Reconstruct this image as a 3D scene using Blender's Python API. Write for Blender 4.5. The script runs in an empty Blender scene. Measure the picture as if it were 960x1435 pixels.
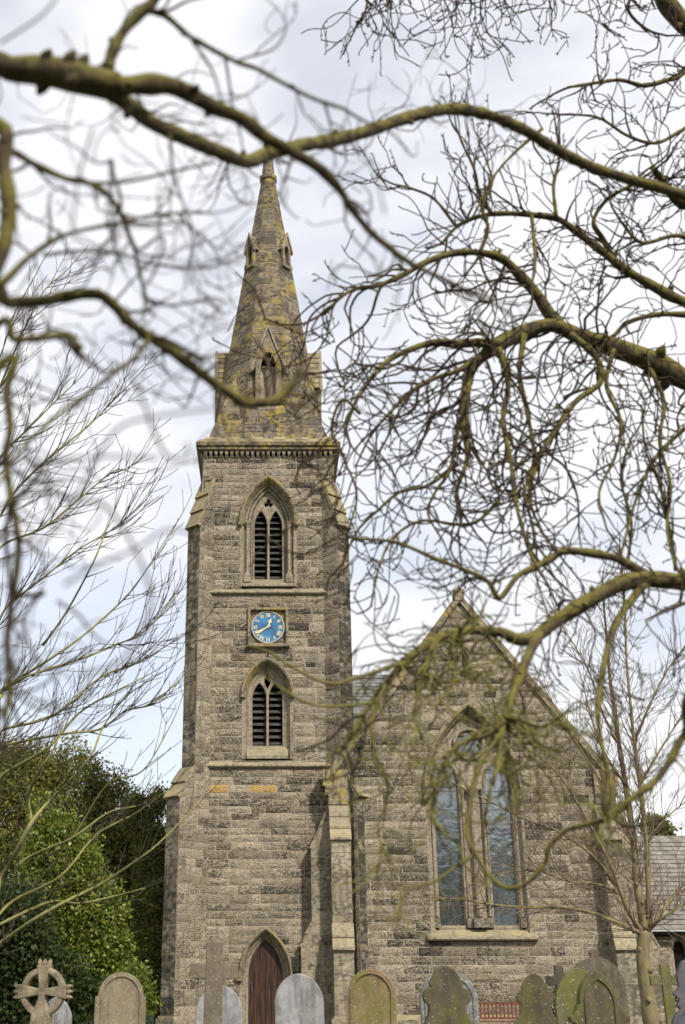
import bpy, math, random
import numpy as np
from mathutils import Vector, Matrix, noise

R = math.radians
scene = bpy.context.scene
col = scene.collection

# ------------------------------------------------------------------ camera
cam_d = bpy.data.cameras.new('camera')
cam = bpy.data.objects.new('camera', cam_d)
col.objects.link(cam)
cam.location = (0, 0, 1.6)
cam.rotation_euler = (R(90 + 21.8), 0, 0)
cam_d.sensor_fit = 'VERTICAL'
cam_d.sensor_height = 36.0
cam_d.lens = 41.2
cam_d.shift_x = 104.0 / 1435.0
cam_d.clip_start = 0.05
cam_d.clip_end = 3000
cam_d.dof.use_dof = True
cam_d.dof.focus_distance = 44.0
cam_d.dof.aperture_fstop = 1.9
cam_d.dof.aperture_blades = 0
scene.camera = cam

# ------------------------------------------------------------------ sky and sun
SUN_AZ, SUN_EL = 30.0, 42.0          # to the right of the view's back, height
sun_dir = Vector((math.sin(R(SUN_AZ)) * math.cos(R(SUN_EL)), -math.cos(R(SUN_AZ)) * math.cos(R(SUN_EL)), math.sin(R(SUN_EL))))
world = bpy.data.worlds.new('World')
scene.world = world
world.use_nodes = True
nt = world.node_tree
nt.nodes.clear()
n_out = nt.nodes.new('ShaderNodeOutputWorld')
n_bg = nt.nodes.new('ShaderNodeBackground')
n_bg.inputs['Strength'].default_value = 0.15
n_sky = nt.nodes.new('ShaderNodeTexSky')
n_sky.sky_type = 'NISHITA'
n_sky.sun_disc = False
n_sky.sun_elevation = R(SUN_EL)
n_sky.sun_rotation = R(180 - SUN_AZ)
n_tc = nt.nodes.new('ShaderNodeTexCoord')
n_map = nt.nodes.new('ShaderNodeMapping')
n_map.inputs['Scale'].default_value = (1.0, 1.0, 2.0)
n_map.inputs['Location'].default_value = (2.1, 1.7, 0.2)
nt.links.new(n_tc.outputs['Generated'], n_map.inputs['Vector'])
n_no = nt.nodes.new('ShaderNodeTexNoise')
n_no.inputs['Scale'].default_value = 3.2
n_no.inputs['Detail'].default_value = 6
n_no.inputs['Roughness'].default_value = 0.5
nt.links.new(n_map.outputs['Vector'], n_no.inputs['Vector'])
n_ra = nt.nodes.new('ShaderNodeValToRGB')      # where the cloud opens
n_ra.color_ramp.elements[0].position = 0.38
n_ra.color_ramp.elements[0].color = (0.66, 0.66, 0.66, 1)
n_ra.color_ramp.elements[1].position = 0.52
n_ra.color_ramp.elements[1].color = (1, 1, 1, 1)
nt.links.new(n_no.outputs['Fac'], n_ra.inputs['Fac'])
n_no2 = nt.nodes.new('ShaderNodeTexNoise')
n_no2.inputs['Scale'].default_value = 4.0
n_no2.inputs['Detail'].default_value = 5
n_map2 = nt.nodes.new('ShaderNodeMapping')
n_map2.inputs['Location'].default_value = (3.0, 1.0, 5.0)
n_map2.inputs['Scale'].default_value = (1.0, 1.0, 1.8)
nt.links.new(n_tc.outputs['Generated'], n_map2.inputs['Vector'])
nt.links.new(n_map2.outputs['Vector'], n_no2.inputs['Vector'])
n_rc = nt.nodes.new('ShaderNodeValToRGB')      # cloud brightness
n_rc.color_ramp.elements[0].position = 0.33
n_rc.color_ramp.elements[0].color = (0.78, 0.79, 0.84, 1)
n_rc.color_ramp.elements[1].position = 0.66
n_rc.color_ramp.elements[1].color = (0.93, 0.93, 0.96, 1)
nt.links.new(n_no2.outputs['Fac'], n_rc.inputs['Fac'])
n_mul = nt.nodes.new('ShaderNodeVectorMath')
n_mul.operation = 'SCALE'
n_mul.inputs['Scale'].default_value = 7.0
nt.links.new(n_rc.outputs['Color'], n_mul.inputs[0])
n_mix = nt.nodes.new('ShaderNodeMixRGB')
nt.links.new(n_ra.outputs['Color'], n_mix.inputs['Fac'])
nt.links.new(n_sky.outputs['Color'], n_mix.inputs['Color1'])
nt.links.new(n_mul.outputs['Vector'], n_mix.inputs['Color2'])
nt.links.new(n_mix.outputs['Color'], n_bg.inputs['Color'])
nt.links.new(n_bg.outputs['Background'], n_out.inputs['Surface'])

sun_d = bpy.data.lights.new('sun', 'SUN')
sun_d.energy = 4.2
sun_d.angle = R(3.5)
sun_d.color = (1.0, 0.95, 0.86)
sun = bpy.data.objects.new('sun', sun_d)
col.objects.link(sun)
sun.location = (20, -20, 40)
sun.rotation_euler = sun_dir.to_track_quat('Z', 'Y').to_euler()

scene.view_settings.view_transform = 'Standard'
scene.view_settings.look = 'None'
scene.view_settings.gamma = 1.0
scene.view_settings.exposure = 0.18
scene.render.engine = 'CYCLES'
scene.cycles.use_denoising = True
scene.cycles.max_bounces = 6
scene.cycles.diffuse_bounces = 3
scene.cycles.transparent_max_bounces = 8

# ------------------------------------------------------------------ helpers
def tag(o, label=None, cat=None, group=None, kind=None):
    if label: o['label'] = label
    if cat: o['category'] = cat
    if group: o['group'] = group
    if kind: o['kind'] = kind
    return o

def empty(name, loc, label=None, cat=None, group=None):
    o = bpy.data.objects.new(name, None)
    col.objects.link(o)
    o.location = loc
    o.empty_display_size = 0.3
    return tag(o, label, cat, group)

def world_of(o):
    v = Vector(o.location)
    p = o.parent
    while p is not None:
        v = v + Vector(p.location)
        p = p.parent
    return v

class MB:
    """collects vertices and faces; build() links them as one mesh object"""
    def __init__(s):
        s.v = []; s.f = []; s.t = []
    def add(s, vs, fs, tone=(0.5, 0.3, 0.5)):
        b = len(s.v)
        s.v.extend([tuple(p) for p in vs])
        s.f.extend([tuple(i + b for i in f) for f in fs])
        s.t.extend([tone] * len(vs))
    def box(s, x0, x1, y0, y1, z0, z1, tone=(0.5, 0.3, 0.5)):
        vs = [(x, y, z) for z in (z0, z1) for y in (y0, y1) for x in (x0, x1)]
        s.add(vs, [(0, 1, 5, 4), (1, 3, 7, 5), (3, 2, 6, 7), (2, 0, 4, 6), (4, 5, 7, 6), (2, 3, 1, 0)], tone)
    def prism(s, poly, O, U, V, W, w0, w1, tone=(0.5, 0.3, 0.5)):
        """2D polygon (u,v) in the plane O,U,V extruded along W from w0 to w1"""
        n = len(poly)
        a = [O + U * u + V * v + W * w0 for u, v in poly]
        b = [O + U * u + V * v + W * w1 for u, v in poly]
        fs = [tuple(range(n)), tuple(range(2 * n - 1, n - 1, -1))]
        for i in range(n):
            j = (i + 1) % n
            fs.append((j, i, n + i, n + j))
        s.add(a + b, fs, tone)
    def cyl(s, p0, p1, r0, r1=None, n=10, tone=(0.5, 0.3, 0.5)):
        s.tube([Vector(p0), Vector(p1)], [r0, r0 if r1 is None else r1], n, tone)
    def tube(s, pts, rad, n=6, tone=(0.5, 0.3, 0.5), cap=True):
        m = len(pts)
        if m < 2: return
        d = (pts[1] - pts[0]).normalized()
        a = d.orthogonal().normalized()
        vs = []
        for i in range(m):
            if 0 < i < m - 1: t = pts[i + 1] - pts[i - 1]
            elif i == 0: t = pts[1] - pts[0]
            else: t = pts[-1] - pts[-2]
            if t.length < 1e-9: t = d
            t = t.normalized()
            a = a - t * a.dot(t)
            a = a.normalized() if a.length > 1e-6 else t.orthogonal().normalized()
            b = t.cross(a)
            for k in range(n):
                c = 2 * math.pi * k / n
                vs.append(pts[i] + (a * math.cos(c) + b * math.sin(c)) * rad[i])
        fs = []
        for i in range(m - 1):
            for k in range(n):
                l = (k + 1) % n
                fs.append((i * n + k, i * n + l, (i + 1) * n + l, (i + 1) * n + k))
        if cap:
            fs.append(tuple(range(n - 1, -1, -1)))
            fs.append(tuple((m - 1) * n + k for k in range(n)))
        s.add(vs, fs, tone)
    def mesh(s, name, mat, smooth=False, off=Vector((0, 0, 0))):
        me = bpy.data.meshes.new(name)
        vv = [(x - off.x, y - off.y, z - off.z) for x, y, z in s.v]
        me.from_pydata(vv, [], s.f)
        at = me.attributes.new('tone', 'FLOAT_VECTOR', 'POINT')
        at.data.foreach_set('vector', np.array(s.t, dtype=np.float32).ravel())
        if mat: me.materials.append(mat)
        me.update()
        if smooth:
            me.polygons.foreach_set('use_smooth', [True] * len(me.polygons))
        return me
    def build(s, name, mat, parent=None, smooth=False, kind=None, label=None):
        off = world_of(parent) if parent is not None else Vector((0, 0, 0))
        o = bpy.data.objects.new(name, s.mesh(name, mat, smooth, off))
        col.objects.link(o)
        if parent is not None: o.parent = parent
        return tag(o, label=label, kind=kind)

def copy_tree(o, parent=None):
    c = o.copy()
    col.objects.link(c)
    c.parent = parent
    for ch in list(o.children): copy_tree(ch, c)
    return c

def plate(name, splines, depth, bevel, mat, parent, M, tone=(0.5, 0.3, 0.5), smooth=False):
    """flat outline with holes, given thickness and softened edges; M places it (outline x, y; thickness z)"""
    cu = bpy.data.curves.new('outline', 'CURVE')
    cu.dimensions = '2D'
    cu.fill_mode = 'BOTH'
    cu.extrude = max(depth / 2 - bevel, 0.0005)
    cu.bevel_depth = bevel
    cu.offset = -bevel
    cu.bevel_resolution = 1
    for pts in splines:
        sp = cu.splines.new('POLY')
        sp.points.add(len(pts) - 1)
        for p, q in zip(sp.points, pts): p.co = (q[0], q[1], 0, 1)
        sp.use_cyclic_u = True
    tmp = bpy.data.objects.new('outline', cu)
    col.objects.link(tmp)
    dg = bpy.context.evaluated_depsgraph_get()
    me = bpy.data.meshes.new_from_object(tmp.evaluated_get(dg))
    bpy.data.objects.remove(tmp)
    bpy.data.curves.remove(cu)
    me.name = name
    off = world_of(parent) if parent is not None else Vector((0, 0, 0))
    me.transform(Matrix.Translation(-off) @ M)
    at = me.attributes.new('tone', 'FLOAT_VECTOR', 'POINT')
    at.data.foreach_set('vector', np.array([tone] * len(me.vertices), dtype=np.float32).ravel())
    me.materials.clear()
    me.materials.append(mat)
    me.polygons.foreach_set('use_smooth', [smooth] * len(me.polygons))
    o = bpy.data.objects.new(name, me)
    col.objects.link(o)
    if parent is not None: o.parent = parent
    return o

def upright(x, y, z=0.0, rz=0.0, tilt=0.0):
    """matrix that stands an outline up, facing -Y"""
    return Matrix.Translation((x, y, z)) @ Matrix.Rotation(rz, 4, 'Z') @ Matrix.Rotation(tilt, 4, 'Y') @ Matrix.Rotation(R(90), 4, 'X')

# ------------------------------------------------------------------ materials
def new_mat(name):
    m = bpy.data.materials.new(name)
    m.use_nodes = True
    t = m.node_tree
    return m, t, t.nodes['Principled BSDF']

def nd(t, kind, **kw):
    n = t.nodes.new(kind)
    for k, v in kw.items():
        if k in n.inputs: n.inputs[k].default_value = v
        else: setattr(n, k, v)
    return n

def ramp(t, fac, stops):
    n = t.nodes.new('ShaderNodeValToRGB')
    e = n.color_ramp.elements
    while len(e) < len(stops): e.new(0.5)
    for i, (p, c) in enumerate(stops):
        e[i].position = p
        e[i].color = c if len(c) == 4 else (*c, 1)
    t.links.new(fac, n.inputs['Fac'])
    return n.outputs['Color']

def mixc(t, fac, a, b, mode='MIX'):
    n = t.nodes.new('ShaderNodeMixRGB')
    n.blend_type = mode
    for sock, v in (('Fac', fac), ('Color1', a), ('Color2', b)):
        if isinstance(v, (int, float)): n.inputs[sock].default_value = v
        elif isinstance(v, tuple): n.inputs[sock].default_value = (*v, 1) if len(v) == 3 else v
        else: t.links.new(v, n.inputs[sock])
    return n.outputs['Color']

def mth(t, op, a, b=None, clamp=False):
    n = t.nodes.new('ShaderNodeMath')
    n.operation = op
    n.use_clamp = clamp
    for i, v in enumerate((a, b)):
        if v is None: continue
        if isinstance(v, (int, float)): n.inputs[i].default_value = v
        else: t.links.new(v, n.inputs[i])
    return n.outputs[0]

def noise_tex(t, scale, detail=4, rough=0.55, stretch=(1, 1, 1), shift=(0, 0, 0)):
    g = t.nodes.new('ShaderNodeNewGeometry')
    mp = t.nodes.new('ShaderNodeMapping')
    mp.inputs['Scale'].default_value = stretch
    mp.inputs['Location'].default_value = shift
    t.links.new(g.outputs['Position'], mp.inputs['Vector'])
    n = t.nodes.new('ShaderNodeTexNoise')
    n.inputs['Scale'].default_value = scale
    n.inputs['Detail'].default_value = detail
    n.inputs['Roughness'].default_value = rough
    t.links.new(mp.outputs['Vector'], n.inputs['Vector'])
    return n.outputs['Fac']

def bump(t, b, height, strength, dist):
    n = t.nodes.new('ShaderNodeBump')
    n.inputs['Strength'].default_value = strength
    n.inputs['Distance'].default_value = dist
    t.links.new(height, n.inputs['Height'])
    t.links.new(n.outputs['Normal'], b.inputs['Normal'])

def stone_mat(name, light, dark, crust_shade, lichen=0.0, rough_bump=1.0, fine=12.0, moss_top=0.0, blotch=0.5, streak=0.0, bdist=0.035):
    m, t, b = new_mat(name)
    a = t.nodes.new('ShaderNodeAttribute'); a.attribute_name = 'tone'
    sp = t.nodes.new('ShaderNodeSeparateXYZ')
    t.links.new(a.outputs['Vector'], sp.inputs[0])
    tone, dirt, hue = sp.outputs[0], sp.outputs[1], sp.outputs[2]
    n1 = noise_tex(t, fine, 4, 0.6, (1, 1, 1.5))
    n2 = noise_tex(t, 0.7, 4, 0.6, (1, 1, 1.6), (3, 1, 2))
    n3 = noise_tex(t, 4.0, 5, 0.65, (1, 1, 3.0), (7, 2, 9))
    base = mixc(t, tone, dark, light)
    warm = mixc(t, mth(t, 'MULTIPLY', hue, 0.32), base, (0.34, 0.245, 0.15))
    # speckle of the tooled face
    spk = ramp(t, n1, [(0.32, (0.45, 0.45, 0.45)), (0.5, (0.96, 0.96, 0.96)), (0.68, (1.32, 1.32, 1.32))])
    c = mixc(t, 0.75, warm, spk, 'MULTIPLY')
    # black crust and painted pit shade: patches whose reach depends on the single stone
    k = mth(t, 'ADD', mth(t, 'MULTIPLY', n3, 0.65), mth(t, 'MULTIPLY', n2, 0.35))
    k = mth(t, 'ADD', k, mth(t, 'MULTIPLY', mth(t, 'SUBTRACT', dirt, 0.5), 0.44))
    k = mth(t, 'ADD', k, mth(t, 'MULTIPLY', mth(t, 'SUBTRACT', n1, 0.5), -0.95))  # low spots of the bump darken: relief shade put into the colour
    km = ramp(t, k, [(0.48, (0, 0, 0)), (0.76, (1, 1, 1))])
    c = mixc(t, mth(t, 'MULTIPLY', km, blotch * 1.5, True), c, crust_shade)
    if streak > 0:
        ns = noise_tex(t, 3.0, 4, 0.6, (2.2, 2.2, 0.25), (1, 5, 3))
        sm = ramp(t, ns, [(0.5, (0, 0, 0)), (0.66, (1, 1, 1))])
        c = mixc(t, mth(t, 'MULTIPLY', sm, streak), c, crust_shade)
    if lichen > 0:
        nl = noise_tex(t, 1.1, 3, 0.6, (1, 1, 1), (11, 4, 1))
        nl2 = noise_tex(t, 6.0, 4, 0.6, (1, 1, 1), (2, 8, 1))
        l = mth(t, 'ADD', mth(t, 'MULTIPLY', nl, 0.5), mth(t, 'MULTIPLY', nl2, 0.5))
        lm = ramp(t, l, [(0.56 - 0.06 * lichen, (0, 0, 0)), (0.66 - 0.06 * lichen, (1, 1, 1))])
        c = mixc(t, mth(t, 'MULTIPLY', lm, min(1.0, 0.45 + 0.3 * lichen)), c, (0.34, 0.255, 0.05))
    if moss_top > 0:
        g = t.nodes.new('ShaderNodeNewGeometry')
        sz = t.nodes.new('ShaderNodeSeparateXYZ')
        t.links.new(g.outputs['Normal'], sz.inputs[0])
        nm = noise_tex(t, 5.0, 4, 0.6, (1, 1, 1), (5, 5, 5))
        up = mth(t, 'ADD', mth(t, 'MULTIPLY', sz.outputs[2], 0.75), mth(t, 'MULTIPLY', nm, 0.7))
        um = ramp(t, up, [(0.5, (0, 0, 0)), (0.85, (1, 1, 1))])
        mc = mixc(t, ramp(t, n2, [(0.42, (0, 0, 0)), (0.6, (1, 1, 1))]), (0.18, 0.16, 0.095), (0.31, 0.262, 0.135))
        c = mixc(t, mth(t, 'MULTIPLY', um, moss_top), c, mc)
    # stones marked hue > 0.97 carry orange lichen over the whole face
    om = mth(t, 'GREATER_THAN', hue, 0.97)
    c = mixc(t, mth(t, 'MULTIPLY', om, ramp(t, mth(t, 'ADD', mth(t, 'MULTIPLY', n1, 0.6), mth(t, 'MULTIPLY', n3, 0.4)), [(0.40, (0.1, 0.1, 0.1)), (0.56, (0.9, 0.9, 0.9))])), c, (0.46, 0.28, 0.06))
    t.links.new(c, b.inputs['Base Color'])
    b.inputs['Roughness'].default_value = 0.92
    b.inputs['Specular IOR Level'].default_value = 0.2
    h = mth(t, 'ADD', mth(t, 'MULTIPLY', n1, 0.7), mth(t, 'MULTIPLY', n3, 0.3))
    bump(t, b, h, min(1.0, rough_bump), bdist)
    return m

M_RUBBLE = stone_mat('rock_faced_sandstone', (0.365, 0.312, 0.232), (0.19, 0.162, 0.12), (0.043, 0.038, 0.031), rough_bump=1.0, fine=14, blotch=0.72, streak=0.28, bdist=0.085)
M_ASHLAR = stone_mat('dressed_sandstone', (0.34, 0.295, 0.215), (0.19, 0.16, 0.115), (0.05, 0.045, 0.036), rough_bump=0.4, fine=7, moss_top=0.6, blotch=0.45, streak=0.45, bdist=0.02)
M_TRIM = stone_mat('moulded_sandstone', (0.32, 0.275, 0.205), (0.20, 0.17, 0.125), (0.05, 0.044, 0.035), rough_bump=0.3, fine=9, moss_top=0.65, blotch=0.45, streak=0.5, bdist=0.015)
M_ENDS = stone_mat('sooty_dressed_sandstone', (0.30, 0.255, 0.185), (0.16, 0.135, 0.095), (0.04, 0.036, 0.03), rough_bump=0.5, fine=4, moss_top=0.3, blotch=0.65, streak=0.75, bdist=0.03)
M_SPIRE = stone_mat('spire_sandstone', (0.215, 0.185, 0.14), (0.085, 0.074, 0.06), (0.035, 0.031, 0.027), lichen=0.9, streak=0.4, rough_bump=0.6, fine=6, blotch=0.6, bdist=0.03)
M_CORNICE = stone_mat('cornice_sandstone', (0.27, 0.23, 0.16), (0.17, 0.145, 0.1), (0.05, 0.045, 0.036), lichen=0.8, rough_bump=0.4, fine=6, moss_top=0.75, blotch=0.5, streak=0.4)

def plain(name, colr, rough=0.7, metal=0.0, spec=0.3, var=0.15, scale=6.0, bmp=0.0, stretch=(1, 1, 1)):
    m, t, b = new_mat(name)
    n = noise_tex(t, scale, 4, 0.6, stretch)
    lo = tuple(max(0, c * (1 - var * 2)) for c in colr)
    hi = tuple(min(1, c * (1 + var)) for c in colr)
    c = ramp(t, n, [(0.3, lo), (0.7, hi)])
    t.links.new(c, b.inputs['Base Color'])
    b.inputs['Roughness'].default_value = rough
    b.inputs['Metallic'].default_value = metal
    b.inputs['Specular IOR Level'].default_value = spec
    if bmp: bump(t, b, n, bmp, 0.02)
    return m

M_MORTAR = plain('lime_mortar', (0.40, 0.345, 0.26), 0.95, 0, 0.1, 0.2, 3.0)
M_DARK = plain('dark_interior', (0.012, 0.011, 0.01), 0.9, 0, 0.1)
M_LOUVRE = plain('weathered_louvre', (0.075, 0.066, 0.058), 0.8, 0, 0.2, 0.3)
M_SLATE = plain('grey_slate', (0.17, 0.165, 0.155), 0.75, 0, 0.3, 0.25, 4.0, 0.3)
M_STONESLATE = plain('stone_slate', (0.235, 0.215, 0.185), 0.85, 0, 0.2, 0.25, 3.0, 0.4)
M_PIPE = plain('black_cast_iron', (0.012, 0.012, 0.015), 0.4, 0, 0.5, 0.2)
M_WOOD = plain('brown_door_oak', (0.055, 0.023, 0.012), 0.5, 0, 0.4, 0.45, 5.0, 0.3, (3, 3, 0.35))
M_BENCH = plain('red_brown_bench_wood', (0.15, 0.05, 0.028), 0.6, 0, 0.3, 0.2, 8.0)
M_BLUE = plain('clock_blue', (0.032, 0.15, 0.31), 0.5, 0, 0.4, 0.28, 3.0)
M_GOLD = plain('clock_gold', (0.80, 0.62, 0.30), 0.5, 0.0, 0.5, 0.06)
M_DIALRIM = plain('dial_rim', (0.50, 0.46, 0.36), 0.6, 0.0, 0.4, 0.1)
M_BIN = plain('green_plastic', (0.012, 0.04, 0.024), 0.5, 0, 0.4, 0.1)
M_BIN2 = plain('brown_plastic', (0.06, 0.025, 0.02), 0.5, 0, 0.4, 0.1)
M_RUBBER = plain('black_rubber', (0.02, 0.02, 0.02), 0.8)

def glass_mat():
    m, t, b = new_mat('leaded_glass')
    n = noise_tex(t, 1.6, 3, 0.5, (1, 1, 0.5))
    c = ramp(t, n, [(0.35, (0.018, 0.026, 0.030)), (0.65, (0.045, 0.06, 0.066))])
    t.links.new(c, b.inputs['Base Color'])
    b.inputs['Roughness'].default_value = 0.3
    gl_ = t.nodes.new('ShaderNodeBsdfGlossy')
    gl_.inputs['Color'].default_value = (0.80, 0.86, 0.87, 1)
    gl_.inputs['Roughness'].default_value = 0.10
    ms = t.nodes.new('ShaderNodeMixShader')
    ms.inputs[0].default_value = 0.32
    t.links.new(b.outputs[0], ms.inputs[1]); t.links.new(gl_.outputs[0], ms.inputs[2])
    t.links.new(ms.outputs[0], t.nodes['Material Output'].inputs['Surface'])
    n2 = noise_tex(t, 4.0, 2, 0.5)
    bn = t.nodes.new('ShaderNodeBump')
    bn.inputs['Strength'].default_value = 0.35; bn.inputs['Distance'].default_value = 0.03
    t.links.new(n2, bn.inputs['Height'])
    t.links.new(bn.outputs['Normal'], gl_.inputs['Normal'])
    return m
M_GLASS = glass_mat()
M_LEAD = plain('lead_cames', (0.08, 0.085, 0.09), 0.5, 0.3, 0.4)
# ------------------------------------------------------------------ ground
def grass_mat():
    m, t, b = new_mat('churchyard_grass')
    n = noise_tex(t, 0.6, 5, 0.6)
    n2 = noise_tex(t, 30, 3, 0.6)
    c = ramp(t, n, [(0.3, (0.035, 0.055, 0.016)), (0.7, (0.075, 0.095, 0.03))])
    t.links.new(c, b.inputs['Base Color'])
    b.inputs['Roughness'].default_value = 0.95
    bump(t, b, n2, 0.8, 0.06)
    return m
g = MB()
N = 60
def gxy(i): return (i / N * 2 - 1) * abs(i / N * 2 - 1) ** 1.5 * 1500
vs = []
for j in range(N + 1):
    for i in range(N + 1):
        x, y = gxy(i), gxy(j) + 30
        d = math.hypot(x, y - 30)
        z = 0.08 * (noise.noise(Vector((x * 0.15, y * 0.15, 0)))) if d < 200 else 0
        vs.append((x, y, z - 0.06))
g.add(vs, [(j * (N + 1) + i, j * (N + 1) + i + 1, (j + 1) * (N + 1) + i + 1, (j + 1) * (N + 1) + i) for j in range(N) for i in range(N)])
ground = g.build('ground', grass_mat(), smooth=True)
tag(ground, 'short mown grass of the churchyard', None, None, 'structure')

# ------------------------------------------------------------------ coursed stone
class Frame:
    def __init__(s, O, U, V, N=None):
        s.O = Vector(O); s.U = Vector(U).normalized(); s.V = Vector(V).normalized()
        s.N = Vector(N).normalized() if N is not None else s.U.cross(s.V).normalized()
    def p(s, u, v, d=0.0):
        return s.O + s.U * u + s.V * v + s.N * d

def stone_geo(fr, q, rng, nx, ny, amp, joint, back=-0.06):
    """one block: q = four (u,v) corners BL BR TR TL; returns verts, faces"""
    (a, b, c, d) = q
    vs, fs = [], []
    cu = sum(p[0] for p in q) / 4; cv = sum(p[1] for p in q) / 4
    def bil(s_, t_):
        u = (a[0] * (1 - s_) + b[0] * s_) * (1 - t_) + (d[0] * (1 - s_) + c[0] * s_) * t_
        v = (a[1] * (1 - s_) + b[1] * s_) * (1 - t_) + (d[1] * (1 - s_) + c[1] * s_) * t_
        return u, v
    w = max(abs(b[0] - a[0]), abs(c[0] - d[0]), 0.05)
    h = max(abs(d[1] - a[1]), 0.05)
    js, jt = min(0.3, joint / w), min(0.3, joint / h)
    proud = rng.uniform(-0.003, 0.010)
    for j in range(ny + 1):
        for i in range(nx + 1):
            s_, t_ = i / nx, j / ny
            edge = i in (0, nx) or j in (0, ny)
            if not edge:
                s_ += rng.uniform(-0.25, 0.25) / nx
                t_ += rng.uniform(-0.25, 0.25) / ny
            s2 = js + s_ * (1 - 2 * js); t2 = jt + t_ * (1 - 2 * jt)
            if edge:
                s2 += rng.uniform(-0.4, 0.4) * js
                t2 += rng.uniform(-0.35, 0.35) * jt
            u, v = bil(s2, t2)
            dd = proud + (0 if edge else amp * rng.uniform(0.35, 1.0))
            vs.append(fr.p(u, v, dd))
    W = nx + 1
    for j in range(ny):
        for i in range(nx):
            fs.append((j * W + i, j * W + i + 1, (j + 1) * W + i + 1, (j + 1) * W + i))
    k = len(vs)
    for s2, t2 in ((js, jt), (1 - js, jt), (1 - js, 1 - jt), (js, 1 - jt)):
        u, v = bil(s2, t2)
        vs.append(fr.p(u, v, back))
    bot = tuple(range(0, W)); top = tuple(ny * W + i for i in range(W))
    lef = tuple(j * W for j in range(ny + 1)); rig = tuple(j * W + nx for j in range(ny + 1))
    fs.append((k, k + 1) + bot[::-1])
    fs.append((k + 1, k + 2) + rig[::-1])
    fs.append((k + 2, k + 3) + top)
    fs.append((k + 3, k) + lef)
    return vs, fs

def clip_course(v0, v1, left, right, holes):
    segs = [(left(v0), right(v0), left(v1), right(v1))]
    for h in holes:
        a0, a1 = h(v0), h(v1)
        if a0 is None and a1 is None:
            am = h((v0 + v1) / 2)
            if am is None: continue
            a0 = a1 = am
        if a0 is None: a0 = a1
        if a1 is None:
            m = (a0[0] + a0[1]) / 2
            am = h((v0 + v1) / 2)
            a1 = (m, m) if (am is None or am[1] - am[0] < 0.6 * (a0[1] - a0[0])) else am
        out = []
        for (l0, r0, l1, r1) in segs:
            if a0[1] <= l0 or a0[0] >= r0:
                out.append((l0, r0, l1, r1)); continue
            out.append((l0, a0[0], l1, a1[0]))
            out.append((a0[1], r0, a1[1], r1))
        segs = out
    return [s_ for s_ in segs if (s_[1] - s_[0]) + (s_[3] - s_[2]) > 0.08]

def courses(z0, z1, h, rng, jitter=0.18):
    n = max(1, round((z1 - z0) / h))
    hs = [1 + rng.uniform(-jitter, jitter) for _ in range(n)]
    k = (z1 - z0) / sum(hs)
    out = [z0]
    for x in hs: out.append(out[-1] + x * k)
    out[-1] = z1
    return out

def ashlar(fr, cs, left, right, holes, rng, lr=(0.45, 1.05), amp=0.03, joint=0.008, nx=4, ny=3, tonefn=None, store=None, backing=None):
    """lays courses of blocks on a face; store gets (size, verts, faces, tone); backing gets the mortar bed"""
    for ci in range(len(cs) - 1):
        v0, v1 = cs[ci], cs[ci + 1]
        for (l0, r0, l1, r1) in clip_course(v0, v1, left, right, holes):
            if backing is not None:
                backing.add([fr.p(l0, v0, -0.005), fr.p(r0, v0, -0.005), fr.p(r1, v1, -0.005), fr.p(l1, v1, -0.005)], [(0, 1, 2, 3)])
            lo, hi = max(l0, l1), min(r0, r1)
            cuts = []
            if hi - lo > lr[0] * 1.4:
                u = lo + rng.uniform(lr[0] * 0.6, lr[1] * 0.9)
                while u < hi - lr[0] * 0.6:
                    cuts.append(u)
                    u += rng.uniform(*lr)
            ed = [(l0, l1)] + [(u, u) for u in cuts] + [(r0, r1)]
            for k in range(len(ed) - 1):
                q = ((ed[k][0], v0), (ed[k + 1][0], v0), (ed[k + 1][1], v1), (ed[k][1], v1))
                size = ((q[1][0] - q[0][0]) + (q[2][0] - q[3][0])) / 2 * (v1 - v0)
                if size < 0.004: continue
                L = (q[1][0] - q[0][0] + q[2][0] - q[3][0]) / 2
                n_x = nx if L > 0.35 else max(2, nx - 2)
                vs, fs = stone_geo(fr, q, rng, n_x, ny, amp * rng.choice((0.5, 0.8, 1.0, 1.0, 1.3)), joint)
                cm = fr.p((q[0][0] + q[1][0]) / 2, (v0 + v1) / 2)
                tone = tonefn(cm, rng) if tonefn else (rng.random(), rng.random(), rng.random() * 0.9)
                store.append((size, vs, fs, tone))

def emit(store, root, mat, name, mass, keep, want=lambda s_: True):
    """the largest blocks become parts of their own, the rest one mass"""
    idx = sorted([i for i in range(len(store)) if want(store[i])], key=lambda i: -store[i][0])[:keep]
    big = set(idx)
    rest = MB()
    for i, (sz, vs, fs, tone) in enumerate(store):
        if i in big:
            m = MB(); m.add(vs, fs, tone)
            c = sum((Vector(p) for p in vs), Vector()) / len(vs)
            o = bpy.data.objects.new(name, m.mesh(name, mat, False, c))
            col.objects.link(o)
            o.parent = root
            o.location = c - world_of(root)
        else:
            rest.add(vs, fs, tone)
    if rest.v: rest.build(mass, mat, root, kind='stuff')

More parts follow.
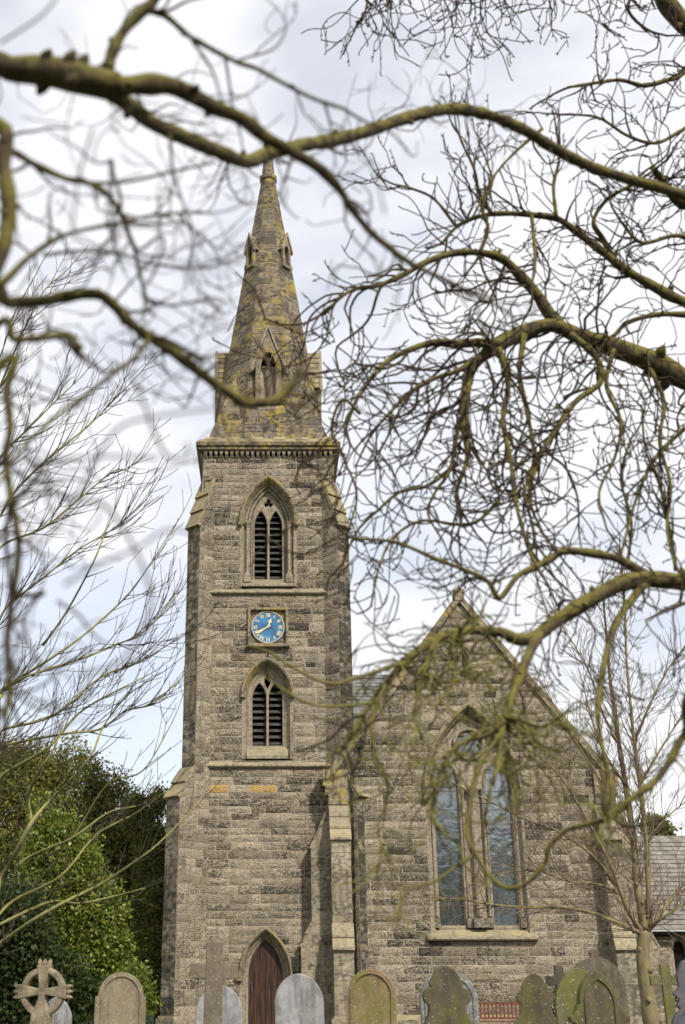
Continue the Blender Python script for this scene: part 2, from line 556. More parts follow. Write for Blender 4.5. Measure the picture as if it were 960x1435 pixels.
# ------------------------------------------------------------------ pointed arches
class Arch:
    def __init__(s, cx, a, zs, rise, zb):
        s.x, s.a, s.zs, s.zb = cx, a, zs, zb
        s.c = (rise * rise - a * a) / (2 * a)
        s.r = a + s.c
    def apex(s, o=0.0):
        rr = s.r + o
        return s.zs + math.sqrt(max(rr * rr - s.c * s.c, 0.0))
    def half(s, z, o=0.0):
        if z < s.zb or z > s.apex(o): return None
        if z <= s.zs: return s.a + o
        rr = s.r + o
        return max(0.0, math.sqrt(max(rr * rr - (z - s.zs) ** 2, 0)) - s.c)
    def hole(s, o, ddown=0.0):
        def f(z):
            if z < s.zb - ddown: return None
            h = s.half(max(z, s.zb), o)
            return None if h is None else (s.x - h, s.x + h)
        return f
    def path(s, o=0.0, n=10, zb=None):
        """outline points from the left foot over the apex to the right foot"""
        zb = s.zb if zb is None else zb
        rr = s.r + o
        top = math.acos(max(-1, min(1, s.c / rr)))     # angle at the apex
        pts = [(s.x - s.a - o, zb)]
        for i in range(n + 1):
            th = top * i / n
            pts.append((s.x + s.c - rr * math.cos(th), s.zs + rr * math.sin(th)))
        right = [(2 * s.x - u, v) for u, v in pts[:-1]][::-1]
        return pts + right
    def sweep(s, mb, Y, prof, n=10, zb=None, tone=(0.6, 0.3, 0.4), arch_only=False):
        """prof: list of (outward offset, forward depth); swept along the arch. Y is the wall face"""
        rows = []
        for o, d in prof:
            p = s.path(o, n, zb)
            if arch_only: p = p[1:-1]
            rows.append([Vector((u, Y - d, v)) for u, v in p])
        m = len(rows[0]); vs = [p for r_ in rows for p in r_]
        fs = []
        for i in range(len(rows) - 1):
            for k in range(m - 1):
                fs.append((i * m + k, i * m + k + 1, (i + 1) * m + k + 1, (i + 1) * m + k))
        # close the feet
        q = len(rows)
        fs.append(tuple(i * m for i in range(q)))
        fs.append(tuple(i * m + m - 1 for i in range(q))[::-1])
        mb.add(vs, fs, tone)

def circle(cx, cy, r, n=20):
    return [(cx + r * math.cos(2 * math.pi * i / n), cy + r * math.sin(2 * math.pi * i / n)) for i in range(n)]

def foil(cx, cy, r, k, lobe=0.45, n=48, rot=90):
    out = []
    dl = r * (1 - lobe)
    rl = r * lobe
    for i in range(n):
        th = 2 * math.pi * i / n
        best = 0.12 * r
        for j in range(k):
            ph = R(rot) + 2 * math.pi * j / k
            c, s_ = dl * math.cos(ph), dl * math.sin(ph)
            bq = c * math.cos(th) + s_ * math.sin(th)
            disc = bq * bq - (dl * dl - rl * rl)
            if disc >= 0: best = max(best, bq + math.sqrt(disc))
        out.append((cx + best * math.cos(th), cy + best * math.sin(th)))
    return out

def slab(mb, O, U, W, prof, w0, w1, tone):
    """profile (outward, z) extruded across the width"""
    mb.prism(prof, O, U, Vector((0, 0, 1)), W, w0, w1, tone)

Z = Vector((0, 0, 1)); X = Vector((1, 0, 0)); Yv = Vector((0, 1, 0))

# ================================================================== THE TOWER
TY, HW = 41.0, 2.5            # front face, half width
CY = TY + HW
tower = empty('church_tower', (0, CY, 0), 'tall square sandstone church tower with octagonal stone spire and blue clock', 'church tower')
rng = random.Random(11)

core = MB()
core.box(-HW + 0.03, HW - 0.03, TY + 0.75, TY + 2 * HW, 0, 20.9)
core.box(-HW, -HW + 0.03, TY + 0.01, TY + 2 * HW, 0, 20.9)
core.box(HW - 0.03, HW, TY + 0.01, TY + 2 * HW, 0, 20.9)
core.build('core_wall', M_MORTAR, tower)

bel = Arch(0.0, 0.56, 17.55, 1.26, 15.35)
low = Arch(-0.03, 0.56, 11.0, 0.93, 9.15)
dor = Arch(-0.09, 0.56, 1.75, 1.12, 0.0)

def tower_half(z):
    if z < 17.4: return 2.16
    if z < 19.5: return 2.16 + (z - 17.4) / 2.1 * (HW - 2.16)
    return HW
def clock_hole(z): return (-0.70, 0.70) if 12.7801 < z < 14.2199 else None

def tone_tower(c, rng):
    d = rng.random() ** 1.2
    d = 0.12 + 0.75 * d + 0.35 * noise.noise(Vector((c.x * 0.55, c.z * 0.32, 3.0)))
    if 12 < c.z < 15 and rng.random() < 0.4: d += 0.12
    if c.z > 16 and rng.random() < 0.35: d += 0.2
    if c.z < 7.8 and rng.random() < 0.4: d -= 0.15
    return (rng.random(), min(1, max(0, d)), rng.random() * 0.9)

store = []
back = MB()
fr = Frame((0, TY, 0), X, Z, -Yv)
cs = courses(0.55, 8.43, 0.265, rng) + courses(8.43, 12.78, 0.265, rng)[1:] + courses(12.78, 14.22, 0.265, rng)[1:] + courses(14.22, 14.72, 0.25, rng)[1:] + courses(14.72, 20.3, 0.262, rng)[1:]
holes = [bel.hole(0.47, 0.3), low.hole(0.32, 0.3), dor.hole(0.24), clock_hole]
ashlar(fr, cs, lambda z: -tower_half(z), lambda z: tower_half(z), holes, rng, (0.35, 1.1), 0.03, 0.011, 5, 3, tone_tower, store, back)
# two orange lichened blocks high on the lower stage
best = {}
for tx in (-1.45, -0.05):
    k = min(range(len(store)), key=lambda i: abs((sum((Vector(p) for p in store[i][1]), Vector()) / len(store[i][1])).x - tx) + 6 * abs((sum((Vector(p) for p in store[i][1]), Vector()) / len(store[i][1])).z - 7.86))
    s_ = store[k]; store[k] = (s_[0] + 1, s_[1], s_[2], (0.9, 0.0, 0.99))

# diagonal buttresses at the two front corners
def buttress_pt(sx):
    C = Vector((sx * HW, TY, 0))
    d = Vector((sx, -1, 0)).normalized()
    e = Vector((-sx, -1, 0)).normalized()        # towards the tower front
    return C, d, e
BW = 0.68
for sx in (-1, 1):
    C, d, e = buttress_pt(sx)
    bu = bpy.data.objects.new('buttress', None); col.objects.link(bu); bu.parent = tower
    bu.location = C - world_of(tower)
    cm = MB()
    wi = BW / 2 - 0.02
    for (l, z0, z1) in ((1.0, 0.0, 7.35), (0.37, 7.0, 17.3)):
        cm.prism([(-0.5, -wi), (l - 0.02, -wi), (l - 0.02, wi), (-0.5, wi)], C, d, e, Z, z0, z1)
    cm.prism([(-0.5, 17.0), (0.35, 17.0), (0.35, 17.3), (-0.36, 19.4), (-0.5, 19.4)], C, d, Z, e, -wi, wi)
    cm.prism([(0.0, 7.2), (0.98, 7.2), (0.98, 7.35), (0.35, 8.4), (0.0, 8.4)], C, d, Z, e, -wi, wi)
    cm.build('core', M_MORTAR, bu)
    bst = []; est = []; bbk = MB()
    for (l, zz, h) in ((1.0, (0.55, 7.35), 0.285), (0.37, (7.35, 17.3), 0.285)):
        # side face towards the tower front
        O = C + e * (BW / 2)
        f1 = Frame(O, d if sx > 0 else -d, Z, e)
        lo_ = (-0.34, l) if sx > 0 else (-l, 0.34)
        ccs = courses(zz[0], zz[1], h, rng)
        ashlar(f1, ccs, lambda z, q=lo_: q[0], lambda z, q=lo_: q[1], [], rng, (0.32, 0.75), 0.02, 0.009, 3, 2, lambda c, r_: (r_.random(), 0.1 + 0.65 * r_.random() ** 1.3, r_.random() * 0.8), bst, bbk)
        # smooth end face in large dressed blocks
        O2 = C + d * l
        f2 = Frame(O2, (-e) if sx < 0 else e, Z, d)
        f2 = Frame(O2, e if sx < 0 else -e, Z, d)
        ccs2 = courses(zz[0], zz[1], 0.56, rng, 0.3)
        ashlar(f2, ccs2, lambda z: -BW / 2, lambda z: BW / 2, [], rng, (2, 3), 0.004, 0.008, 2, 2, lambda c, r_: (r_.random() * (0.9 if sx < 0 else 0.5), (0.30 if sx < 0 else 0.55) + 0.6 * r_.random(), r_.random() * 0.5), est, bbk)
    # slope flanks under the caps
    O = C + e * (BW / 2)
    f1 = Frame(O, d if sx > 0 else -d, Z, e)
    sg = 1 if sx > 0 else -1
    def flank(l0, z0, l1, z1, inner=-0.34):
        def outer(z): return l0 + (l1 - l0) * (z - z0) / (z1 - z0)
        if sg > 0: L, Rr = (lambda z: inner), outer
        else: L, Rr = (lambda z: -outer(z)), (lambda z: -inner)
        ashlar(f1, courses(z0, z1, 0.36, rng), L, Rr, [], rng, (0.4, 0.8), 0.008, 0.006, 3, 2, lambda c, r_: (r_.random(), 0.2 + 0.6 * r_.random(), r_.random() * 0.6), bst, None)
    flank(0.37, 17.3, -0.30, 19.35)
    flank(0.98, 7.35, 0.37, 8.38, 0.372)
    mb = MB()
    for sz, vs_, fs_, tn in bst: mb.add(vs_, fs_, tn)
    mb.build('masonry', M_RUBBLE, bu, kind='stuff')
    for sz, vs_, fs_, tn in est:
        mb = MB(); mb.add(vs_, fs_, tn); mb.build('end_block', M_ENDS, bu)
    bbk.build('mortar_bed', M_MORTAR, bu)
    # sloping weathering slabs
    def weathering(l0, z0, l1, z1, n, lap=0.07):
        for k in range(n):
            t0, t1 = k / n, (k + 1) / n
            a = (l0 + (l1 - l0) * t0, z0 + (z1 - z0) * t0)
            b = (l0 + (l1 - l0) * t1, z0 + (z1 - z0) * t1)
            dx, dz = b[0] - a[0], b[1] - a[1]
            ln = math.hypot(dx, dz)
            nx_, nz_ = -dz / ln, dx / ln
            if nx_ < 0: nx_, nz_ = -nx_, -nz_
            th0, th1 = 0.13, 0.05
            ex = -dx / ln * lap, -dz / ln * lap
            poly = [(a[0] + ex[0] - nx_ * 0.03, a[1] + ex[1] - nz_ * 0.03), (a[0] + ex[0] + nx_ * th0, a[1] + ex[1] + nz_ * th0), (b[0] + nx_ * th1, b[1] + nz_ * th1), (b[0] - nx_ * 0.03, b[1] - nz_ * 0.03)]
            m = MB()
            m.prism(poly, C, d, Z, e, -BW / 2 - 0.035, BW / 2 + 0.035, (rng.random(), 0.45, 0.3))
            m.build('weathering_slab', M_CORNICE, bu)
    weathering(0.37, 17.3, -0.30, 19.35, 3)
    weathering(1.0, 7.35, 0.37, 8.40, 2)
    pl = MB()
    pl.prism([(-0.5, -BW / 2 - 0.1), (1.1, -BW / 2 - 0.1), (1.1, BW / 2 + 0.1), (-0.5, BW / 2 + 0.1)], C, d, e, Z, 0, 0.48, (0.4, 0.5, 0.4))
    pl.prism([(-0.5, -BW / 2 - 0.05), (1.05, -BW / 2 - 0.05), (1.05, BW / 2 + 0.05), (-0.5, BW / 2 + 0.05)], C, d, e, Z, 0.48, 0.56, (0.8, 0.3, 0.4))
    pl.build('plinth', M_ASHLAR, bu)

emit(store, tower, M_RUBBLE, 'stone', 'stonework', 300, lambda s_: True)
back.build('mortar_bed', M_MORTAR, tower)

# string courses, plinth
for z, xa, xb in ((14.72, -2.22, 2.22), (8.43, -2.3, 2.3)):
    m = MB()
    m.prism([(0.02, 0), (-0.10, 0.02), (-0.14, 0.06), (-0.14, 0.11), (0.02, 0.24)], Vector((0, TY, z)), Yv, Z, X, xa, xb, (0.8, 0.25, 0.4))
    m.build('string_course', M_TRIM, tower)
m = MB()
for xa, xb in ((-2.2, -0.75), (0.57, 2.2)):
    m.prism([(0.02, 0), (-0.12, 0), (-0.12, 0.44), (-0.03, 0.56), (0.02, 0.56)], Vector((0, TY, 0)), Yv, Z, X, xa, xb, (0.5, 0.4, 0.4))
m.build('plinth', M_ASHLAR, tower)

# belfry cornice with its corbel table
m = MB()
def square_ring(mb, prof, tone):
    """profile (half size, z) turned round the square"""
    n = len(prof)
    vs = []
    for h, z in prof:
        vs += [(-h, CY - h, z), (h, CY - h, z), (h, CY + h, z), (-h, CY + h, z)]
    fs = []
    for i in range(n - 1):
        for k in range(4):
            l = (k + 1) % 4
            fs.append((i * 4 + k, i * 4 + l, (i + 1) * 4 + l, (i + 1) * 4 + k))
    mb.add(vs, fs, tone)
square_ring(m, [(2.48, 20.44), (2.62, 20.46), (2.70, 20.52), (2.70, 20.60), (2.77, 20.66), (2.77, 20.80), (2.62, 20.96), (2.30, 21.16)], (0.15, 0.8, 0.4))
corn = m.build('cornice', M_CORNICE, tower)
m = MB()
for k in range(25):
    x = -2.4 + 4.8 * k / 24
    m.prism([(0.02, 20.22), (-0.05, 20.24), (-0.13, 20.36), (-0.13, 20.46), (0.02, 20.46)], Vector((0, TY, 0)), Yv, Z, X, x - 0.055, x + 0.055, (0.4, 0.6, 0.4))
for k in range(12):
    for sx in (-1, 1):
        y = TY + 0.1 + 4.7 * k / 11
        m.prism([(0.02, 20.22), (-0.05, 20.24), (-0.13, 20.36), (-0.13, 20.46), (0.02, 20.46)], Vector((sx * HW, 0, 0)), Vector((-sx, 0, 0)), Z, Yv, y - 0.055, y + 0.055, (0.4, 0.6, 0.4))
m.build('corbel_table', M_TRIM, tower)
for k in range(6):
    x = -2.2 + 0.88 * k
    m = MB()
    m.prism([(-2.70, 20.82), (-2.70, 20.93), (-2.46, 21.14), (-2.40, 21.14), (-2.6, 20.82)], Vector((x, CY, 0)), Yv, Z, X, -0.24, 0.24, (rng.random(), 0.4, 0.5))
    m.build('cornice_block', M_CORNICE, tower)

# ---- windows of the tower
def boss(mb, x, y, z, r, tone=(0.4, 0.5, 0.4)):
    vs, fs = [], []
    for j in range(5):
        ph = math.pi * j / 4
        for i in range(8):
            th = 2 * math.pi * i / 8
            rr = r * math.sin(ph) * (1 + 0.15 * (i % 2))
            vs.append((x + rr * math.cos(th), y + rr * math.sin(th), z + r * math.cos(ph)))
    for j in range(4):
        for i in range(8):
            fs.append((j * 8 + i, j * 8 + (i + 1) % 8, (j + 1) * 8 + (i + 1) % 8, (j + 1) * 8 + i))
    mb.add(vs, fs, tone)

def lancet(x, a, zb, zs, rise, n=8):
    return Arch(x, a, zs, rise, zb).path(0, n)

def louvres(parent, x0, x1, z0, z1, ytop, n):
    for k in range(n):
        z = z0 + (z1 - z0) * (k + 0.35) / n
        m = MB()
        m.prism([(0.0, 0.0), (0.16, 0.13), (0.16, 0.155), (0.0, 0.028)], Vector((0, ytop, z)), Yv, Z, X, x0, x1, (0.5, 0.5, 0.5))
        m.build('louvre', M_LOUVRE, parent)

# belfry window
bw = bpy.data.objects.new('belfry_window', None); col.objects.link(bw); bw.parent = tower
bw.location = Vector((0, TY, 15)) - world_of(tower)
m = MB()
bel.sweep(m, TY, [(0.0, -0.75), (0.0, -0.40), (0.04, -0.33), (0.09, -0.33), (0.105, -0.40), (0.12, -0.27), (0.16, -0.22), (0.20, -0.22), (0.215, -0.32), (0.23, -0.32), (0.24, -0.15), (0.29, -0.10), (0.33, -0.11), (0.345, -0.18), (0.36, -0.02), (0.40, 0.015), (0.50, 0.015), (0.50, -0.05)], 12, 15.05)
m.build('surround', M_TRIM, bw, smooth=False)
m = MB()
hood = Arch(0.0, 0.56, 17.55, 1.26, 17.5)
hood.sweep(m, TY, [(0.30, -0.06), (0.36, 0.06), (0.42, 0.17), (0.48, 0.20), (0.53, 0.17), (0.56, 0.08), (0.56, -0.02)], 12, 17.5, (0.35, 0.45, 0.3))
for sx in (-1, 1): boss(m, sx * 1.06, TY - 0.1, 17.47, 0.10)
m.build('hood_mould', M_CORNICE, bw)
for sx in (-1, 1):
    m = MB()
    x = sx * 0.775
    m.cyl((x, TY + 0.06, 15.62), (x, TY + 0.06, 17.42), 0.055, None, 10, (0.7, 0.2, 0.4))
    m.cyl((x, TY + 0.06, 17.40), (x, TY + 0.06, 17.56), 0.07, 0.12, 10, (0.5, 0.4, 0.4))
    m.cyl((x, TY + 0.06, 17.56), (x, TY + 0.06, 17.62), 0.13, 0.13, 10, (0.5, 0.4, 0.4))
    m.cyl((x, TY + 0.06, 15.5), (x, TY + 0.06, 15.62), 0.12, 0.07, 10, (0.5, 0.4, 0.4))
    m.box(x - 0.13, x + 0.13, TY - 0.05, TY + 0.2, 15.2, 15.5, (0.5, 0.6, 0.4))
    m.build('colonnette', M_TRIM, bw)
tr = plate('tracery', [bel.path(0.04, 10, 15.3)[:], lancet(-0.281, 0.236, 15.42, 17.55, 0.62), lancet(0.283, 0.234, 15.423, 17.551, 0.61, 9), foil(0.003, 18.47, 0.17, 3, 0.45, 37)], 0.16, 0.035, M_TRIM, bw, upright(0, TY + 0.38), (0.6, 0.3, 0.4))
louvres(bw, -0.53, -0.05, 15.42, 18.1, TY + 0.46, 11)
louvres(bw, 0.05, 0.53, 15.42, 18.1, TY + 0.46, 11)
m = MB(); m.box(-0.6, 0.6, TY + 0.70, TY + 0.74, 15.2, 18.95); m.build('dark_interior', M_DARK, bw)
m = MB()
m.prism([(0.34, 15.44), (-0.10, 15.12), (-0.10, 15.04), (0.34, 15.04)], Vector((0, TY, 0)), Yv, Z, X, -0.92, 0.92, (0.8, 0.1, 0.4))
m.build('sill', M_TRIM, bw)

# ringing-chamber window
lw = bpy.data.objects.new('louvred_window', None); col.objects.link(lw); lw.parent = tower
lw.location = Vector((0, TY, 8.8)) - world_of(tower)
m = MB()
low.sweep(m, TY, [(0.0, -0.72), (0.0, -0.30), (0.05, -0.24), (0.12, -0.20), (0.20, -0.06), (0.24, 0.01), (0.34, 0.01), (0.34, -0.05)], 12, 8.75)
m.build('surround', M_TRIM, lw)
m = MB()
hood = Arch(-0.03, 0.56, 11.0, 0.93, 10.95)
hood.sweep(m, TY, [(0.16, -0.08), (0.23, 0.05), (0.29, 0.17), (0.35, 0.19), (0.40, 0.12), (0.40, -0.02)], 12, 10.9, (0.35, 0.5, 0.3))
m.build('hood_mould', M_CORNICE, lw)
x0 = -0.03
plate('tracery', [low.path(0.04, 10, 9.1), lancet(x0 - 0.288, 0.242, 9.25, 10.95, 0.55), lancet(x0 + 0.288, 0.242, 9.25, 10.95, 0.55),
      [(x0, 11.28), (x0 + 0.10, 11.5), (x0 + 0.11, 11.62), (x0, 11.83), (x0 - 0.11, 11.62), (x0 - 0.10, 11.5)]], 0.16, 0.035, M_TRIM, lw, upright(0, TY + 0.33), (0.65, 0.25, 0.4))
louvres(lw, x0 - 0.54, x0 - 0.05, 9.25, 11.5, TY + 0.42, 10)
louvres(lw, x0 + 0.05, x0 + 0.54, 9.25, 11.5, TY + 0.42, 10)
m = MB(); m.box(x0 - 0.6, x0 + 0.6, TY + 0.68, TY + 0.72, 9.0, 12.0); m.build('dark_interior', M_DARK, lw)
m = MB()
m.prism([(0.30, 9.27), (-0.06, 8.86), (-0.06, 8.76), (0.30, 8.76)], Vector((0, TY, 0)), Yv, Z, X, x0 - 0.72, x0 + 0.72, (0.7, 0.3, 0.4))
m.build('sill', M_TRIM, lw)

# west door
wd = bpy.data.objects.new('door', None); col.objects.link(wd); wd.parent = tower
wd.location = Vector((-0.09, TY, 0)) - world_of(tower)
m = MB()
dor.sweep(m, TY, [(0.0, -0.5), (0.0, -0.25), (0.04, -0.2), (0.08, -0.2), (0.10, -0.12), (0.16, -0.06), (0.20, 0.01), (0.30, 0.015), (0.30, -0.05)], 12, 0.0)
m.build('surround', M_TRIM, wd)
m = MB()
Arch(-0.09, 0.56, 1.75, 1.12, 1.7).sweep(m, TY, [(0.18, 0.0), (0.20, 0.08), (0.26, 0.16), (0.31, 0.15), (0.33, 0.08), (0.33, -0.02)], 12, 1.68, (0.35, 0.45, 0.3))
for sx in (-1, 1): m.box(-0.09 + sx * 0.86 - 0.10, -0.09 + sx * 0.86 + 0.10, TY - 0.14, TY, 1.60, 1.72, (0.4, 0.5, 0.4))
m.build('hood_mould', M_CORNICE, wd)
nP = 6
for k in range(nP):
    ua = -0.57 + 1.14 * k / nP + 0.004; ub = -0.57 + 1.14 * (k + 1) / nP - 0.004
    top = []
    for i in range(5):
        u = ub + (ua - ub) * i / 4
        uu = abs(u)
        zz = dor.zs + math.sqrt(max((dor.r + 0.02) ** 2 - (uu + dor.c) ** 2, 0))
        top.append((u - 0.09, zz))
    dy = rng.uniform(-0.004, 0.004)
    plate('plank', [[(ua - 0.09, 0.12), (ub - 0.09, 0.12)] + top], 0.05, 0.006, M_WOOD, wd, upright(0, TY + 0.30 + dy))
m = MB(); m.box(-0.8, 0.62, TY + 0.35, TY + 0.40, 0, 3.0); m.build('back_board', M_DARK, wd)
m = MB()
m.cyl((-0.55, TY + 0.24, 1.28), (-0.55, TY + 0.24, 1.52), 0.018, None, 6)
m.box(-0.58, -0.52, TY + 0.262, TY + 0.274, 1.24, 1.56)
m.build('handle', M_LEAD, wd)
m = MB(); m.box(-0.85, 0.67, TY - 0.35, TY + 0.5, -0.05, 0.12, (0.6, 0.3, 0.4)); m.build('step', M_ASHLAR, wd)

# clock
ck = bpy.data.objects.new('clock', None); col.objects.link(ck); ck.parent = tower
ck.location = Vector((0, TY, 13.5)) - world_of(tower)
cz, cx = 13.50, -0.01
plate('frame', [[(cx - 0.74, cz - 0.73), (cx + 0.74, cz - 0.73), (cx + 0.74, cz + 0.72), (cx - 0.74, cz + 0.72)], [(cx - 0.635, cz - 0.62), (cx - 0.635, cz + 0.62), (cx + 0.635, cz + 0.62), (cx + 0.635, cz - 0.62)]], 0.22, 0.025, M_CORNICE, ck, upright(0, TY - 0.01), (0.3, 0.6, 0.3))
m = MB(); m.prism([(0, 0), (-0.22, 0.03), (-0.22, 0.07), (0, 0.14)], Vector((0, TY, cz - 0.80)), Yv, Z, X, cx - 0.78, cx + 0.78, (0.3, 0.5, 0.3)); m.build('sill', M_CORNICE, ck)
m = MB(); m.box(cx - 0.72, cx + 0.72, TY + 0.03, TY + 0.1, cz - 0.71, cz + 0.7, (0.1, 0.6, 0.3)); m.build('recess_panel', M_CORNICE, ck)
plate('dial_rim', [circle(cx, cz, 0.60, 40), circle(cx, cz, 0.565, 40)[::-1]], 0.07, 0.006, M_DIALRIM, ck, upright(0, TY - 0.01))
dial = plate('dial', [circle(cx, cz, 0.568, 40)], 0.04, 0.003, M_BLUE, ck, upright(0, TY))
NUM = ['XII', 'I', 'II', 'III', 'IIII', 'V', 'VI', 'VII', 'VIII', 'IX', 'X', 'XI']
def bar(u0, v0, u1, v1, w):
    dx, dy = u1 - u0, v1 - v0
    l = math.hypot(dx, dy); nx_, ny_ = -dy / l * w / 2, dx / l * w / 2
    return [(u0 + nx_, v0 + ny_), (u0 - nx_, v0 - ny_), (u1 - nx_, v1 - ny_), (u1 + nx_, v1 + ny_)]
for i, s_ in enumerate(NUM):
    th = R(90 - 30 * i)
    rad = Vector((math.cos(th), math.sin(th))); tan = Vector((math.sin(th), -math.cos(th)))
    wch = {'I': 0.045, 'V': 0.085, 'X': 0.085}
    tot = sum(wch[c] for c in s_)
    pos = -tot / 2
    m = MB()
    h0, h1 = 0.385, 0.525
    for c in s_:
        mid = pos + wch[c] / 2
        strokes = {'I': [(0, h0, 0, h1, 0.024)], 'V': [(-0.03, h1, 0, h0, 0.026), (0.03, h1, 0, h0, 0.014)], 'X': [(-0.03, h1, 0.03, h0, 0.026), (0.03, h1, -0.03, h0, 0.014)]}[c]
        for (a0, b0, a1, b1, w) in strokes:
            q = bar(mid + a0, b0, mid + a1, b1, w)
            pts = [tan * u + rad * v for u, v in q]
            m.prism([(p.x, p.y) for p in pts], Vector((cx, TY - 0.021, cz)), X, Z, -Yv, 0, 0.008)
        pos += wch[c]
    m.build('numeral', M_GOLD, ck)
def hand(ang, poly, y, name):
    th = R(90 - ang)
    rad = Vector((math.cos(th), math.sin(th))); tan = Vector((math.sin(th), -math.cos(th)))
    pts = [tan * u + rad * v for u, v in poly]
    m = MB(); m.prism([(p.x, p.y) for p in pts], Vector((cx, y, cz)), X, Z, -Yv, 0, 0.012)
    m.build(name, M_GOLD, ck)
hand(240, [(-0.018, -0.10), (0.018, -0.10), (0.022, 0.2), (0.045, 0.36), (0.0, 0.53), (-0.045, 0.36), (-0.022, 0.2)], TY - 0.05, 'minute_hand')
hand(20, [(-0.02, -0.04), (0.02, -0.04), (0.022, 0.16), (0.075, 0.22), (0.03, 0.26), (0.0, 0.36), (-0.03, 0.26), (-0.075, 0.22), (-0.022, 0.16)], TY - 0.035, 'hour_hand')
m = MB(); m.cyl((cx, TY - 0.02, cz), (cx, TY - 0.07, cz), 0.035, None, 10); m.build('arbor', M_GOLD, ck)

# ---- spire
spire = bpy.data.objects.new('spire', None); col.objects.link(spire); spire.parent = tower
spire.location = Vector((0, CY, 21.1)) - world_of(tower)
SZ, SA, SK = 21.1, 37.05, 0.1455
T8 = math.tan(R(22.5))
def sh(z): return SK * (SA - z)
rs = random.Random(5)
sst = []
def tone_spire(c, r_):
    return (r_.random(), 0.15 + 0.7 * r_.random(), r_.random() * 0.7)
kz = math.sqrt(1 + SK * SK)
zc = courses(SZ, 35.0, 0.34, rs, 0.15)
for k in range(8):
    a = R(-90 + 45 * k)
    out = Vector((math.cos(a), math.sin(a), 0))
    U = Vector((-math.sin(a), math.cos(a), 0))
    f = Frame(Vector((0, CY, SZ)) + out * sh(SZ), U, -out * SK + Z, out + Z * SK)
    vcs = [(z - SZ) * kz for z in zc]
    hole_list = []
    if k % 2 == 0:
        hole_list = [lambda v: (-0.42, 0.42) if 1.6 < v / kz < 3.6 else None]
    ashlar(f, vcs, lambda v: -sh(SZ + v / kz) * T8, lambda v: sh(SZ + v / kz) * T8, hole_list, rs, (0.45, 0.9), 0.014, 0.008, 3, 2, tone_spire, sst, None)
mb = MB()
n8 = 8
vs = []
for z, ins in ((SZ, 0.012), (35.0, 0.012)):
    for k in range(8):
        a = R(-112.5 + 45 * k)
        r_ = (sh(z) - ins) / math.cos(R(22.5))
        vs.append((r_ * math.cos(a), CY + r_ * math.sin(a), z))
mb.add(vs, [(k, (k + 1) % 8, 8 + (k + 1) % 8, 8 + k) for k in range(8)] + [tuple(range(8, 16))])
mb.build('core', M_MORTAR, spire)
# broaches on the four corners
for k in range(4):
    a = R(-45 + 90 * k)
    out = Vector((math.cos(a), math.sin(a), 0))
    zt = 24.4
    ap = Vector((0, CY, zt)) + out * (sh(zt) + 0.005)
    cor = Vector((0, CY, SZ)) + Vector((math.copysign(1, out.x), math.copysign(1, out.y), 0)) * 2.34
    h0 = sh(SZ)
    v1 = Vector((math.copysign(h0, out.x), CY + math.copysign(h0 * T8, out.y), SZ))
    v2 = Vector((math.copysign(h0 * T8, out.x), CY + math.copysign(h0, out.y), SZ))
    m = MB()
    m.add([cor, v1, v2, ap], [(0, 1, 3), (0, 3, 2)], (0.4, 0.4, 0.4))
    m.build('broach', M_SPIRE, spire)
    for (p, q) in ((cor, v1), (v2, cor)):
        A_, B_ = (p, q)
        U = (B_ - A_).normalized()
        ux = (ap - A_).dot(U)
        perp = (ap - A_) - U * ux
        nrm = U.cross(perp).normalized()
        if nrm.dot(out) < 0:
            A_, B_ = q, p
            U = (B_ - A_).normalized(); ux = (ap - A_).dot(U); perp = (ap - A_) - U * ux
            nrm = U.cross(perp).normalized()
        H_ = perp.length; Lb = (B_ - A_).length
        f = Frame(A_, U, perp, nrm)
        ashlar(f, courses(0.0, H_ * 0.97, 0.36, rs), lambda v: ux * v / H_, lambda v: Lb + (ux - Lb) * v / H_, [], rs, (0.45, 0.9), 0.012, 0.008, 3, 2, tone_spire, sst, None)
mb = MB()
for sz, vs_, fs_, tn in sst: mb.add(vs_, fs_, tn)
mb.build('spire_masonry', M_SPIRE, spire, kind='stuff')
# capstone, collar and tip
m = MB()
def oct_ring(mb, prof, tone):
    vs = []
    for r_, z in prof:
        for k in range(8):
            a = R(-112.5 + 45 * k)
            q = r_ / math.cos(R(22.5))
            vs.append((q * math.cos(a), CY + q * math.sin(a), z))
    fs = []
    for i in range(len(prof) - 1):
        for k in range(8):
            fs.append((i * 8 + k, i * 8 + (k + 1) % 8, (i + 1) * 8 + (k + 1) % 8, (i + 1) * 8 + k))
    fs.append(tuple((len(prof) - 1) * 8 + k for k in range(8)))
    mb.add(vs, fs, tone)
oct_ring(m, [(0.31, 34.98), (0.37, 35.05), (0.38, 35.2), (0.32, 35.28)], (0.3, 0.5, 0.3))
m.build('collar', M_SPIRE, spire)
m = MB()
oct_ring(m, [(0.29, 35.26), (0.22, 36.1), (0.15, 36.8), (0.13, 36.9), (0.2, 37.0), (0.2, 37.1), (0.1, 37.25), (0.14, 37.45), (0.05, 37.65)], (0.4, 0.45, 0.3))
m.build('finial', M_SPIRE, spire)

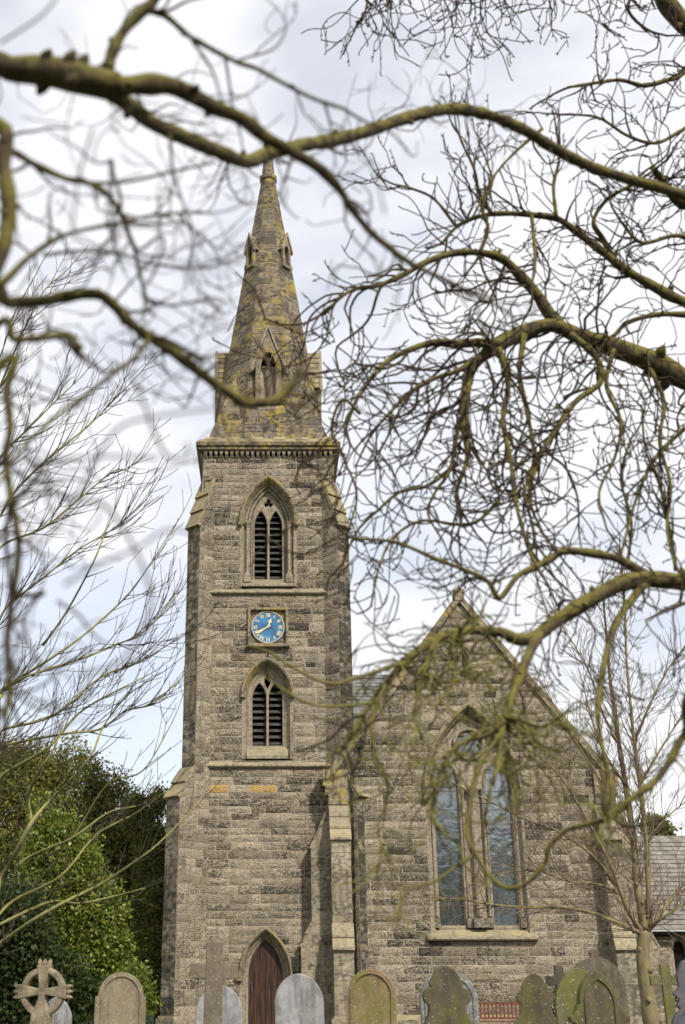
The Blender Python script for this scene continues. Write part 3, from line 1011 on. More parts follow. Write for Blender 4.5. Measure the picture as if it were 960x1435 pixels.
def lucarne(ang, dist, zb, ze, za, hw, light_half, zl0, zl1, big):
    """gabled opening on the spire, looking outwards along ang"""
    a = R(ang)
    out = Vector((math.cos(a), math.sin(a), 0)); U = Vector((-math.sin(a), math.cos(a), 0))
    base = Vector((0, CY, 0))
    lu = bpy.data.objects.new('lucarne', None); col.objects.link(lu); lu.parent = spire
    lu.location = base + out * dist + Z * zb - world_of(spire)
    dz = za - ze
    # front wall with openings
    Mx = Matrix(((U.x, 0, out.x, base.x + out.x * dist), (U.y, 0, out.y, base.y + out.y * dist), (0, 1, 0, 0), (0, 0, 0, 1)))
    outline = [(-hw * 0.86, zb), (hw * 0.86, zb), (hw * 0.86, ze + 0.12 * dz), (0, za - 0.06 * dz), (-hw * 0.86, ze + 0.12 * dz)]
    if big:
        hl = [lancet(-0.165, light_half, zl0, zl1 - 0.42, 0.40), lancet(0.165, light_half, zl0, zl1 - 0.42, 0.40), foil(0, ze + 0.60, 0.16, 4, 0.48, 40, 45)]
    else:
        hl = [lancet(0, light_half, zl0, zl1 - 0.25, 0.25)]
    plate('gable_front', [outline] + hl, 0.16, 0.02, M_SPIRE, lu, Mx, (0.8, 0.2, 0.4))
    m = MB()
    f = lambda u, z, d: base + U * u + out * d + Z * z
    bd = sh(za) - 0.2
    for s_ in (-1, 1):       # cheeks
        m = MB()
        m.add([f(s_ * hw * 0.8, zb, dist), f(s_ * hw * 0.8, ze + 0.1, dist), f(s_ * hw * 0.8, ze + 0.1, bd), f(s_ * hw * 0.8, zb, bd)], [(0, 1, 2, 3)], (0.4, 0.4, 0.4))
        m.build('cheek', M_SPIRE, lu)
    m = MB()
    m.add([f(-hw * 0.8, zb, dist - 0.3), f(hw * 0.8, zb, dist - 0.3), f(hw * 0.8, ze, dist - 0.3), f(0, za - 0.2, dist - 0.3), f(-hw * 0.8, ze, dist - 0.3)], [(0, 1, 2, 3, 4)])
    m.build('dark_interior', M_DARK, lu)
    m = MB()                 # stone roof in lapped courses
    nr = 7 if big else 4
    for s_ in (-1, 1):
        for k in range(nr):
            t0, t1 = k / nr, (k + 1) / nr
            A = (hw * 1.04 * (1 - t0), ze - 0.06 + (za - ze + 0.06) * t0); B = (hw * 1.04 * (1 - t1), ze - 0.06 + (za - ze + 0.06) * t1)
            th = 0.06
            q = [(A[0] + th, A[1]), (B[0] + 0.01, B[1] + 0.03), (B[0] - 0.03, B[1] - 0.05), (A[0] - 0.03, A[1] - 0.02)]
            m.prism([(s_ * u, v) for u, v in q], base, U, Z, out, bd, dist + 0.06, (rs.random(), 0.4, 0.4))
    m.build('stone_roof', M_CORNICE, lu)
    m = MB()                 # raking coping of the front
    for s_ in (-1, 1):
        q = [(hw * 1.12, ze - 0.15), (hw * 1.12 + 0.02, ze + 0.02), (0, za + 0.13), (0, za - 0.06)]
        m.prism([(s_ * u, v) for u, v in q], base, U, Z, out, dist + 0.02, dist + 0.14, (0.7, 0.2, 0.4))
    m.build('raking_coping', M_TRIM, lu)
for k in range(4):
    lucarne(-90 + 90 * k, 2.10, 22.75, 24.3, 26.2, 0.60, 0.125, 22.95, 24.85, True)
for k in range(4):
    lucarne(-45 + 90 * k, 1.06, 29.95, 30.85, 31.6, 0.27, 0.12, 30.1, 31.05, False)
# ================================================================== THE GABLED HALL OF THE CHURCH
GY, GX = 40.3, 6.85
church = empty('church', (GX, GY + 4, 0), 'gabled sandstone church body with tall two-light pointed window beside the tower', 'church')
rng = random.Random(23)
GA, GS = 14.5, 1.32
def gtop(x): return GA - GS * abs(x - GX)
XL, XR = 2.06, 11.62
win = Arch(6.92, 1.36, 7.45, 2.72, 3.2)
def slit_hole(z): return (6.92 - 0.2, 6.92 + 0.2) if 11.75 < z < 12.6 else None
def gl(z):
    return max(XL, GX - max(0.02, (GA - 0.22 - z) / GS))
def gr(z):
    return min(XR, GX + max(0.02, (GA - 0.22 - z) / GS))
def tone_g(c, r_):
    d = 0.1 + 0.75 * r_.random() ** 1.35
    if r_.random() < 0.18: d += 0.25
    d += 0.35 * noise.noise(Vector((c.x * 0.5, c.z * 0.35, 8.0)))
    return (r_.random(), max(0, min(1, d)), r_.random() * 0.9)
store = []; back = MB()
fr = Frame((0, GY, 0), X, Z, -Yv)
cs = courses(0.6, 14.1, 0.27, rng)
ashlar(fr, cs, gl, gr, [win.hole(0.26, 0.35), slit_hole], rng, (0.45, 1.2), 0.03, 0.012, 5, 3, tone_g, store, back)
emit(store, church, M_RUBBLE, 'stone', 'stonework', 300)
back.build('mortar_bed', M_MORTAR, church)
# body behind the gable
m = MB()
poly = [(XL, 0), (XR, 0), (XR, 7.75), (GX, gtop(GX) - 0.3), (XL, 7.75)]
m.prism(poly, Vector((0, 0, 0)), X, Z, Yv, GY + 0.9, GY + 1.0)
m.box(XL + 0.004, XL + 0.2, GY + 0.01, GY + 17, 0, 7.75); m.box(XR - 0.2, XR - 0.004, GY + 0.01, GY + 17, 0, 7.75)
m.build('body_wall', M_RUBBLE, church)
# plinth of the gable wall
m = MB()
m.prism([(0.02, 0), (-0.14, 0), (-0.14, 0.46), (-0.03, 0.60), (0.02, 0.60)], Vector((0, GY, 0)), Yv, Z, X, XL, XR, (0.5, 0.4, 0.4))
m.build('plinth', M_ASHLAR, church)

# raking coping in separate stones, kneelers and apex
for sx in (-1, 1):
    n = 9
    x1 = 4.72
    for k in range(n):
        t0, t1 = k / n, (k + 1) / n
        xa, xb = x1 * (1 - t0), x1 * (1 - t1) + 0.004
        m = MB()
        za, zb = GA - GS * xa, GA - GS * xb
        poly = [(sx * xa, za - 0.30), (sx * xa, za), (sx * xb, zb), (sx * xb, zb - 0.30)]
        dp = rng.uniform(-0.012, 0.012)
        m.prism(poly, Vector((GX, 0, dp * 0.6)), X, Z, Yv, GY - 0.13 + dp, GY + 0.45, (rng.random(), 0.2 + 0.4 * rng.random(), 0.4))
        poly = [(sx * xa, za - 0.02), (sx * xa, za + 0.10), (sx * xb, zb + 0.10), (sx * xb, zb - 0.02)]
        m.prism(poly, Vector((GX, 0, 0)), X, Z, Yv, GY - 0.05 + dp, GY + 0.40, (rng.random(), 0.3, 0.4))
        m.build('coping_stone', M_CORNICE, church)
    xo = GX + sx * 4.72
    m = MB()
    steps = [(0.0, 7.10, 7.42, 0.10), (0.0, 7.42, 7.72, 0.2), (0.0, 7.72, 8.0, 0.28), (0.0, 8.0, 8.27, 0.28)]
    for (d0, z0, z1, ext) in steps:
        a, b_ = sorted((xo - sx * 0.55, xo + sx * ext))
        m.box(a, b_, GY - 0.10 - 0.02 * ext, GY + 0.5, z0, z1, (0.7, 0.3 + 0.4 * (z0 < 7.5), 0.6))
    m.build('kneeler', M_CORNICE, church)
m = MB()
m.box(GX - 0.16, GX + 0.16, GY - 0.16, GY + 0.44, GA - 0.25, GA + 0.12, (0.4, 0.5, 0.4))
m.prism([(-0.15, GA + 0.08), (0.15, GA + 0.08), (0.2, GA + 0.2), (0.07, GA + 0.25), (0.04, GA + 0.42), (-0.06, GA + 0.27), (-0.17, GA + 0.2)], Vector((GX, 0, 0)), X, Z, Yv, GY - 0.02, GY + 0.25, (0.3, 0.6, 0.3))
m.build('apex_stone', M_CORNICE, church)

# slit vent near the apex
m = MB()
plate('slit_surround', [[(6.92 - 0.22, 11.7), (6.92 + 0.22, 11.7), (6.92 + 0.22, 12.65), (6.92 - 0.22, 12.65)], lancet(6.92, 0.10, 11.85, 12.3, 0.2)], 0.12, 0.01, M_TRIM, church, upright(0, GY + 0.03))
m.box(6.7, 7.14, GY + 0.25, GY + 0.28, 11.7, 12.65); m.build('slit_interior', M_DARK, church)

# great window
gw = bpy.data.objects.new('great_window', None); col.objects.link(gw); gw.parent = church
gw.location = Vector((6.92, GY, 2.8)) - world_of(church)
m = MB()
win.sweep(m, GY, [(0.0, -0.7), (0.0, -0.30), (0.04, -0.26), (0.08, -0.26), (0.10, -0.16), (0.18, -0.02), (0.20, 0.012), (0.29, 0.012), (0.29, -0.05)], 16, 2.95)
m.build('surround', M_TRIM, gw)
m = MB()
Arch(6.92, 1.36, 7.45, 2.72, 7.4).sweep(m, GY, [(0.10, -0.06), (0.17, 0.06), (0.22, 0.18), (0.29, 0.20), (0.34, 0.12), (0.34, -0.02)], 16, 7.35, (0.6, 0.3, 0.5))
for sx in (-1, 1): boss(m, 6.92 + sx * 1.61, GY - 0.1, 7.3, 0.12)
m.build('hood_mould', M_CORNICE, gw)
lx = (6.92 - 0.89, 6.92 + 0.89)
hl = [lancet(x, 0.405, 3.27, 7.75, 1.0, 10) for x in lx] + [foil(6.92, 9.2, 0.42, 6, 0.36, 60)]
plate('tracery', [win.path(0.05, 14, 3.1)] + hl, 0.20, 0.04, M_TRIM, gw, upright(0, GY + 0.36), (0.7, 0.25, 0.4))
plate('oculus_ring', [circle(6.92, 9.2, 0.56, 32), circle(6.92, 9.2, 0.45, 32)[::-1]], 0.12, 0.025, M_TRIM, gw, upright(0, GY + 0.22), (0.6, 0.3, 0.4))
for x in lx:      # light frames
    o_, i_ = lancet(x, 0.50, 3.15, 7.75, 1.16, 10), lancet(x, 0.425, 3.27, 7.75, 1.03, 10)
    plate('light_moulding', [o_, i_[::-1]], 0.12, 0.03, M_TRIM, gw, upright(0, GY + 0.24), (0.7, 0.15, 0.4))
    gp = MB()
    gp.box(x - 0.45, x + 0.45, GY + 0.42, GY + 0.425, 3.2, 9.0)
    gp.build('pane', M_GLASS, gw)
    lm = MB()
    for k in range(1, 9):
        z = 3.27 + k * 0.62
        lm.cyl((x - 0.42, GY + 0.405, z), (x + 0.42, GY + 0.405, z), 0.010, None, 5)
    lm.build('saddle_bars', M_LEAD, gw)
gp = MB(); gp.box(6.4, 7.44, GY + 0.42, GY + 0.425, 8.7, 9.7); gp.build('pane', M_GLASS, gw)
m = MB()
for (x0, r_) in ((6.92, 0.13), (6.92 - 0.34, 0.05), (6.92 + 0.34, 0.05), (6.92 - 1.40, 0.05), (6.92 + 1.40, 0.05)):
    mm = MB()
    y = GY + 0.18
    mm.cyl((x0, y, 3.55), (x0, y, 7.45), r_, None, 10, (0.5, 0.3, 0.3))
    mm.cyl((x0, y, 7.43), (x0, y, 7.65), r_ * 1.1, r_ * 1.9, 10, (0.4, 0.5, 0.3))
    mm.box(x0 - r_ * 1.8, x0 + r_ * 1.8, y - r_ * 1.8, y + 0.1, 3.2, 3.5, (0.2, 0.7, 0.3))
    mm.build('shaft', M_TRIM, gw)
m = MB()
m.prism([(0.36, 3.26), (-0.06, 2.98), (-0.20, 2.92), (-0.20, 2.84), (-0.12, 2.79), (0.36, 2.79)], Vector((0, GY, 0)), Yv, Z, X, 6.92 - 1.78, 6.92 + 1.78, (0.8, 0.15, 0.5))
m.build('sill', M_TRIM, gw)
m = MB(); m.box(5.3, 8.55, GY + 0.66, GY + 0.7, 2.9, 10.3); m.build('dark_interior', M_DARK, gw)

# angle buttresses at both front corners of the gable
def angle_buttress(xc, sx):
    """xc: outer edge of the gable wall, sx: -1 the corner by the tower, +1 the far one"""
    bu = bpy.data.objects.new('angle_buttress', None); col.objects.link(bu); bu.parent = church
    bu.location = Vector((xc, GY, 0)) - world_of(church)
    x0, x1 = sorted((xc, xc - sx * 0.64))
    st = []; abk = MB()
    tf = lambda c, r_: (0.2 + 0.7 * r_.random(), (0.2 if sx < 0 else 0.45) + 0.7 * r_.random() ** 1.2, r_.random() * 0.6)
    def face(frame, z0, z1, l, r_, h=0.5, amp=0.012):
        ashlar(frame, courses(z0, z1, h, rng, 0.25), l, r_, [], rng, (0.5, 0.9), amp, 0.008, 3, 2, tf, st, abk)
    core = MB()
    tiers = [(0.80, 0.55, 2.55), (0.55, 2.55, 5.95)]
    for (pj, z0, z1) in tiers:
        core.box(x0 + 0.006, x1 - 0.006, GY - pj + 0.006, GY + 0.02, z0 - 0.5, z1)
        face(Frame((0, GY - pj, 0), X, Z, -Yv), z0, z1, lambda z: x0, lambda z: x1)
        face(Frame((x0, 0, 0), -Yv, Z, -X), z0, z1, lambda z, q=pj: -GY, lambda z, q=pj: -(GY - q))
        face(Frame((x1, 0, 0), Yv, Z, X), z0, z1, lambda z, q=pj: GY - q, lambda z, q=pj: GY)
    core.prism([(0.0, 5.9), (-0.54, 5.9), (-0.54, 5.98), (0.0, 7.12)], Vector((0, GY, 0)), Yv, Z, X, x0 + 0.006, x1 - 0.006)
    core.prism([(-0.4, 2.5), (-0.79, 2.5), (-0.79, 2.58), (-0.54, 3.3), (-0.4, 3.3)], Vector((0, GY, 0)), Yv, Z, X, x0 + 0.006, x1 - 0.006)
    # the arm along the gable line
    w0, w1 = GY + 0.12, GY + 0.68
    e = sx
    arms = [(1.0, 0.55, 2.65), (0.64, 2.65, 5.72)]
    for (pj, z0, z1) in arms:
        a, b_ = sorted((xc, xc + e * pj))
        core.box(a + 0.006, b_ - 0.006, w0 + 0.006, w1, z0 - 0.5, z1)
        face(Frame((0, w0, 0), X, Z, -Yv), z0, z1, lambda z, q=a: q, lambda z, q=b_: q, 0.34, 0.02)
    for (l0, z0, l1, z1) in ((0.64, 5.72, 0.0, 7.1), (1.0, 2.65, 0.64, 3.4)):
        core.prism([(e * (l1 - 0.05), z0 - 0.05), (e * l0, z0 - 0.05), (e * l0, z0), (e * l1, z1), (e * (l1 - 0.05), z1)], Vector((xc, 0, 0)), X, Z, Yv, w0 + 0.004, w1)
        m = MB()
        for k in range(2):
            t0, t1 = k / 2, (k + 1) / 2
            A = (l0 + (l1 - l0) * t0, z0 + (z1 - z0) * t0); B = (l0 + (l1 - l0) * t1, z0 + (z1 - z0) * t1)
            m.prism([(e * (A[0] - 0.02), A[1] - 0.03), (e * (A[0] + 0.07), A[1] - 0.03), (e * (B[0] + 0.03), B[1]), (e * (B[0] - 0.04), B[1])], Vector((xc, 0, 0)), X, Z, Yv, w0 - 0.02, w1 + 0.02, (0.3, 0.5, 0.3))
        m.build('side_weathering', M_ASHLAR, bu)
    core.build('core', M_ASHLAR, bu)
    abk.build('mortar_bed', M_MORTAR, bu)
    mb = MB()
    for sz, vs_, fs_, tn in st: mb.add(vs_, fs_, tn)
    mb.build('masonry', M_ASHLAR, bu, kind='stuff')
    for (p0, z0, p1, z1, n) in ((0.55, 5.95, 0.0, 7.12, 3), (0.80, 2.55, 0.55, 3.32, 2)):
        for k in range(n):
            t0, t1 = k / n, (k + 1) / n
            A = (p0 + (p1 - p0) * t0, z0 + (z1 - z0) * t0); B = (p0 + (p1 - p0) * t1, z0 + (z1 - z0) * t1)
            m = MB()
            m.prism([(-(A[0] - 0.03), A[1] - 0.05), (-(A[0] + 0.10), A[1] - 0.05), (-(A[0] + 0.10), A[1] + 0.02), (-(B[0] + 0.035), B[1] + 0.0), (-(B[0] - 0.04), B[1])], Vector((0, GY, 0)), Yv, Z, X, x0 - 0.03, x1 + 0.03, (0.75, 0.2, 0.5 + 0.3 * (k == 1)))
            m.build('weathering_slab', M_TRIM, bu)
    m = MB()
    m.box(x0 - 0.1, x1 + 0.1, GY - 0.92, GY, 0, 0.5, (0.4, 0.5, 0.4)); m.box(x0 - 0.04, x1 + 0.04, GY - 0.86, GY, 0.5, 0.57, (0.8, 0.2, 0.5))
    a, b_ = sorted((xc - e * 0.1, xc + e * 1.1))
    m.box(a, b_, w0 - 0.08, w1, 0, 0.52, (0.4, 0.5, 0.4))
    m.build('plinth', M_ASHLAR, bu)
angle_buttress(XL, -1)
angle_buttress(XR, 1)

# rainwater pipe
dp = bpy.data.objects.new('downpipe', None); col.objects.link(dp); dp.parent = church
dp.location = Vector((2.85, GY, 0)) - world_of(church)
m = MB()
yy = GY - 0.09
m.tube([Vector(p) for p in ((3.15, GY + 0.0, 9.05), (3.15, yy, 8.98), (3.15, yy, 8.75), (3.08, yy, 8.55), (2.86, yy, 8.18), (2.84, yy, 8.0), (2.84, yy, 0.2))], [0.055] * 7, 8)
for z in (7.9, 6.0, 4.1, 2.2): m.cyl((2.84, yy, z), (2.84, yy, z + 0.09), 0.075, None, 8)
m.build('pipe', M_PIPE, dp)
m = MB()
m.prism([(-0.12, 9.0), (0.12, 9.0), (0.16, 9.2), (-0.16, 9.2)], Vector((3.15, 0, 0)), X, Z, Yv, GY - 0.2, GY)
m.build('hopper', M_PIPE, dp)

# roofs in lapped courses of slate
def roof_plane(name, e0, e1, r0, r1, n, th, mat, parent, seed, wid=0.4):
    """eave line e0-e1, ridge line r0-r1"""
    q = random.Random(seed)
    m = MB()
    e0, e1, r0, r1 = map(Vector, (e0, e1, r0, r1))
    nrm = (e1 - e0).cross(r0 - e0).normalized()
    if nrm.z < 0: nrm = -nrm
    for k in range(n):
        a0, a1 = e0.lerp(r0, k / n), e1.lerp(r1, k / n)
        b0, b1 = e0.lerp(r0, min(1, (k + 1.12) / n)), e1.lerp(r1, min(1, (k + 1.12) / n))
        L = (a1 - a0).length
        cnt = max(1, int(L / wid))
        sh_ = 0.5 * (k % 2) / cnt
        cuts = [0.0] + [min(1, max(0, (i + q.uniform(-0.15, 0.15)) / cnt + sh_)) for i in range(1, cnt)] + [1.0]
        for i in range(len(cuts) - 1):
            s0, s1 = cuts[i], cuts[i + 1]
            if s1 - s0 < 1e-3: continue
            gap = 0.006 / L
            h = th + q.uniform(-0.006, 0.008)
            p = [a0.lerp(a1, s0 + gap) + nrm * h, a0.lerp(a1, s1 - gap) + nrm * h, b0.lerp(b1, s1 - gap), b0.lerp(b1, s0 + gap)]
            p2 = [a0.lerp(a1, s0 + gap) - nrm * 0.01, a0.lerp(a1, s1 - gap) - nrm * 0.01]
            m.add(p + p2, [(0, 1, 2, 3), (4, 5, 1, 0)], (q.random(), q.random(), q.random()))
    bed = [e0 - nrm * 0.03, e1 - nrm * 0.03, r1 - nrm * 0.03, r0 - nrm * 0.03]
    m.add(bed, [(0, 1, 2, 3)])
    return m.build(name, mat, parent, kind='stuff')
roof_plane('roof_slates', (XL - 0.25, GY + 0.4, 7.75), (XL - 0.25, GY + 17, 7.75), (GX, GY + 0.4, GA - 0.35), (GX, GY + 17, GA - 0.35), 34, 0.02, M_SLATE, church, 1)
roof_plane('roof_slates', (XR + 0.25, GY + 0.4, 7.75), (XR + 0.25, GY + 17, 7.75), (GX, GY + 0.4, GA - 0.35), (GX, GY + 17, GA - 0.35), 34, 0.02, M_SLATE, church, 2)
# nave roof behind, its ridge just showing between tower and gable
roof_plane('nave_slates', (2.7, 46.6, 8.6), (10.6, 46.6, 8.6), (2.7, 52.0, 14.36), (10.6, 52.0, 14.36), 30, 0.02, M_SLATE, church, 3)
m = MB()
for k in range(17):
    m.prism([(-0.16, 14.28), (0.0, 14.46), (0.16, 14.28)], Vector((0, 52.0, 0)), Yv, Z, X, 2.7 + 0.465 * k, 2.7 + 0.465 * k + 0.45, (0.5, 0.3, 0.3))
m.build('ridge_tiles', M_SLATE, church)
m = MB(); m.box(2.7, 10.6, 46.9, 47.0, 0, 8.6); m.prism([(46.9, 0), (57.0, 0), (57.0, 8.6), (52.0, 14.2), (46.9, 8.6)], Vector((0, 0, 0)), Yv, Z, X, 10.4, 10.5); m.build('nave_wall', M_RUBBLE, church)

# low wing to the right
wing = bpy.data.objects.new('low_wing', None); col.objects.link(wing); wing.parent = church
wing.location = Vector((14, 44, 0)) - world_of(church)
WY = 43.9
wst = []; wb = MB()
wlan = Arch(14.45, 0.20, 2.55, 0.42, 1.2)
ashlar(Frame((0, WY, 0), X, Z, -Yv), courses(0.4, 3.3, 0.29, rng), lambda z: XR - 0.2, lambda z: 19.5, [wlan.hole(0.2, 0.1)], rng, (0.45, 1.1), 0.03, 0.008, 3, 2, tone_g, wst, wb)
mb = MB()
for sz, vs_, fs_, tn in wst: mb.add(vs_, fs_, tn)
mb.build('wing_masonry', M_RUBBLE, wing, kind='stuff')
wb.build('mortar_bed', M_MORTAR, wing)
m = MB()
wlan.sweep(m, WY, [(0.0, -0.3), (0.0, -0.12), (0.08, -0.04), (0.10, 0.012), (0.24, 0.012), (0.24, -0.04)], 8, 1.05)
m.box(14.1, 14.8, WY - 0.06, WY + 0.2, 0.98, 1.1)
m.build('lancet_surround', M_TRIM, wing)
m = MB(); m.box(14.2, 14.7, WY + 0.2, WY + 0.22, 1.1, 3.0); m.build('pane', M_DARK, wing)
roof_plane('stone_slates', (XR - 0.3, 43.55, 3.25), (19.7, 43.55, 3.25), (XR - 0.3, 47.2, 6.75), (19.7, 47.2, 6.75), 20, 0.035, M_STONESLATE, wing, 6, 0.55)
m = MB(); m.prism([(-0.18, 6.62), (0, 6.86), (0.18, 6.62)], Vector((0, 47.2, 0)), Yv, Z, X, XR - 0.3, 19.7); m.build('ridge', M_STONESLATE, wing)
m = MB(); m.box(XR - 0.2, 19.5, WY + 0.3, WY + 6.5, 0, 3.2); m.build('inner_wall', M_DARK, wing)
m = MB(); m.tube([Vector((XR - 0.3, 43.48, 3.2)), Vector((19.7, 43.48, 3.2))], [0.07, 0.07], 8); m.build('gutter', M_PIPE, wing)
# ================================================================== CHURCHYARD
def grave_mat(name, c0, c1, moss, moss_amt, pale=0.0, streak=0.5):
    m, t, b = new_mat(name)
    n = noise_tex(t, 7, 5, 0.65)
    n2 = noise_tex(t, 3.2, 4, 0.6, (2.5, 1, 0.35), (4, 0, 2))
    n3 = noise_tex(t, 2.2, 5, 0.65, (1, 1, 0.7), (9, 3, 1))
    n4 = noise_tex(t, 45, 2, 0.5, (1, 1, 1), (1, 1, 8))
    c = ramp(t, n, [(0.3, c0), (0.7, c1)])
    s_ = ramp(t, n2, [(0.45, (0, 0, 0)), (0.65, (1, 1, 1))])
    c = mixc(t, mth(t, 'MULTIPLY', s_, streak), c, (0.06, 0.05, 0.04))
    mm = ramp(t, n3, [(0.60 - moss_amt * 0.25, (0, 0, 0)), (0.72 - moss_amt * 0.25, (1, 1, 1))])
    c = mixc(t, mth(t, 'MULTIPLY', mm, 0.8), c, moss)
    if pale > 0:
        pm = ramp(t, n4, [(0.68 - pale * 0.08, (0, 0, 0)), (0.73 - pale * 0.08, (1, 1, 1))])
        c = mixc(t, mth(t, 'MULTIPLY', pm, 0.8), c, (0.5, 0.5, 0.46))
    t.links.new(c, b.inputs['Base Color'])
    b.inputs['Roughness'].default_value = 0.9
    b.inputs['Specular IOR Level'].default_value = 0.2
    bump(t, b, n, 0.5, 0.02)
    return m
G_BUFF = grave_mat('buff_gravestone', (0.21, 0.165, 0.105), (0.34, 0.28, 0.19), (0.15, 0.13, 0.055), 0.1, 0.6, 0.3)
G_GREY = grave_mat('grey_gravestone', (0.21, 0.20, 0.20), (0.36, 0.35, 0.35), (0.17, 0.16, 0.12), 0.0, 0.2, 0.6)
G_MOSS = grave_mat('mossy_gravestone', (0.065, 0.054, 0.035), (0.13, 0.105, 0.065), (0.105, 0.105, 0.025), 0.35, 0.1, 0.75)
G_OLIVE = grave_mat('olive_gravestone', (0.10, 0.09, 0.045), (0.17, 0.155, 0.075), (0.13, 0.13, 0.025), 0.5, 0.2, 0.5)
G_BROWN = grave_mat('brown_gravestone', (0.17, 0.12, 0.06), (0.29, 0.21, 0.11), (0.15, 0.15, 0.04), 0.35, 0.3, 0.35)
G_DULL = grave_mat('dull_brown_gravestone', (0.12, 0.098, 0.07), (0.21, 0.175, 0.125), (0.17, 0.145, 0.05), 0.15, 0.2, 0.4)
G_UMBER = grave_mat('umber_gravestone', (0.09, 0.073, 0.05), (0.17, 0.14, 0.10), (0.11, 0.105, 0.04), 0.2, 0.1, 0.5)
G_PALE = grave_mat('lichened_gravestone', (0.13, 0.13, 0.12), (0.23, 0.23, 0.215), (0.17, 0.16, 0.09), 0.1, 1.0, 0.4)
G_SLATE = grave_mat('dark_slate_gravestone', (0.08, 0.075, 0.085), (0.135, 0.13, 0.145), (0.12, 0.11, 0.1), -0.4, 0.0, 0.2)

def arc(cx, cy, r, a0, a1, n=8):
    return [(cx + r * math.cos(R(a0 + (a1 - a0) * i / n)), cy + r * math.sin(R(a0 + (a1 - a0) * i / n))) for i in range(n + 1)]
def mirror(half):
    """right half from the foot up to the top -> closed outline"""
    return half + [(-u, v) for u, v in half[::-1] if abs(u) > 1e-6]

def headstone(label, x, y, w, h, shape, mat, th=0.10, rz=0.0, tilt=0.0, name='headstone', group='gravestones in the churchyard'):
    a = w / 2
    panel = None
    if shape == 'round':
        half = [(a, 0)] + arc(0, h - a, a, 0, 90, 10)
        panel = [(a * 0.86, 0.15)] + arc(0, h - a, a * 0.86, 0, 90, 10)
    elif shape == 'shoulder':
        half = [(a * 1.10, 0), (a * 1.10, h - a * 1.02), (a, h - a)] + arc(0, h - a, a * 0.98, 2, 90, 10)
        panel = [(a * 0.85, 0.15)] + arc(0, h - a, a * 0.85, 0, 90, 10)
    elif shape == 'pointed':
        A = Arch(0, a, h - a * 1.35, a * 1.35, 0)
        half = [(u, v) for u, v in A.path(0, 10) if u >= -1e-6][::-1]
        half[-1] = (0, half[-1][1])
    elif shape == 'bluntpoint':
        A = Arch(0, a, h - a * 1.12, a * 1.12, 0)
        half = [(u, v) for u, v in A.path(0, 10) if u >= -1e-6][::-1]
        half[-1] = (0, half[-1][1])
    elif shape == 'ogee':
        half = [(a * 1.15, 0), (a * 1.15, h - a * 2.35)] + [(a * 0.95, h - a * 2.1), (a * 0.80, h - a * 1.85), (a * 0.72, h - a * 1.6), (a * 0.71, h - a * 1.42)] + \
               arc(a * 0.62, h - a * 1.08, a * 0.30, -60, 75, 6) + [(a * 0.60, h - a * 0.74), (a * 0.66, h - a * 0.62), (a * 0.60, h - a * 0.50)] + arc(0, h - a * 0.50, a * 0.50, 20, 90, 7)
    elif shape == 'gothic':
        A = Arch(0, a * 0.66, h - a * 1.0, a * 1.0, 0)
        top = [(u, v) for u, v in A.path(0, 8) if u >= -1e-6 and v >= A.zs - 1e-6][::-1]
        top[-1] = (0, top[-1][1])
        zs = h - a
        half = [(a * 0.86, 0), (a * 0.86, zs - a * 0.62), (a * 1.0, zs - a * 0.58), (a * 1.02, zs - a * 0.42), (a * 0.90, zs - a * 0.36), (a * 0.80, zs - a * 0.22), (a * 0.72, zs - a * 0.06), (a * 0.67, zs - a * 0.04)] + top
        B = Arch(0, a * 0.52, h - a * 1.02, a * 0.78, 0)
        panel = [(u, v) for u, v in B.path(0, 8, 0.2) if u >= -1e-6][::-1]
        panel[-1] = (0, panel[-1][1])
    elif shape == 'knob':
        A = Arch(0, a, h - 0.12 - a * 1.05, a * 1.05, 0)
        half = [(u, v) for u, v in A.path(0, 10) if u >= 0.05][::-1]
        half += [(0.07, h - 0.10), (0.085, h - 0.05), (0.05, h), (0, h + 0.01)]
    elif shape == 'ornate':
        half = [(a, 0), (a, h * 0.42), (a * 1.05, h * 0.47), (a * 0.8, h * 0.5), (a * 0.82, h * 0.58), (a * 1.12, h * 0.64), (a * 1.0, h * 0.68), (a * 1.25, h * 0.72), (a * 0.95, h * 0.77), (a * 1.0, h * 0.86), (a * 0.7, h * 0.95), (0, h)]
    root = empty(name, (x, y, 0), label, 'gravestone', group)
    root.rotation_euler.z = 0
    Mx = upright(x, y, 0, rz, tilt)
    plate('slab', [mirror(half)], th, 0.012, mat, root, Mx, smooth=False)
    if panel:
        p = mirror(panel)
        q = [(u * 0.94, 0.17 + (v - 0.15) * 0.975 if v > 0.2 else v + 0.02) for u, v in p]
        plate('border', [p, q[::-1]], 0.03, 0.006, mat, root, Mx @ Matrix.Translation((0, 0, th / 2 + 0.006)))
    m = MB()
    m.box(x - a * 1.3, x + a * 1.3, y - th * 1.2, y + th * 1.2, -0.1, 0.16)
    m.build('base', mat, root)
    return root

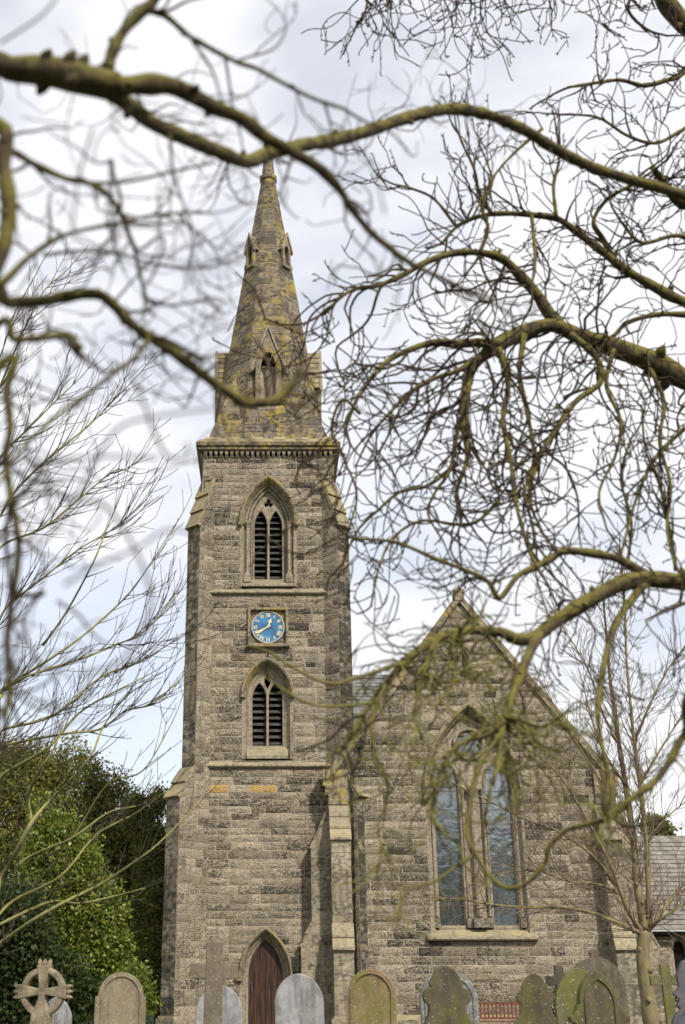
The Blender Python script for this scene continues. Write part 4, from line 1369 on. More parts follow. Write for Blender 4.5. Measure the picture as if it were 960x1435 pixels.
def cross(label, x, y, w, h, sw, arm_z, arm_h, mat, th=0.13, rz=0.0, tilt=0.0):
    root = empty('cross_gravestone', (x, y, 0), label, 'gravestone', 'gravestones in the churchyard')
    Mx = upright(x, y, 0, rz, tilt)
    s_, a = sw / 2, w / 2
    plate('shaft', [[(-s_ * 1.12, 0.2), (s_ * 1.12, 0.2), (s_, h), (-s_, h)]], th, 0.015, mat, root, Mx)
    for sg in (-1, 1):
        q = [(sg * s_ * 0.98, arm_z), (sg * a, arm_z), (sg * a, arm_z + arm_h), (sg * s_ * 0.98, arm_z + arm_h)]
        plate('arm', [q], th * 0.94, 0.015, mat, root, Mx)
    for k, (g_, z0, z1) in enumerate(((0.42, -0.1, 0.12), (0.30, 0.12, 0.24))):
        m = MB(); m.box(x - g_, x + g_, y - g_ * 0.8, y + g_ * 0.8, z0, z1); m.build('step', mat, root)
    return root

headstone('grey arched headstone half hidden behind the ringed cross', -3.746, 22.5, 0.582, 1.337, 'pointed', G_GREY, 0.1, R(-12), R(0.0))
headstone('buff round-topped headstone with square shoulders, left of the tower', -1.979, 17.0, 0.616, 1.713, 'shoulder', G_BUFF, 0.14, R(8), R(0.0))
cross('tall plain stone cross in front of the tower, left of its door', -0.880, 20.0, 0.766, 2.180, 0.269, 1.628, 0.222, G_DULL, 0.16, R(4), R(0.6))
headstone('grey rounded headstone right behind the tall plain cross', -0.844, 22.0, 0.795, 1.538, 'bluntpoint', G_GREY, 0.1, R(0.0), R(0.0))
headstone('grey streaked pointed headstone standing before the brown door', 0.495, 19.0, 0.732, 1.706, 'bluntpoint', G_GREY, 0.1, R(-3), R(-1.5))
headstone('brown rounded headstone before the downpipe of the church', 1.350, 17.0, 0.646, 1.749, 'round', G_BROWN, 0.14, R(-10), R(1.5))
headstone('pale lichened round headstone peeping out behind the large wavy one', 2.846, 20.0, 0.907, 1.754, 'round', G_PALE, 0.12, R(0.0), R(0.0))
headstone('large dark mossy headstone with wavy lobed top under the great window', 2.107, 15.0, 0.621, 1.763, 'ogee', G_MOSS, 0.11, R(4), R(0.0))
headstone('smaller dark mossy lobed headstone in front of the bench end', 3.657, 17.5, 0.555, 1.689, 'ogee', G_MOSS, 0.1, R(-5), R(1))
cross('small pale stone cross farthest back near the church wall', 6.915, 30.0, 0.647, 1.942, 0.204, 1.500, 0.205, G_DULL, 0.14, R(10), R(0))
headstone('olive-green pointed headstone leaning behind the shouldered gothic one', 4.629, 18.5, 0.777, 1.782, 'pointed', G_OLIVE, 0.1, R(0), R(-3))
headstone('tall brown gothic headstone with small carved knob on its point', 5.722, 22.0, 0.979, 2.109, 'knob', G_UMBER, 0.14, R(-4), R(0.0))
headstone('gothic headstone with pointed top and scrolled shoulders beside the bare tree', 4.015, 15.5, 0.738, 1.720, 'gothic', G_MOSS, 0.13, R(6), R(0.0))
cross('mossy yellow-green stone cross right of the bare tree trunk', 7.592, 24.0, 0.600, 1.899, 0.177, 1.520, 0.176, G_OLIVE, 0.13, R(-6), R(-1))
headstone('dark slate headstone with jagged leafy edge at the picture side', 6.481, 19.0, 0.671, 1.968, 'ornate', G_SLATE, 0.1, R(0.0), R(0.0))
headstone('low dark slate round headstone beneath the jagged one', 5.312, 16.0, 0.538, 1.297, 'round', G_SLATE, 0.1, R(0.0), R(0.0))

# ringed cross with flared arms and leaf-tipped ends
def ring_cross(label, x, y, rad, zc, mat, rz=0.0):
    root = empty('ringed_cross_gravestone', (x, y, 0), label, 'gravestone', 'gravestones in the churchyard')
    Mx = upright(x, y, 0, rz, 0)
    plate('ring', [circle(0, zc, rad, 40), circle(0, zc, rad * 0.76, 40)[::-1]], 0.14, 0.02, mat, root, Mx)
    for k in range(4):
        th = R(90 * k)
        ca, sa = math.cos(th), math.sin(th)
        L = rad * 1.08
        pr = [(0.0, -rad * 0.14), (rad * 0.3, -rad * 0.15), (L, -rad * 0.30), (L, rad * 0.30), (rad * 0.3, rad * 0.15), (0.0, rad * 0.14)]
        if k == 3: continue
        plate('arm', [[(u * ca - v * sa, zc + u * sa + v * ca) for u, v in pr]], 0.17, 0.015, mat, root, Mx)
        for q in (-1, 0, 1):     # three leaves on the end
            lf = [(L - 0.01, q * rad * 0.19 - rad * 0.085), (L + rad * 0.12, q * rad * 0.21 - rad * 0.09), (L + rad * 0.26, q * rad * 0.25), (L + rad * 0.12, q * rad * 0.21 + rad * 0.09), (L - 0.01, q * rad * 0.19 + rad * 0.085)]
            plate('leaf_end', [[(u * ca - v * sa, zc + u * sa + v * ca) for u, v in lf]], 0.12, 0.02, mat, root, Mx)
    sh_ = [(-rad * 0.62, 0.25), (rad * 0.62, 0.25), (rad * 0.42, zc - rad * 0.95), (rad * 0.16, zc - rad * 0.3), (rad * 0.15, zc), (-rad * 0.15, zc), (-rad * 0.16, zc - rad * 0.3), (-rad * 0.42, zc - rad * 0.95)]
    plate('shaft', [sh_], 0.18, 0.02, mat, root, Mx)
    m = MB(); m.box(x - 0.45, x + 0.45, y - 0.3, y + 0.3, -0.1, 0.28); m.build('base', mat, root)
    return root
ring_cross('weathered ringed stone cross with leaf-tipped arms, left of all headstones', -3.377, 19.0, 0.342, 1.447, G_BUFF, R(-8))

# benches against the church wall
def bench(x0, x1, y, label):
    root = empty('bench', ((x0 + x1) / 2, y, 0), label, 'bench', 'wooden benches by the church wall')
    m = MB(); m.box(x0, x1, y, y + 0.05, 0.92, 0.99); m.build('top_rail', M_BENCH, root)
    m = MB(); m.box(x0, x1, y + 0.005, y + 0.045, 0.50, 0.56); m.build('lower_rail', M_BENCH, root)
    n = int((x1 - x0) / 0.115)
    for k in range(n):
        u = x0 + 0.06 + (x1 - x0 - 0.12) * k / (n - 1)
        m = MB(); m.box(u - 0.027, u + 0.027, y + 0.012, y + 0.036, 0.56, 0.92); m.build('back_slat', M_BENCH, root)
    for k in range(5):
        m = MB(); m.box(x0 + 0.02, x1 - 0.02, y - 0.46 + 0.095 * k, y - 0.385 + 0.095 * k, 0.43, 0.46); m.build('seat_slat', M_BENCH, root)
    for u in (x0 + 0.03, x1 - 0.03):
        m = MB(); m.box(u - 0.03, u + 0.03, y, y + 0.06, 0, 0.92); m.build('leg', M_BENCH, root)
        m = MB(); m.box(u - 0.03, u + 0.03, y - 0.46, y - 0.40, 0, 0.62); m.build('leg', M_BENCH, root)
        m = MB(); m.box(u - 0.04, u + 0.04, y - 0.5, y, 0.62, 0.66); m.build('armrest', M_BENCH, root)
        m = MB(); m.box(u - 0.025, u + 0.025, y - 0.4, y, 0.36, 0.43); m.build('seat_bearer', M_BENCH, root)
    return root
bench(6.36, 8.05, 39.2, 'red-brown slatted bench below the tall pointed church window')
bench(12.72, 14.4, 39.4, 'red-brown slatted bench just past the small bare tree trunk')

# wheeled bins in the shade by the hedge
def wheelie(x, y, mat, label):
    root = empty('wheelie_bin', (x, y, 0), label, 'bin', 'wheelie bins by the shrubs')
    m = MB()
    vs = [(x - 0.22, y - 0.24, 0.06), (x + 0.22, y - 0.24, 0.06), (x + 0.22, y + 0.24, 0.06), (x - 0.22, y + 0.24, 0.06), (x - 0.28, y - 0.33, 0.95), (x + 0.28, y - 0.33, 0.95), (x + 0.28, y + 0.30, 0.95), (x - 0.28, y + 0.30, 0.95)]
    m.add(vs, [(0, 1, 5, 4), (1, 2, 6, 5), (2, 3, 7, 6), (3, 0, 4, 7), (3, 2, 1, 0), (4, 5, 6, 7)])
    m.box(x - 0.30, x + 0.30, y - 0.36, y + 0.31, 0.90, 0.955)
    m.build('body', mat, root)
    m = MB(); m.prism([(-0.37, 0.96), (-0.37, 0.99), (0.0, 1.05), (0.34, 1.02), (0.34, 0.96)], Vector((0, y, 0)), Yv, Z, X, x - 0.30, x + 0.30); m.build('lid', mat, root)
    m = MB(); m.cyl((x - 0.24, y + 0.38, 0.98), (x + 0.24, y + 0.38, 0.98), 0.02, None, 8); m.build('handle', mat, root)
    for sx in (-1, 1):
        m = MB(); m.cyl((x + sx * 0.25, y + 0.24, 0.1), (x + sx * 0.30, y + 0.24, 0.1), 0.1, None, 12); m.build('wheel', M_RUBBER, root)
wheelie(-3.5, 36.0, M_BIN, 'dark green wheelie bin beside the tower corner')
wheelie(-4.1, 36.4, M_BIN2, 'brown wheelie bin half hidden behind the rounded buff headstone')
# ================================================================== TREES
def bark_mat(name, c0, c1, moss, moss_amt, scale=20.0, bmp=0.6):
    m, t, b = new_mat(name)
    n = noise_tex(t, scale, 5, 0.6, (1, 1, 0.5))
    n2 = noise_tex(t, scale * 0.35, 4, 0.6, (1, 1, 1), (5, 2, 1))
    c = ramp(t, n, [(0.3, c0), (0.7, c1)])
    g = t.nodes.new('ShaderNodeNewGeometry')
    sz = t.nodes.new('ShaderNodeSeparateXYZ')
    t.links.new(g.outputs['Normal'], sz.inputs[0])
    k = mth(t, 'ADD', mth(t, 'MULTIPLY', n2, 1.0), mth(t, 'MULTIPLY', sz.outputs[2], 0.22))
    mm = ramp(t, k, [(0.62 - 0.3 * moss_amt, (0, 0, 0)), (0.8 - 0.3 * moss_amt, (1, 1, 1))])
    c = mixc(t, mth(t, 'MULTIPLY', mm, 0.85), c, moss)
    t.links.new(c, b.inputs['Base Color'])
    b.inputs['Roughness'].default_value = 0.9
    b.inputs['Specular IOR Level'].default_value = 0.15
    bump(t, b, n, bmp, 0.02)
    return m
B_WILLOW = bark_mat('willow_bark', (0.04, 0.03, 0.02), (0.115, 0.088, 0.05), (0.155, 0.138, 0.034), 0.72, 26, 1.0)
B_WTWIG = bark_mat('willow_twig', (0.035, 0.022, 0.018), (0.075, 0.048, 0.035), (0.085, 0.078, 0.028), 0.3, 30)
B_WGREEN = bark_mat('green_willow_twig', (0.10, 0.068, 0.034), (0.17, 0.135, 0.055), (0.175, 0.18, 0.042), 0.6, 30)
B_YARD = bark_mat('smooth_bark', (0.13, 0.10, 0.065), (0.25, 0.20, 0.125), (0.20, 0.18, 0.06), 0.45, 9)
B_YTWIG = bark_mat('pale_brown_twig', (0.12, 0.085, 0.065), (0.22, 0.16, 0.125), (0.17, 0.15, 0.07), 0.2, 9)
B_LIMB = bark_mat('lichened_limb', (0.14, 0.12, 0.06), (0.28, 0.25, 0.13), (0.26, 0.25, 0.07), 0.6, 9)
B_LTWIG = bark_mat('grey_twig', (0.04, 0.03, 0.026), (0.08, 0.062, 0.05), (0.11, 0.10, 0.04), 0.2, 9)

def spline(pts, rad, per=6):
    """Catmull-Rom through the traced points"""
    P = [Vector(p) for p in pts]
    if len(P) < 2: return P, rad
    P = [P[0] * 2 - P[1]] + P + [P[-1] * 2 - P[-2]]
    out, rr = [], []
    for i in range(1, len(P) - 2):
        for k in range(per):
            t = k / per
            a, b, c, d = P[i - 1], P[i], P[i + 1], P[i + 2]
            out.append(0.5 * ((2 * b) + (c - a) * t + (2 * a - 5 * b + 4 * c - d) * t * t + (3 * b - a - 3 * c + d) * t ** 3))
            rr.append(rad[i - 1] * (1 - t) + rad[i] * t)
    out.append(P[-2]); rr.append(rad[-1])
    return out, rr

def rough(pts, rad, q, amp=0.12, f=3.0):
    s_ = q.uniform(0, 100)
    out = []
    L = 0
    for i, r_ in enumerate(rad):
        if i: L += (pts[i] - pts[i - 1]).length
        out.append(r_ * (1 + amp * noise.noise(Vector((L * f / max(0.02, rad[0] * 8), s_, 0)))))
    return out

class Tree:
    def __init__(s, name, label, loc, bark, twig, group='bare trees', seed=1):
        s.root = empty(name, loc, label, 'tree', group)
        s.bark, s.twigmat = bark, twig
        s.tw = MB()
        s.q = random.Random(seed)
        s.count = 0
    def limb(s, pts, r0, r1, name='bough', per=6, sides=8, amp=0.30, mat=None):
        n = len(pts)
        rad = [r0 + (r1 - r0) * (i / (n - 1)) ** 0.8 for i in range(n)]
        P, rr = spline(pts, rad, per)
        rr = rough(P, rr, s.q, amp)
        m = MB()
        m.tube(P, rr, sides)
        for i in range(2, len(P) - 2):                     # knots and spur stubs
            if s.q.random() < 0.22 and rr[i] > 0.006:
                d = Vector((s.q.gauss(0, 1), s.q.gauss(0, 1), s.q.gauss(0, 1))).normalized()
                m.tube([P[i], P[i] + d * rr[i] * 1.25, P[i] + d * rr[i] * 1.7], [rr[i] * 0.6, rr[i] * 0.42, rr[i] * 0.12], 5)
        m.build(name, mat or s.bark, s.root, smooth=True)
        return P, rr
    def thin(s, pts, r0, r1, per=5, sides=5):
        n = len(pts)
        rad = [r0 + (r1 - r0) * i / (n - 1) for i in range(n)]
        P, rr = spline(pts, rad, per)
        s.tw.tube(P, rr, sides)
        return P, rr
    def curly(s, p, d, length, r, level, step, curl=1.0, grav=-0.25, up=0.5, child=0.35, buds=True, minr=0.0008):
        """contorted willow shoot: winds about, hangs, turns up at its tip"""
        q = s.q
        n = max(4, int(length / step))
        d = d.normalized()
        ax = Vector((q.gauss(0, 1), q.gauss(0, 1), q.gauss(0, 1))).normalized()
        ph = q.uniform(0, 6.28); fq = q.uniform(0.22, 0.55)
        pts = [p.copy()]; rad = [r]
        kids = []
        for i in range(n):
            t = i / n
            k = math.sin(ph + i * fq) * curl * 0.42
            d = (d + ax.cross(d) * k + Vector((q.gauss(0, 1), q.gauss(0, 1), q.gauss(0, 1))) * (0.05 + 0.24 * (i % 3 == 0))).normalized()
            d = (d + Z * (grav * (1 - t) + up * t * t) * 0.25).normalized()
            if q.random() < 0.12: ax = (ax + Vector((q.gauss(0, 1), q.gauss(0, 1), q.gauss(0, 1))) * 0.9).normalized()
            p = p + d * step
            pts.append(p.copy()); rad.append(max(minr, r * (1 - 0.72 * (i + 1) / n)))
            if level > 0 and i > 0 and q.random() < child:
                side = d.orthogonal().normalized()
                side = Matrix.Rotation(q.uniform(0, 6.28), 3, d) @ side
                kids.append((p.copy(), (d * 0.6 + side * 0.9).normalized(), length * q.uniform(0.4, 0.8) * (1 - 0.4 * t), max(minr, rad[-1] * 0.7)))
            elif buds and level <= 1 and i > 1 and q.random() < 0.5:
                side = Matrix.Rotation(q.uniform(0, 6.28), 3, d) @ d.orthogonal().normalized()
                b_ = (d * 0.7 + side * 0.6).normalized()
                rb = max(rad[-1] * 1.15, minr * 1.5)
                s.tw.tube([p, p + b_ * rb * 2.2, p + b_ * rb * 4.5], [rb * 0.9, rb, rb * 0.2], 3, cap=False)
        s.tw.tube(pts, rad, 4 if r < 0.004 * 3 else 5, cap=False)
        s.count += 1
        for kp, kd, kl, kr in kids:
            s.curly(kp, kd, kl, kr, level - 1, step, curl, grav * 0.8, up, child, buds, minr)
    def straight(s, p, d, length, r, level, step, up=0.15, child=0.3, spread=0.7, minr=0.003, wob=0.05):
        """ordinary tree shoot: nearly straight, side shoots in pairs, rising"""
        q = s.q
        n = max(3, int(length / step))
        d = d.normalized()
        pts = [p.copy()]; rad = [r]; kids = []
        for i in range(n):
            t = i / n
            d = (d + Vector((q.gauss(0, 1), q.gauss(0, 1), q.gauss(0, 1))) * wob + Z * up * 0.12).normalized()
            p = p + d * step
            pts.append(p.copy()); rad.append(max(minr, r * (1 - 0.75 * (i + 1) / n)))
            if level > 0 and i > 0 and q.random() < child:
                side = Matrix.Rotation(q.uniform(0, 6.28), 3, d) @ d.orthogonal().normalized()
                for sg in ((1, -1) if q.random() < 0.4 else (1,)):
                    kids.append((p.copy(), (d + side * spread * sg * q.uniform(0.7, 1.3)).normalized(), length * q.uniform(0.25, 0.6) * (1.1 - 0.6 * t), max(minr, rad[-1] * 0.6)))
        s.tw.tube(pts, rad, 4, cap=False)
        s.count += 1
        for kp, kd, kl, kr in kids:
            s.straight(kp, kd, kl, kr, level - 1, step, up, child, spread, minr, wob)
    def dress(s, P, rr, dens, length, r, level, step, t0=0.0, t1=1.0, curly=True, bias=Vector((0, 0, 0)), **kw):
        """hang shoots along a traced limb"""
        q = s.q
        end = (P[-1] - P[-2]).normalized()
        if rr[-1] < 2.2 * r: (s.curly if curly else s.straight)(P[-1].copy(), end, length * 0.9, rr[-1] * 0.95, min(level, 1), step, **kw)
        L = sum((P[i + 1] - P[i]).length for i in range(len(P) - 1))
        for _ in range(max(1, int(L * dens * (t1 - t0)))):
            i = int((t0 + (t1 - t0) * q.random()) * (len(P) - 2))
            d = (P[i + 1] - P[i]).normalized()
            side = Matrix.Rotation(q.uniform(0, 6.28), 3, d) @ d.orthogonal().normalized()
            dd = (d * q.uniform(0.4, 1.4) + side + bias).normalized()
            ln = length * q.uniform(0.5, 1.25)
            (s.curly if curly else s.straight)(P[i].copy(), dd, ln, min(r * q.uniform(0.7, 1.2), rr[i] * 0.8), level, step, **kw)
    def burst(s, c, n, length, r, level, step, **kw):
        for _ in range(n):
            q = s.q
            d = Vector((q.gauss(0, 1), q.gauss(0, 0.6), q.gauss(0, 0.8)))
            s.curly(Vector(c), d, length * q.uniform(0.5, 1.3), r * q.uniform(0.7, 1.2), level, step, **kw)
    def finish(s, name='twigs'):
        if s.tw.v: s.tw.build(name, s.twigmat, s.root, kind='stuff', smooth=True)

lw_ = Tree('willow_tree', 'near blurred willow whose thick mossy bough crosses the spire tip', (-1.42, 2.9, 0), B_WILLOW, B_WTWIG, 'bare willows framing the view', 3)
lw_.limb([(-1.42, 2.9, -0.2), (-1.44, 2.9, 0.8), (-1.38, 2.92, 1.9), (-1.42, 2.9, 3.0), (-1.36, 2.95, 4.1), (-1.45, 3.0, 6.0)], 0.15, 0.06, name='trunk', sides=12)
P, rr = lw_.limb([(-1.380, 2.900, 3.880), (-0.899, 2.800, 4.157), (-0.770, 2.800, 4.165), (-0.661, 2.800, 4.157), (-0.551, 2.800, 4.124), (-0.453, 2.800, 4.097)], 0.0454, 0.0408, sides=8)
lw_.dress(P, rr, 2, 0.3, 0.004, 1, 0.03, up=0.4, child=0.12, minr=0.0016)
P, rr = lw_.limb([(-0.464, 2.800, 4.097), (-0.374, 2.846, 4.149), (-0.290, 2.892, 4.179), (-0.170, 2.938, 4.141), (-0.081, 2.985, 4.133), (-0.009, 3.031, 4.102), (0.083, 3.077, 4.077), (0.172, 3.123, 4.046), (0.238, 3.169, 3.997), (0.273, 3.215, 3.964), (0.352, 3.262, 3.890), (0.472, 3.308, 3.815), (0.606, 3.354, 3.770), (0.753, 3.400, 3.716)], 0.0343, 0.0060, sides=8)
lw_.dress(P, rr, 9, 0.45, 0.0055, 2, 0.03, grav=-0.1, up=0.4, child=0.16, minr=0.0016)
P, rr = lw_.limb([(-0.473, 2.800, 4.075), (-0.431, 2.968, 4.167), (-0.382, 3.137, 4.245), (-0.283, 3.305, 4.322), (-0.171, 3.474, 4.397), (-0.081, 3.642, 4.492), (0.006, 3.811, 4.668), (0.146, 3.979, 4.844), (0.293, 4.147, 5.008), (0.468, 4.316, 5.202), (0.624, 4.484, 5.402), (0.809, 4.653, 5.597), (0.986, 4.821, 5.756), (1.187, 4.989, 5.854), (1.396, 5.158, 5.905), (1.591, 5.326, 5.923), (1.815, 5.495, 5.944), (2.071, 5.663, 5.985), (2.483, 5.832, 5.990), (2.783, 6.000, 6.021)], 0.0257, 0.0329, sides=8)
lw_.dress(P, rr, 7, 0.45, 0.0045, 2, 0.035, grav=-0.1, up=0.4, child=0.16, minr=0.0012)
P, rr = lw_.limb([(-0.488, 2.800, 4.162), (-0.475, 2.800, 4.234), (-0.448, 2.800, 4.310), (-0.407, 2.800, 4.375), (-0.364, 2.800, 4.424), (-0.331, 2.800, 4.497)], 0.0216, 0.0157, sides=8)
lw_.dress(P, rr, 7, 0.34, 0.0045, 1, 0.03, grav=-0.1, up=0.4, child=0.16, minr=0.0016)
P, rr = lw_.limb([(-0.379, 2.800, 4.398), (-0.321, 2.825, 4.400), (-0.254, 2.850, 4.349), (-0.204, 2.875, 4.333), (-0.103, 2.900, 4.288), (-0.036, 2.925, 4.282), (0.043, 2.950, 4.250), (0.145, 2.975, 4.207), (0.242, 3.000, 4.189)], 0.0111, 0.0057, sides=8)
lw_.dress(P, rr, 9, 0.45, 0.0055, 2, 0.03, grav=-0.1, up=0.4, child=0.16, minr=0.0016)
P, rr = lw_.thin([(-0.232, 2.800, 4.273), (-0.184, 2.767, 4.167), (-0.156, 2.733, 4.069), (-0.136, 2.700, 3.961)], 0.0055, 0.0031)
P, rr = lw_.limb([(-1.380, 2.900, 3.080), (-0.882, 2.700, 3.796), (-0.787, 2.718, 3.823), (-0.723, 2.736, 3.801), (-0.663, 2.755, 3.772), (-0.582, 2.773, 3.742), (-0.507, 2.791, 3.736), (-0.462, 2.809, 3.707), (-0.434, 2.827, 3.678), (-0.409, 2.845, 3.617), (-0.388, 2.864, 3.566), (-0.370, 2.882, 3.489), (-0.350, 2.900, 3.417)], 0.0152, 0.0051, sides=8)
lw_.dress(P, rr, 9, 0.45, 0.0055, 2, 0.03, grav=-0.1, up=0.4, child=0.16, minr=0.0016)
P, rr = lw_.limb([(-1.380, 2.900, 2.780), (-0.813, 2.700, 3.291), (-0.729, 2.729, 3.359), (-0.674, 2.757, 3.453), (-0.631, 2.786, 3.520), (-0.573, 2.814, 3.581), (-0.436, 2.843, 3.640), (-0.316, 2.871, 3.691), (-0.169, 2.900, 3.717)], 0.0153, 0.0032, sides=8)
lw_.dress(P, rr, 9, 0.45, 0.0055, 2, 0.03, grav=-0.1, up=0.4, child=0.16, minr=0.0016)
P, rr = lw_.limb([(-1.380, 2.900, 3.580), (-0.777, 2.600, 3.775), (-0.718, 2.600, 3.643), (-0.692, 2.600, 3.516), (-0.694, 2.600, 3.403), (-0.719, 2.600, 3.293), (-0.762, 2.600, 3.207)], 0.0255, 0.0202, sides=8)
lw_.dress(P, rr, 7, 0.34, 0.0045, 1, 0.03, grav=-0.1, up=0.4, child=0.16, minr=0.0016)
P, rr = lw_.thin([(-0.603, 2.800, 3.768), (-0.513, 2.825, 3.767), (-0.413, 2.850, 3.791), (-0.301, 2.875, 3.841), (-0.168, 2.900, 3.898)], 0.0062, 0.0043)
P, rr = lw_.thin([(-0.636, 2.800, 3.499), (-0.540, 2.820, 3.527), (-0.431, 2.840, 3.531), (-0.309, 2.860, 3.506), (-0.177, 2.880, 3.512), (-0.075, 2.900, 3.562)], 0.0060, 0.0031)
lw_.dress(P, rr, 7, 0.34, 0.0045, 1, 0.03, grav=-0.1, up=0.4, child=0.16, minr=0.0016)
P, rr = lw_.thin([(-0.393, 2.800, 3.566), (-0.365, 2.800, 3.518), (-0.306, 2.800, 3.566), (-0.298, 2.800, 3.518), (-0.322, 2.800, 3.435), (-0.349, 2.800, 3.377), (-0.323, 2.800, 3.308)], 0.0051, 0.0030)
lw_.dress(P, rr, 7, 0.34, 0.0045, 1, 0.03, grav=-0.1, up=0.4, child=0.16, minr=0.0016)
P, rr = lw_.thin([(-0.286, 2.750, 3.880), (-0.270, 2.733, 3.736), (-0.226, 2.717, 3.578), (-0.197, 2.700, 3.496)], 0.0052, 0.0029)
lw_.dress(P, rr, 7, 0.34, 0.0045, 1, 0.03, grav=-0.1, up=0.4, child=0.16, minr=0.0016)
P, rr = lw_.limb([(-1.380, 2.900, 2.480), (-0.851, 2.900, 3.398), (-0.756, 2.927, 3.424), (-0.659, 2.953, 3.445), (-0.593, 2.980, 3.479), (-0.513, 3.007, 3.503), (-0.467, 3.033, 3.485), (-0.421, 3.060, 3.442), (-0.362, 3.087, 3.404), (-0.305, 3.113, 3.380), (-0.230, 3.140, 3.331), (-0.154, 3.167, 3.281), (-0.100, 3.193, 3.254), (-0.053, 3.220, 3.246), (0.022, 3.247, 3.274), (0.072, 3.273, 3.338), (0.109, 3.300, 3.408)], 0.0184, 0.0159, sides=8)
lw_.dress(P, rr, 9, 0.45, 0.0055, 2, 0.03, grav=-0.1, up=0.4, child=0.16, minr=0.0016)
P, rr = lw_.thin([(0.022, 3.300, 3.301), (0.076, 3.300, 3.281), (0.144, 3.300, 3.271)], 0.0079, 0.0045)
P, rr = lw_.thin([(0.000, 3.300, 3.296), (0.009, 3.300, 3.378), (-0.009, 3.300, 3.455), (-0.041, 3.300, 3.534)], 0.0079, 0.0035)
P, rr = lw_.limb([(-1.380, 2.900, 2.380), (-0.791, 2.800, 3.223), (-0.700, 2.825, 3.242), (-0.628, 2.850, 3.261), (-0.570, 2.875, 3.284), (-0.525, 2.900, 3.253)], 0.0127, 0.0091, sides=8)
lw_.dress(P, rr, 7, 0.34, 0.0045, 1, 0.03, grav=-0.1, up=0.4, child=0.16, minr=0.0016)
P, rr = lw_.limb([(-0.339, 2.900, 3.285), (-0.372, 2.887, 3.223), (-0.399, 2.875, 3.189), (-0.429, 2.862, 3.155), (-0.494, 2.850, 3.087), (-0.569, 2.837, 3.016), (-0.627, 2.825, 2.942), (-0.665, 2.812, 2.882), (-0.713, 2.800, 2.775)], 0.0081, 0.0046, sides=8)
lw_.dress(P, rr, 7, 0.34, 0.0045, 1, 0.03, grav=-0.1, up=0.4, child=0.16, minr=0.0016)
P, rr = lw_.thin([(-0.579, 2.900, 3.299), (-0.534, 2.900, 3.230), (-0.451, 2.900, 3.185), (-0.373, 2.900, 3.219), (-0.310, 2.900, 3.242)], 0.0051, 0.0030)
lw_.dress(P, rr, 7, 0.34, 0.0045, 1, 0.03, grav=-0.1, up=0.4, child=0.16, minr=0.0016)
P, rr = lw_.thin([(-0.326, 2.900, 3.295), (-0.274, 2.900, 3.276), (-0.203, 2.900, 3.230), (-0.182, 2.900, 3.203)], 0.0091, 0.0060)
P, rr = lw_.limb([(-1.380, 2.900, 2.380), (-0.744, 2.800, 3.130), (-0.709, 2.820, 3.071), (-0.694, 2.840, 2.978), (-0.703, 2.860, 2.903), (-0.683, 2.880, 2.788), (-0.659, 2.900, 2.674), (-0.663, 2.920, 2.581), (-0.672, 2.940, 2.509), (-0.679, 2.960, 2.409), (-0.668, 2.980, 2.310), (-0.679, 3.000, 2.222)], 0.0125, 0.0083, sides=8)
lw_.dress(P, rr, 9, 0.45, 0.0055, 2, 0.03, grav=-0.1, up=0.4, child=0.16, minr=0.0016)
P, rr = lw_.thin([(-0.662, 2.900, 2.536), (-0.612, 2.900, 2.526), (-0.581, 2.900, 2.536), (-0.619, 2.900, 2.497), (-0.625, 2.900, 2.440), (-0.594, 2.900, 2.365)], 0.0074, 0.0036)
lw_.dress(P, rr, 7, 0.34, 0.0045, 1, 0.03, grav=-0.1, up=0.4, child=0.16, minr=0.0016)
P, rr = lw_.thin([(-0.691, 2.900, 2.796), (-0.692, 2.900, 2.674), (-0.670, 2.900, 2.536), (-0.670, 2.900, 2.402), (-0.642, 2.900, 2.328)], 0.0076, 0.0045)
lw_.dress(P, rr, 7, 0.34, 0.0045, 1, 0.03, grav=-0.1, up=0.4, child=0.16, minr=0.0016)
P, rr = lw_.thin([(-0.490, 2.600, 2.418), (-0.438, 2.600, 2.384), (-0.403, 2.600, 2.339), (-0.368, 2.600, 2.311)], 0.0041, 0.0024)
P, rr = lw_.thin([(-0.509, 2.000, 2.286), (-0.406, 1.980, 2.333), (-0.344, 1.960, 2.422), (-0.282, 1.940, 2.534), (-0.209, 1.920, 2.554), (-0.098, 1.900, 2.562)], 0.0032, 0.0026)
P, rr = lw_.thin([(-0.278, 2.000, 2.709), (-0.238, 1.980, 2.621), (-0.214, 1.960, 2.551), (-0.183, 1.940, 2.484), (-0.146, 1.920, 2.475), (-0.145, 1.900, 2.494)], 0.0035, 0.0026)
P, rr = lw_.thin([(-0.519, 2.000, 2.396), (-0.428, 1.988, 2.434), (-0.352, 1.975, 2.414), (-0.291, 1.962, 2.393), (-0.232, 1.950, 2.302), (-0.202, 1.938, 2.212), (-0.219, 1.925, 2.145), (-0.252, 1.912, 2.092), (-0.314, 1.900, 2.071)], 0.0039, 0.0028)
P, rr = lw_.thin([(-0.366, 2.000, 2.259), (-0.300, 1.975, 2.291), (-0.235, 1.950, 2.309), (-0.171, 1.925, 2.337), (-0.094, 1.900, 2.304)], 0.0032, 0.0025)
P, rr = lw_.thin([(-0.541, 2.000, 2.497), (-0.415, 1.967, 2.489), (-0.292, 1.933, 2.481), (-0.195, 1.900, 2.463)], 0.0033, 0.0025)
P, rr = lw_.thin([(-0.371, 2.000, 3.273), (-0.384, 1.950, 3.106), (-0.380, 1.900, 2.934)], 0.0030, 0.0022)
P, rr = lw_.thin([(0.239, 2.000, 3.056), (0.209, 1.950, 3.141), (0.135, 1.900, 3.190)], 0.0022, 0.0017)
P, rr = lw_.thin([(-0.587, 2.000, 3.505), (-0.487, 1.950, 3.537), (-0.434, 1.900, 3.566)], 0.0031, 0.0024)
lw_.finish()
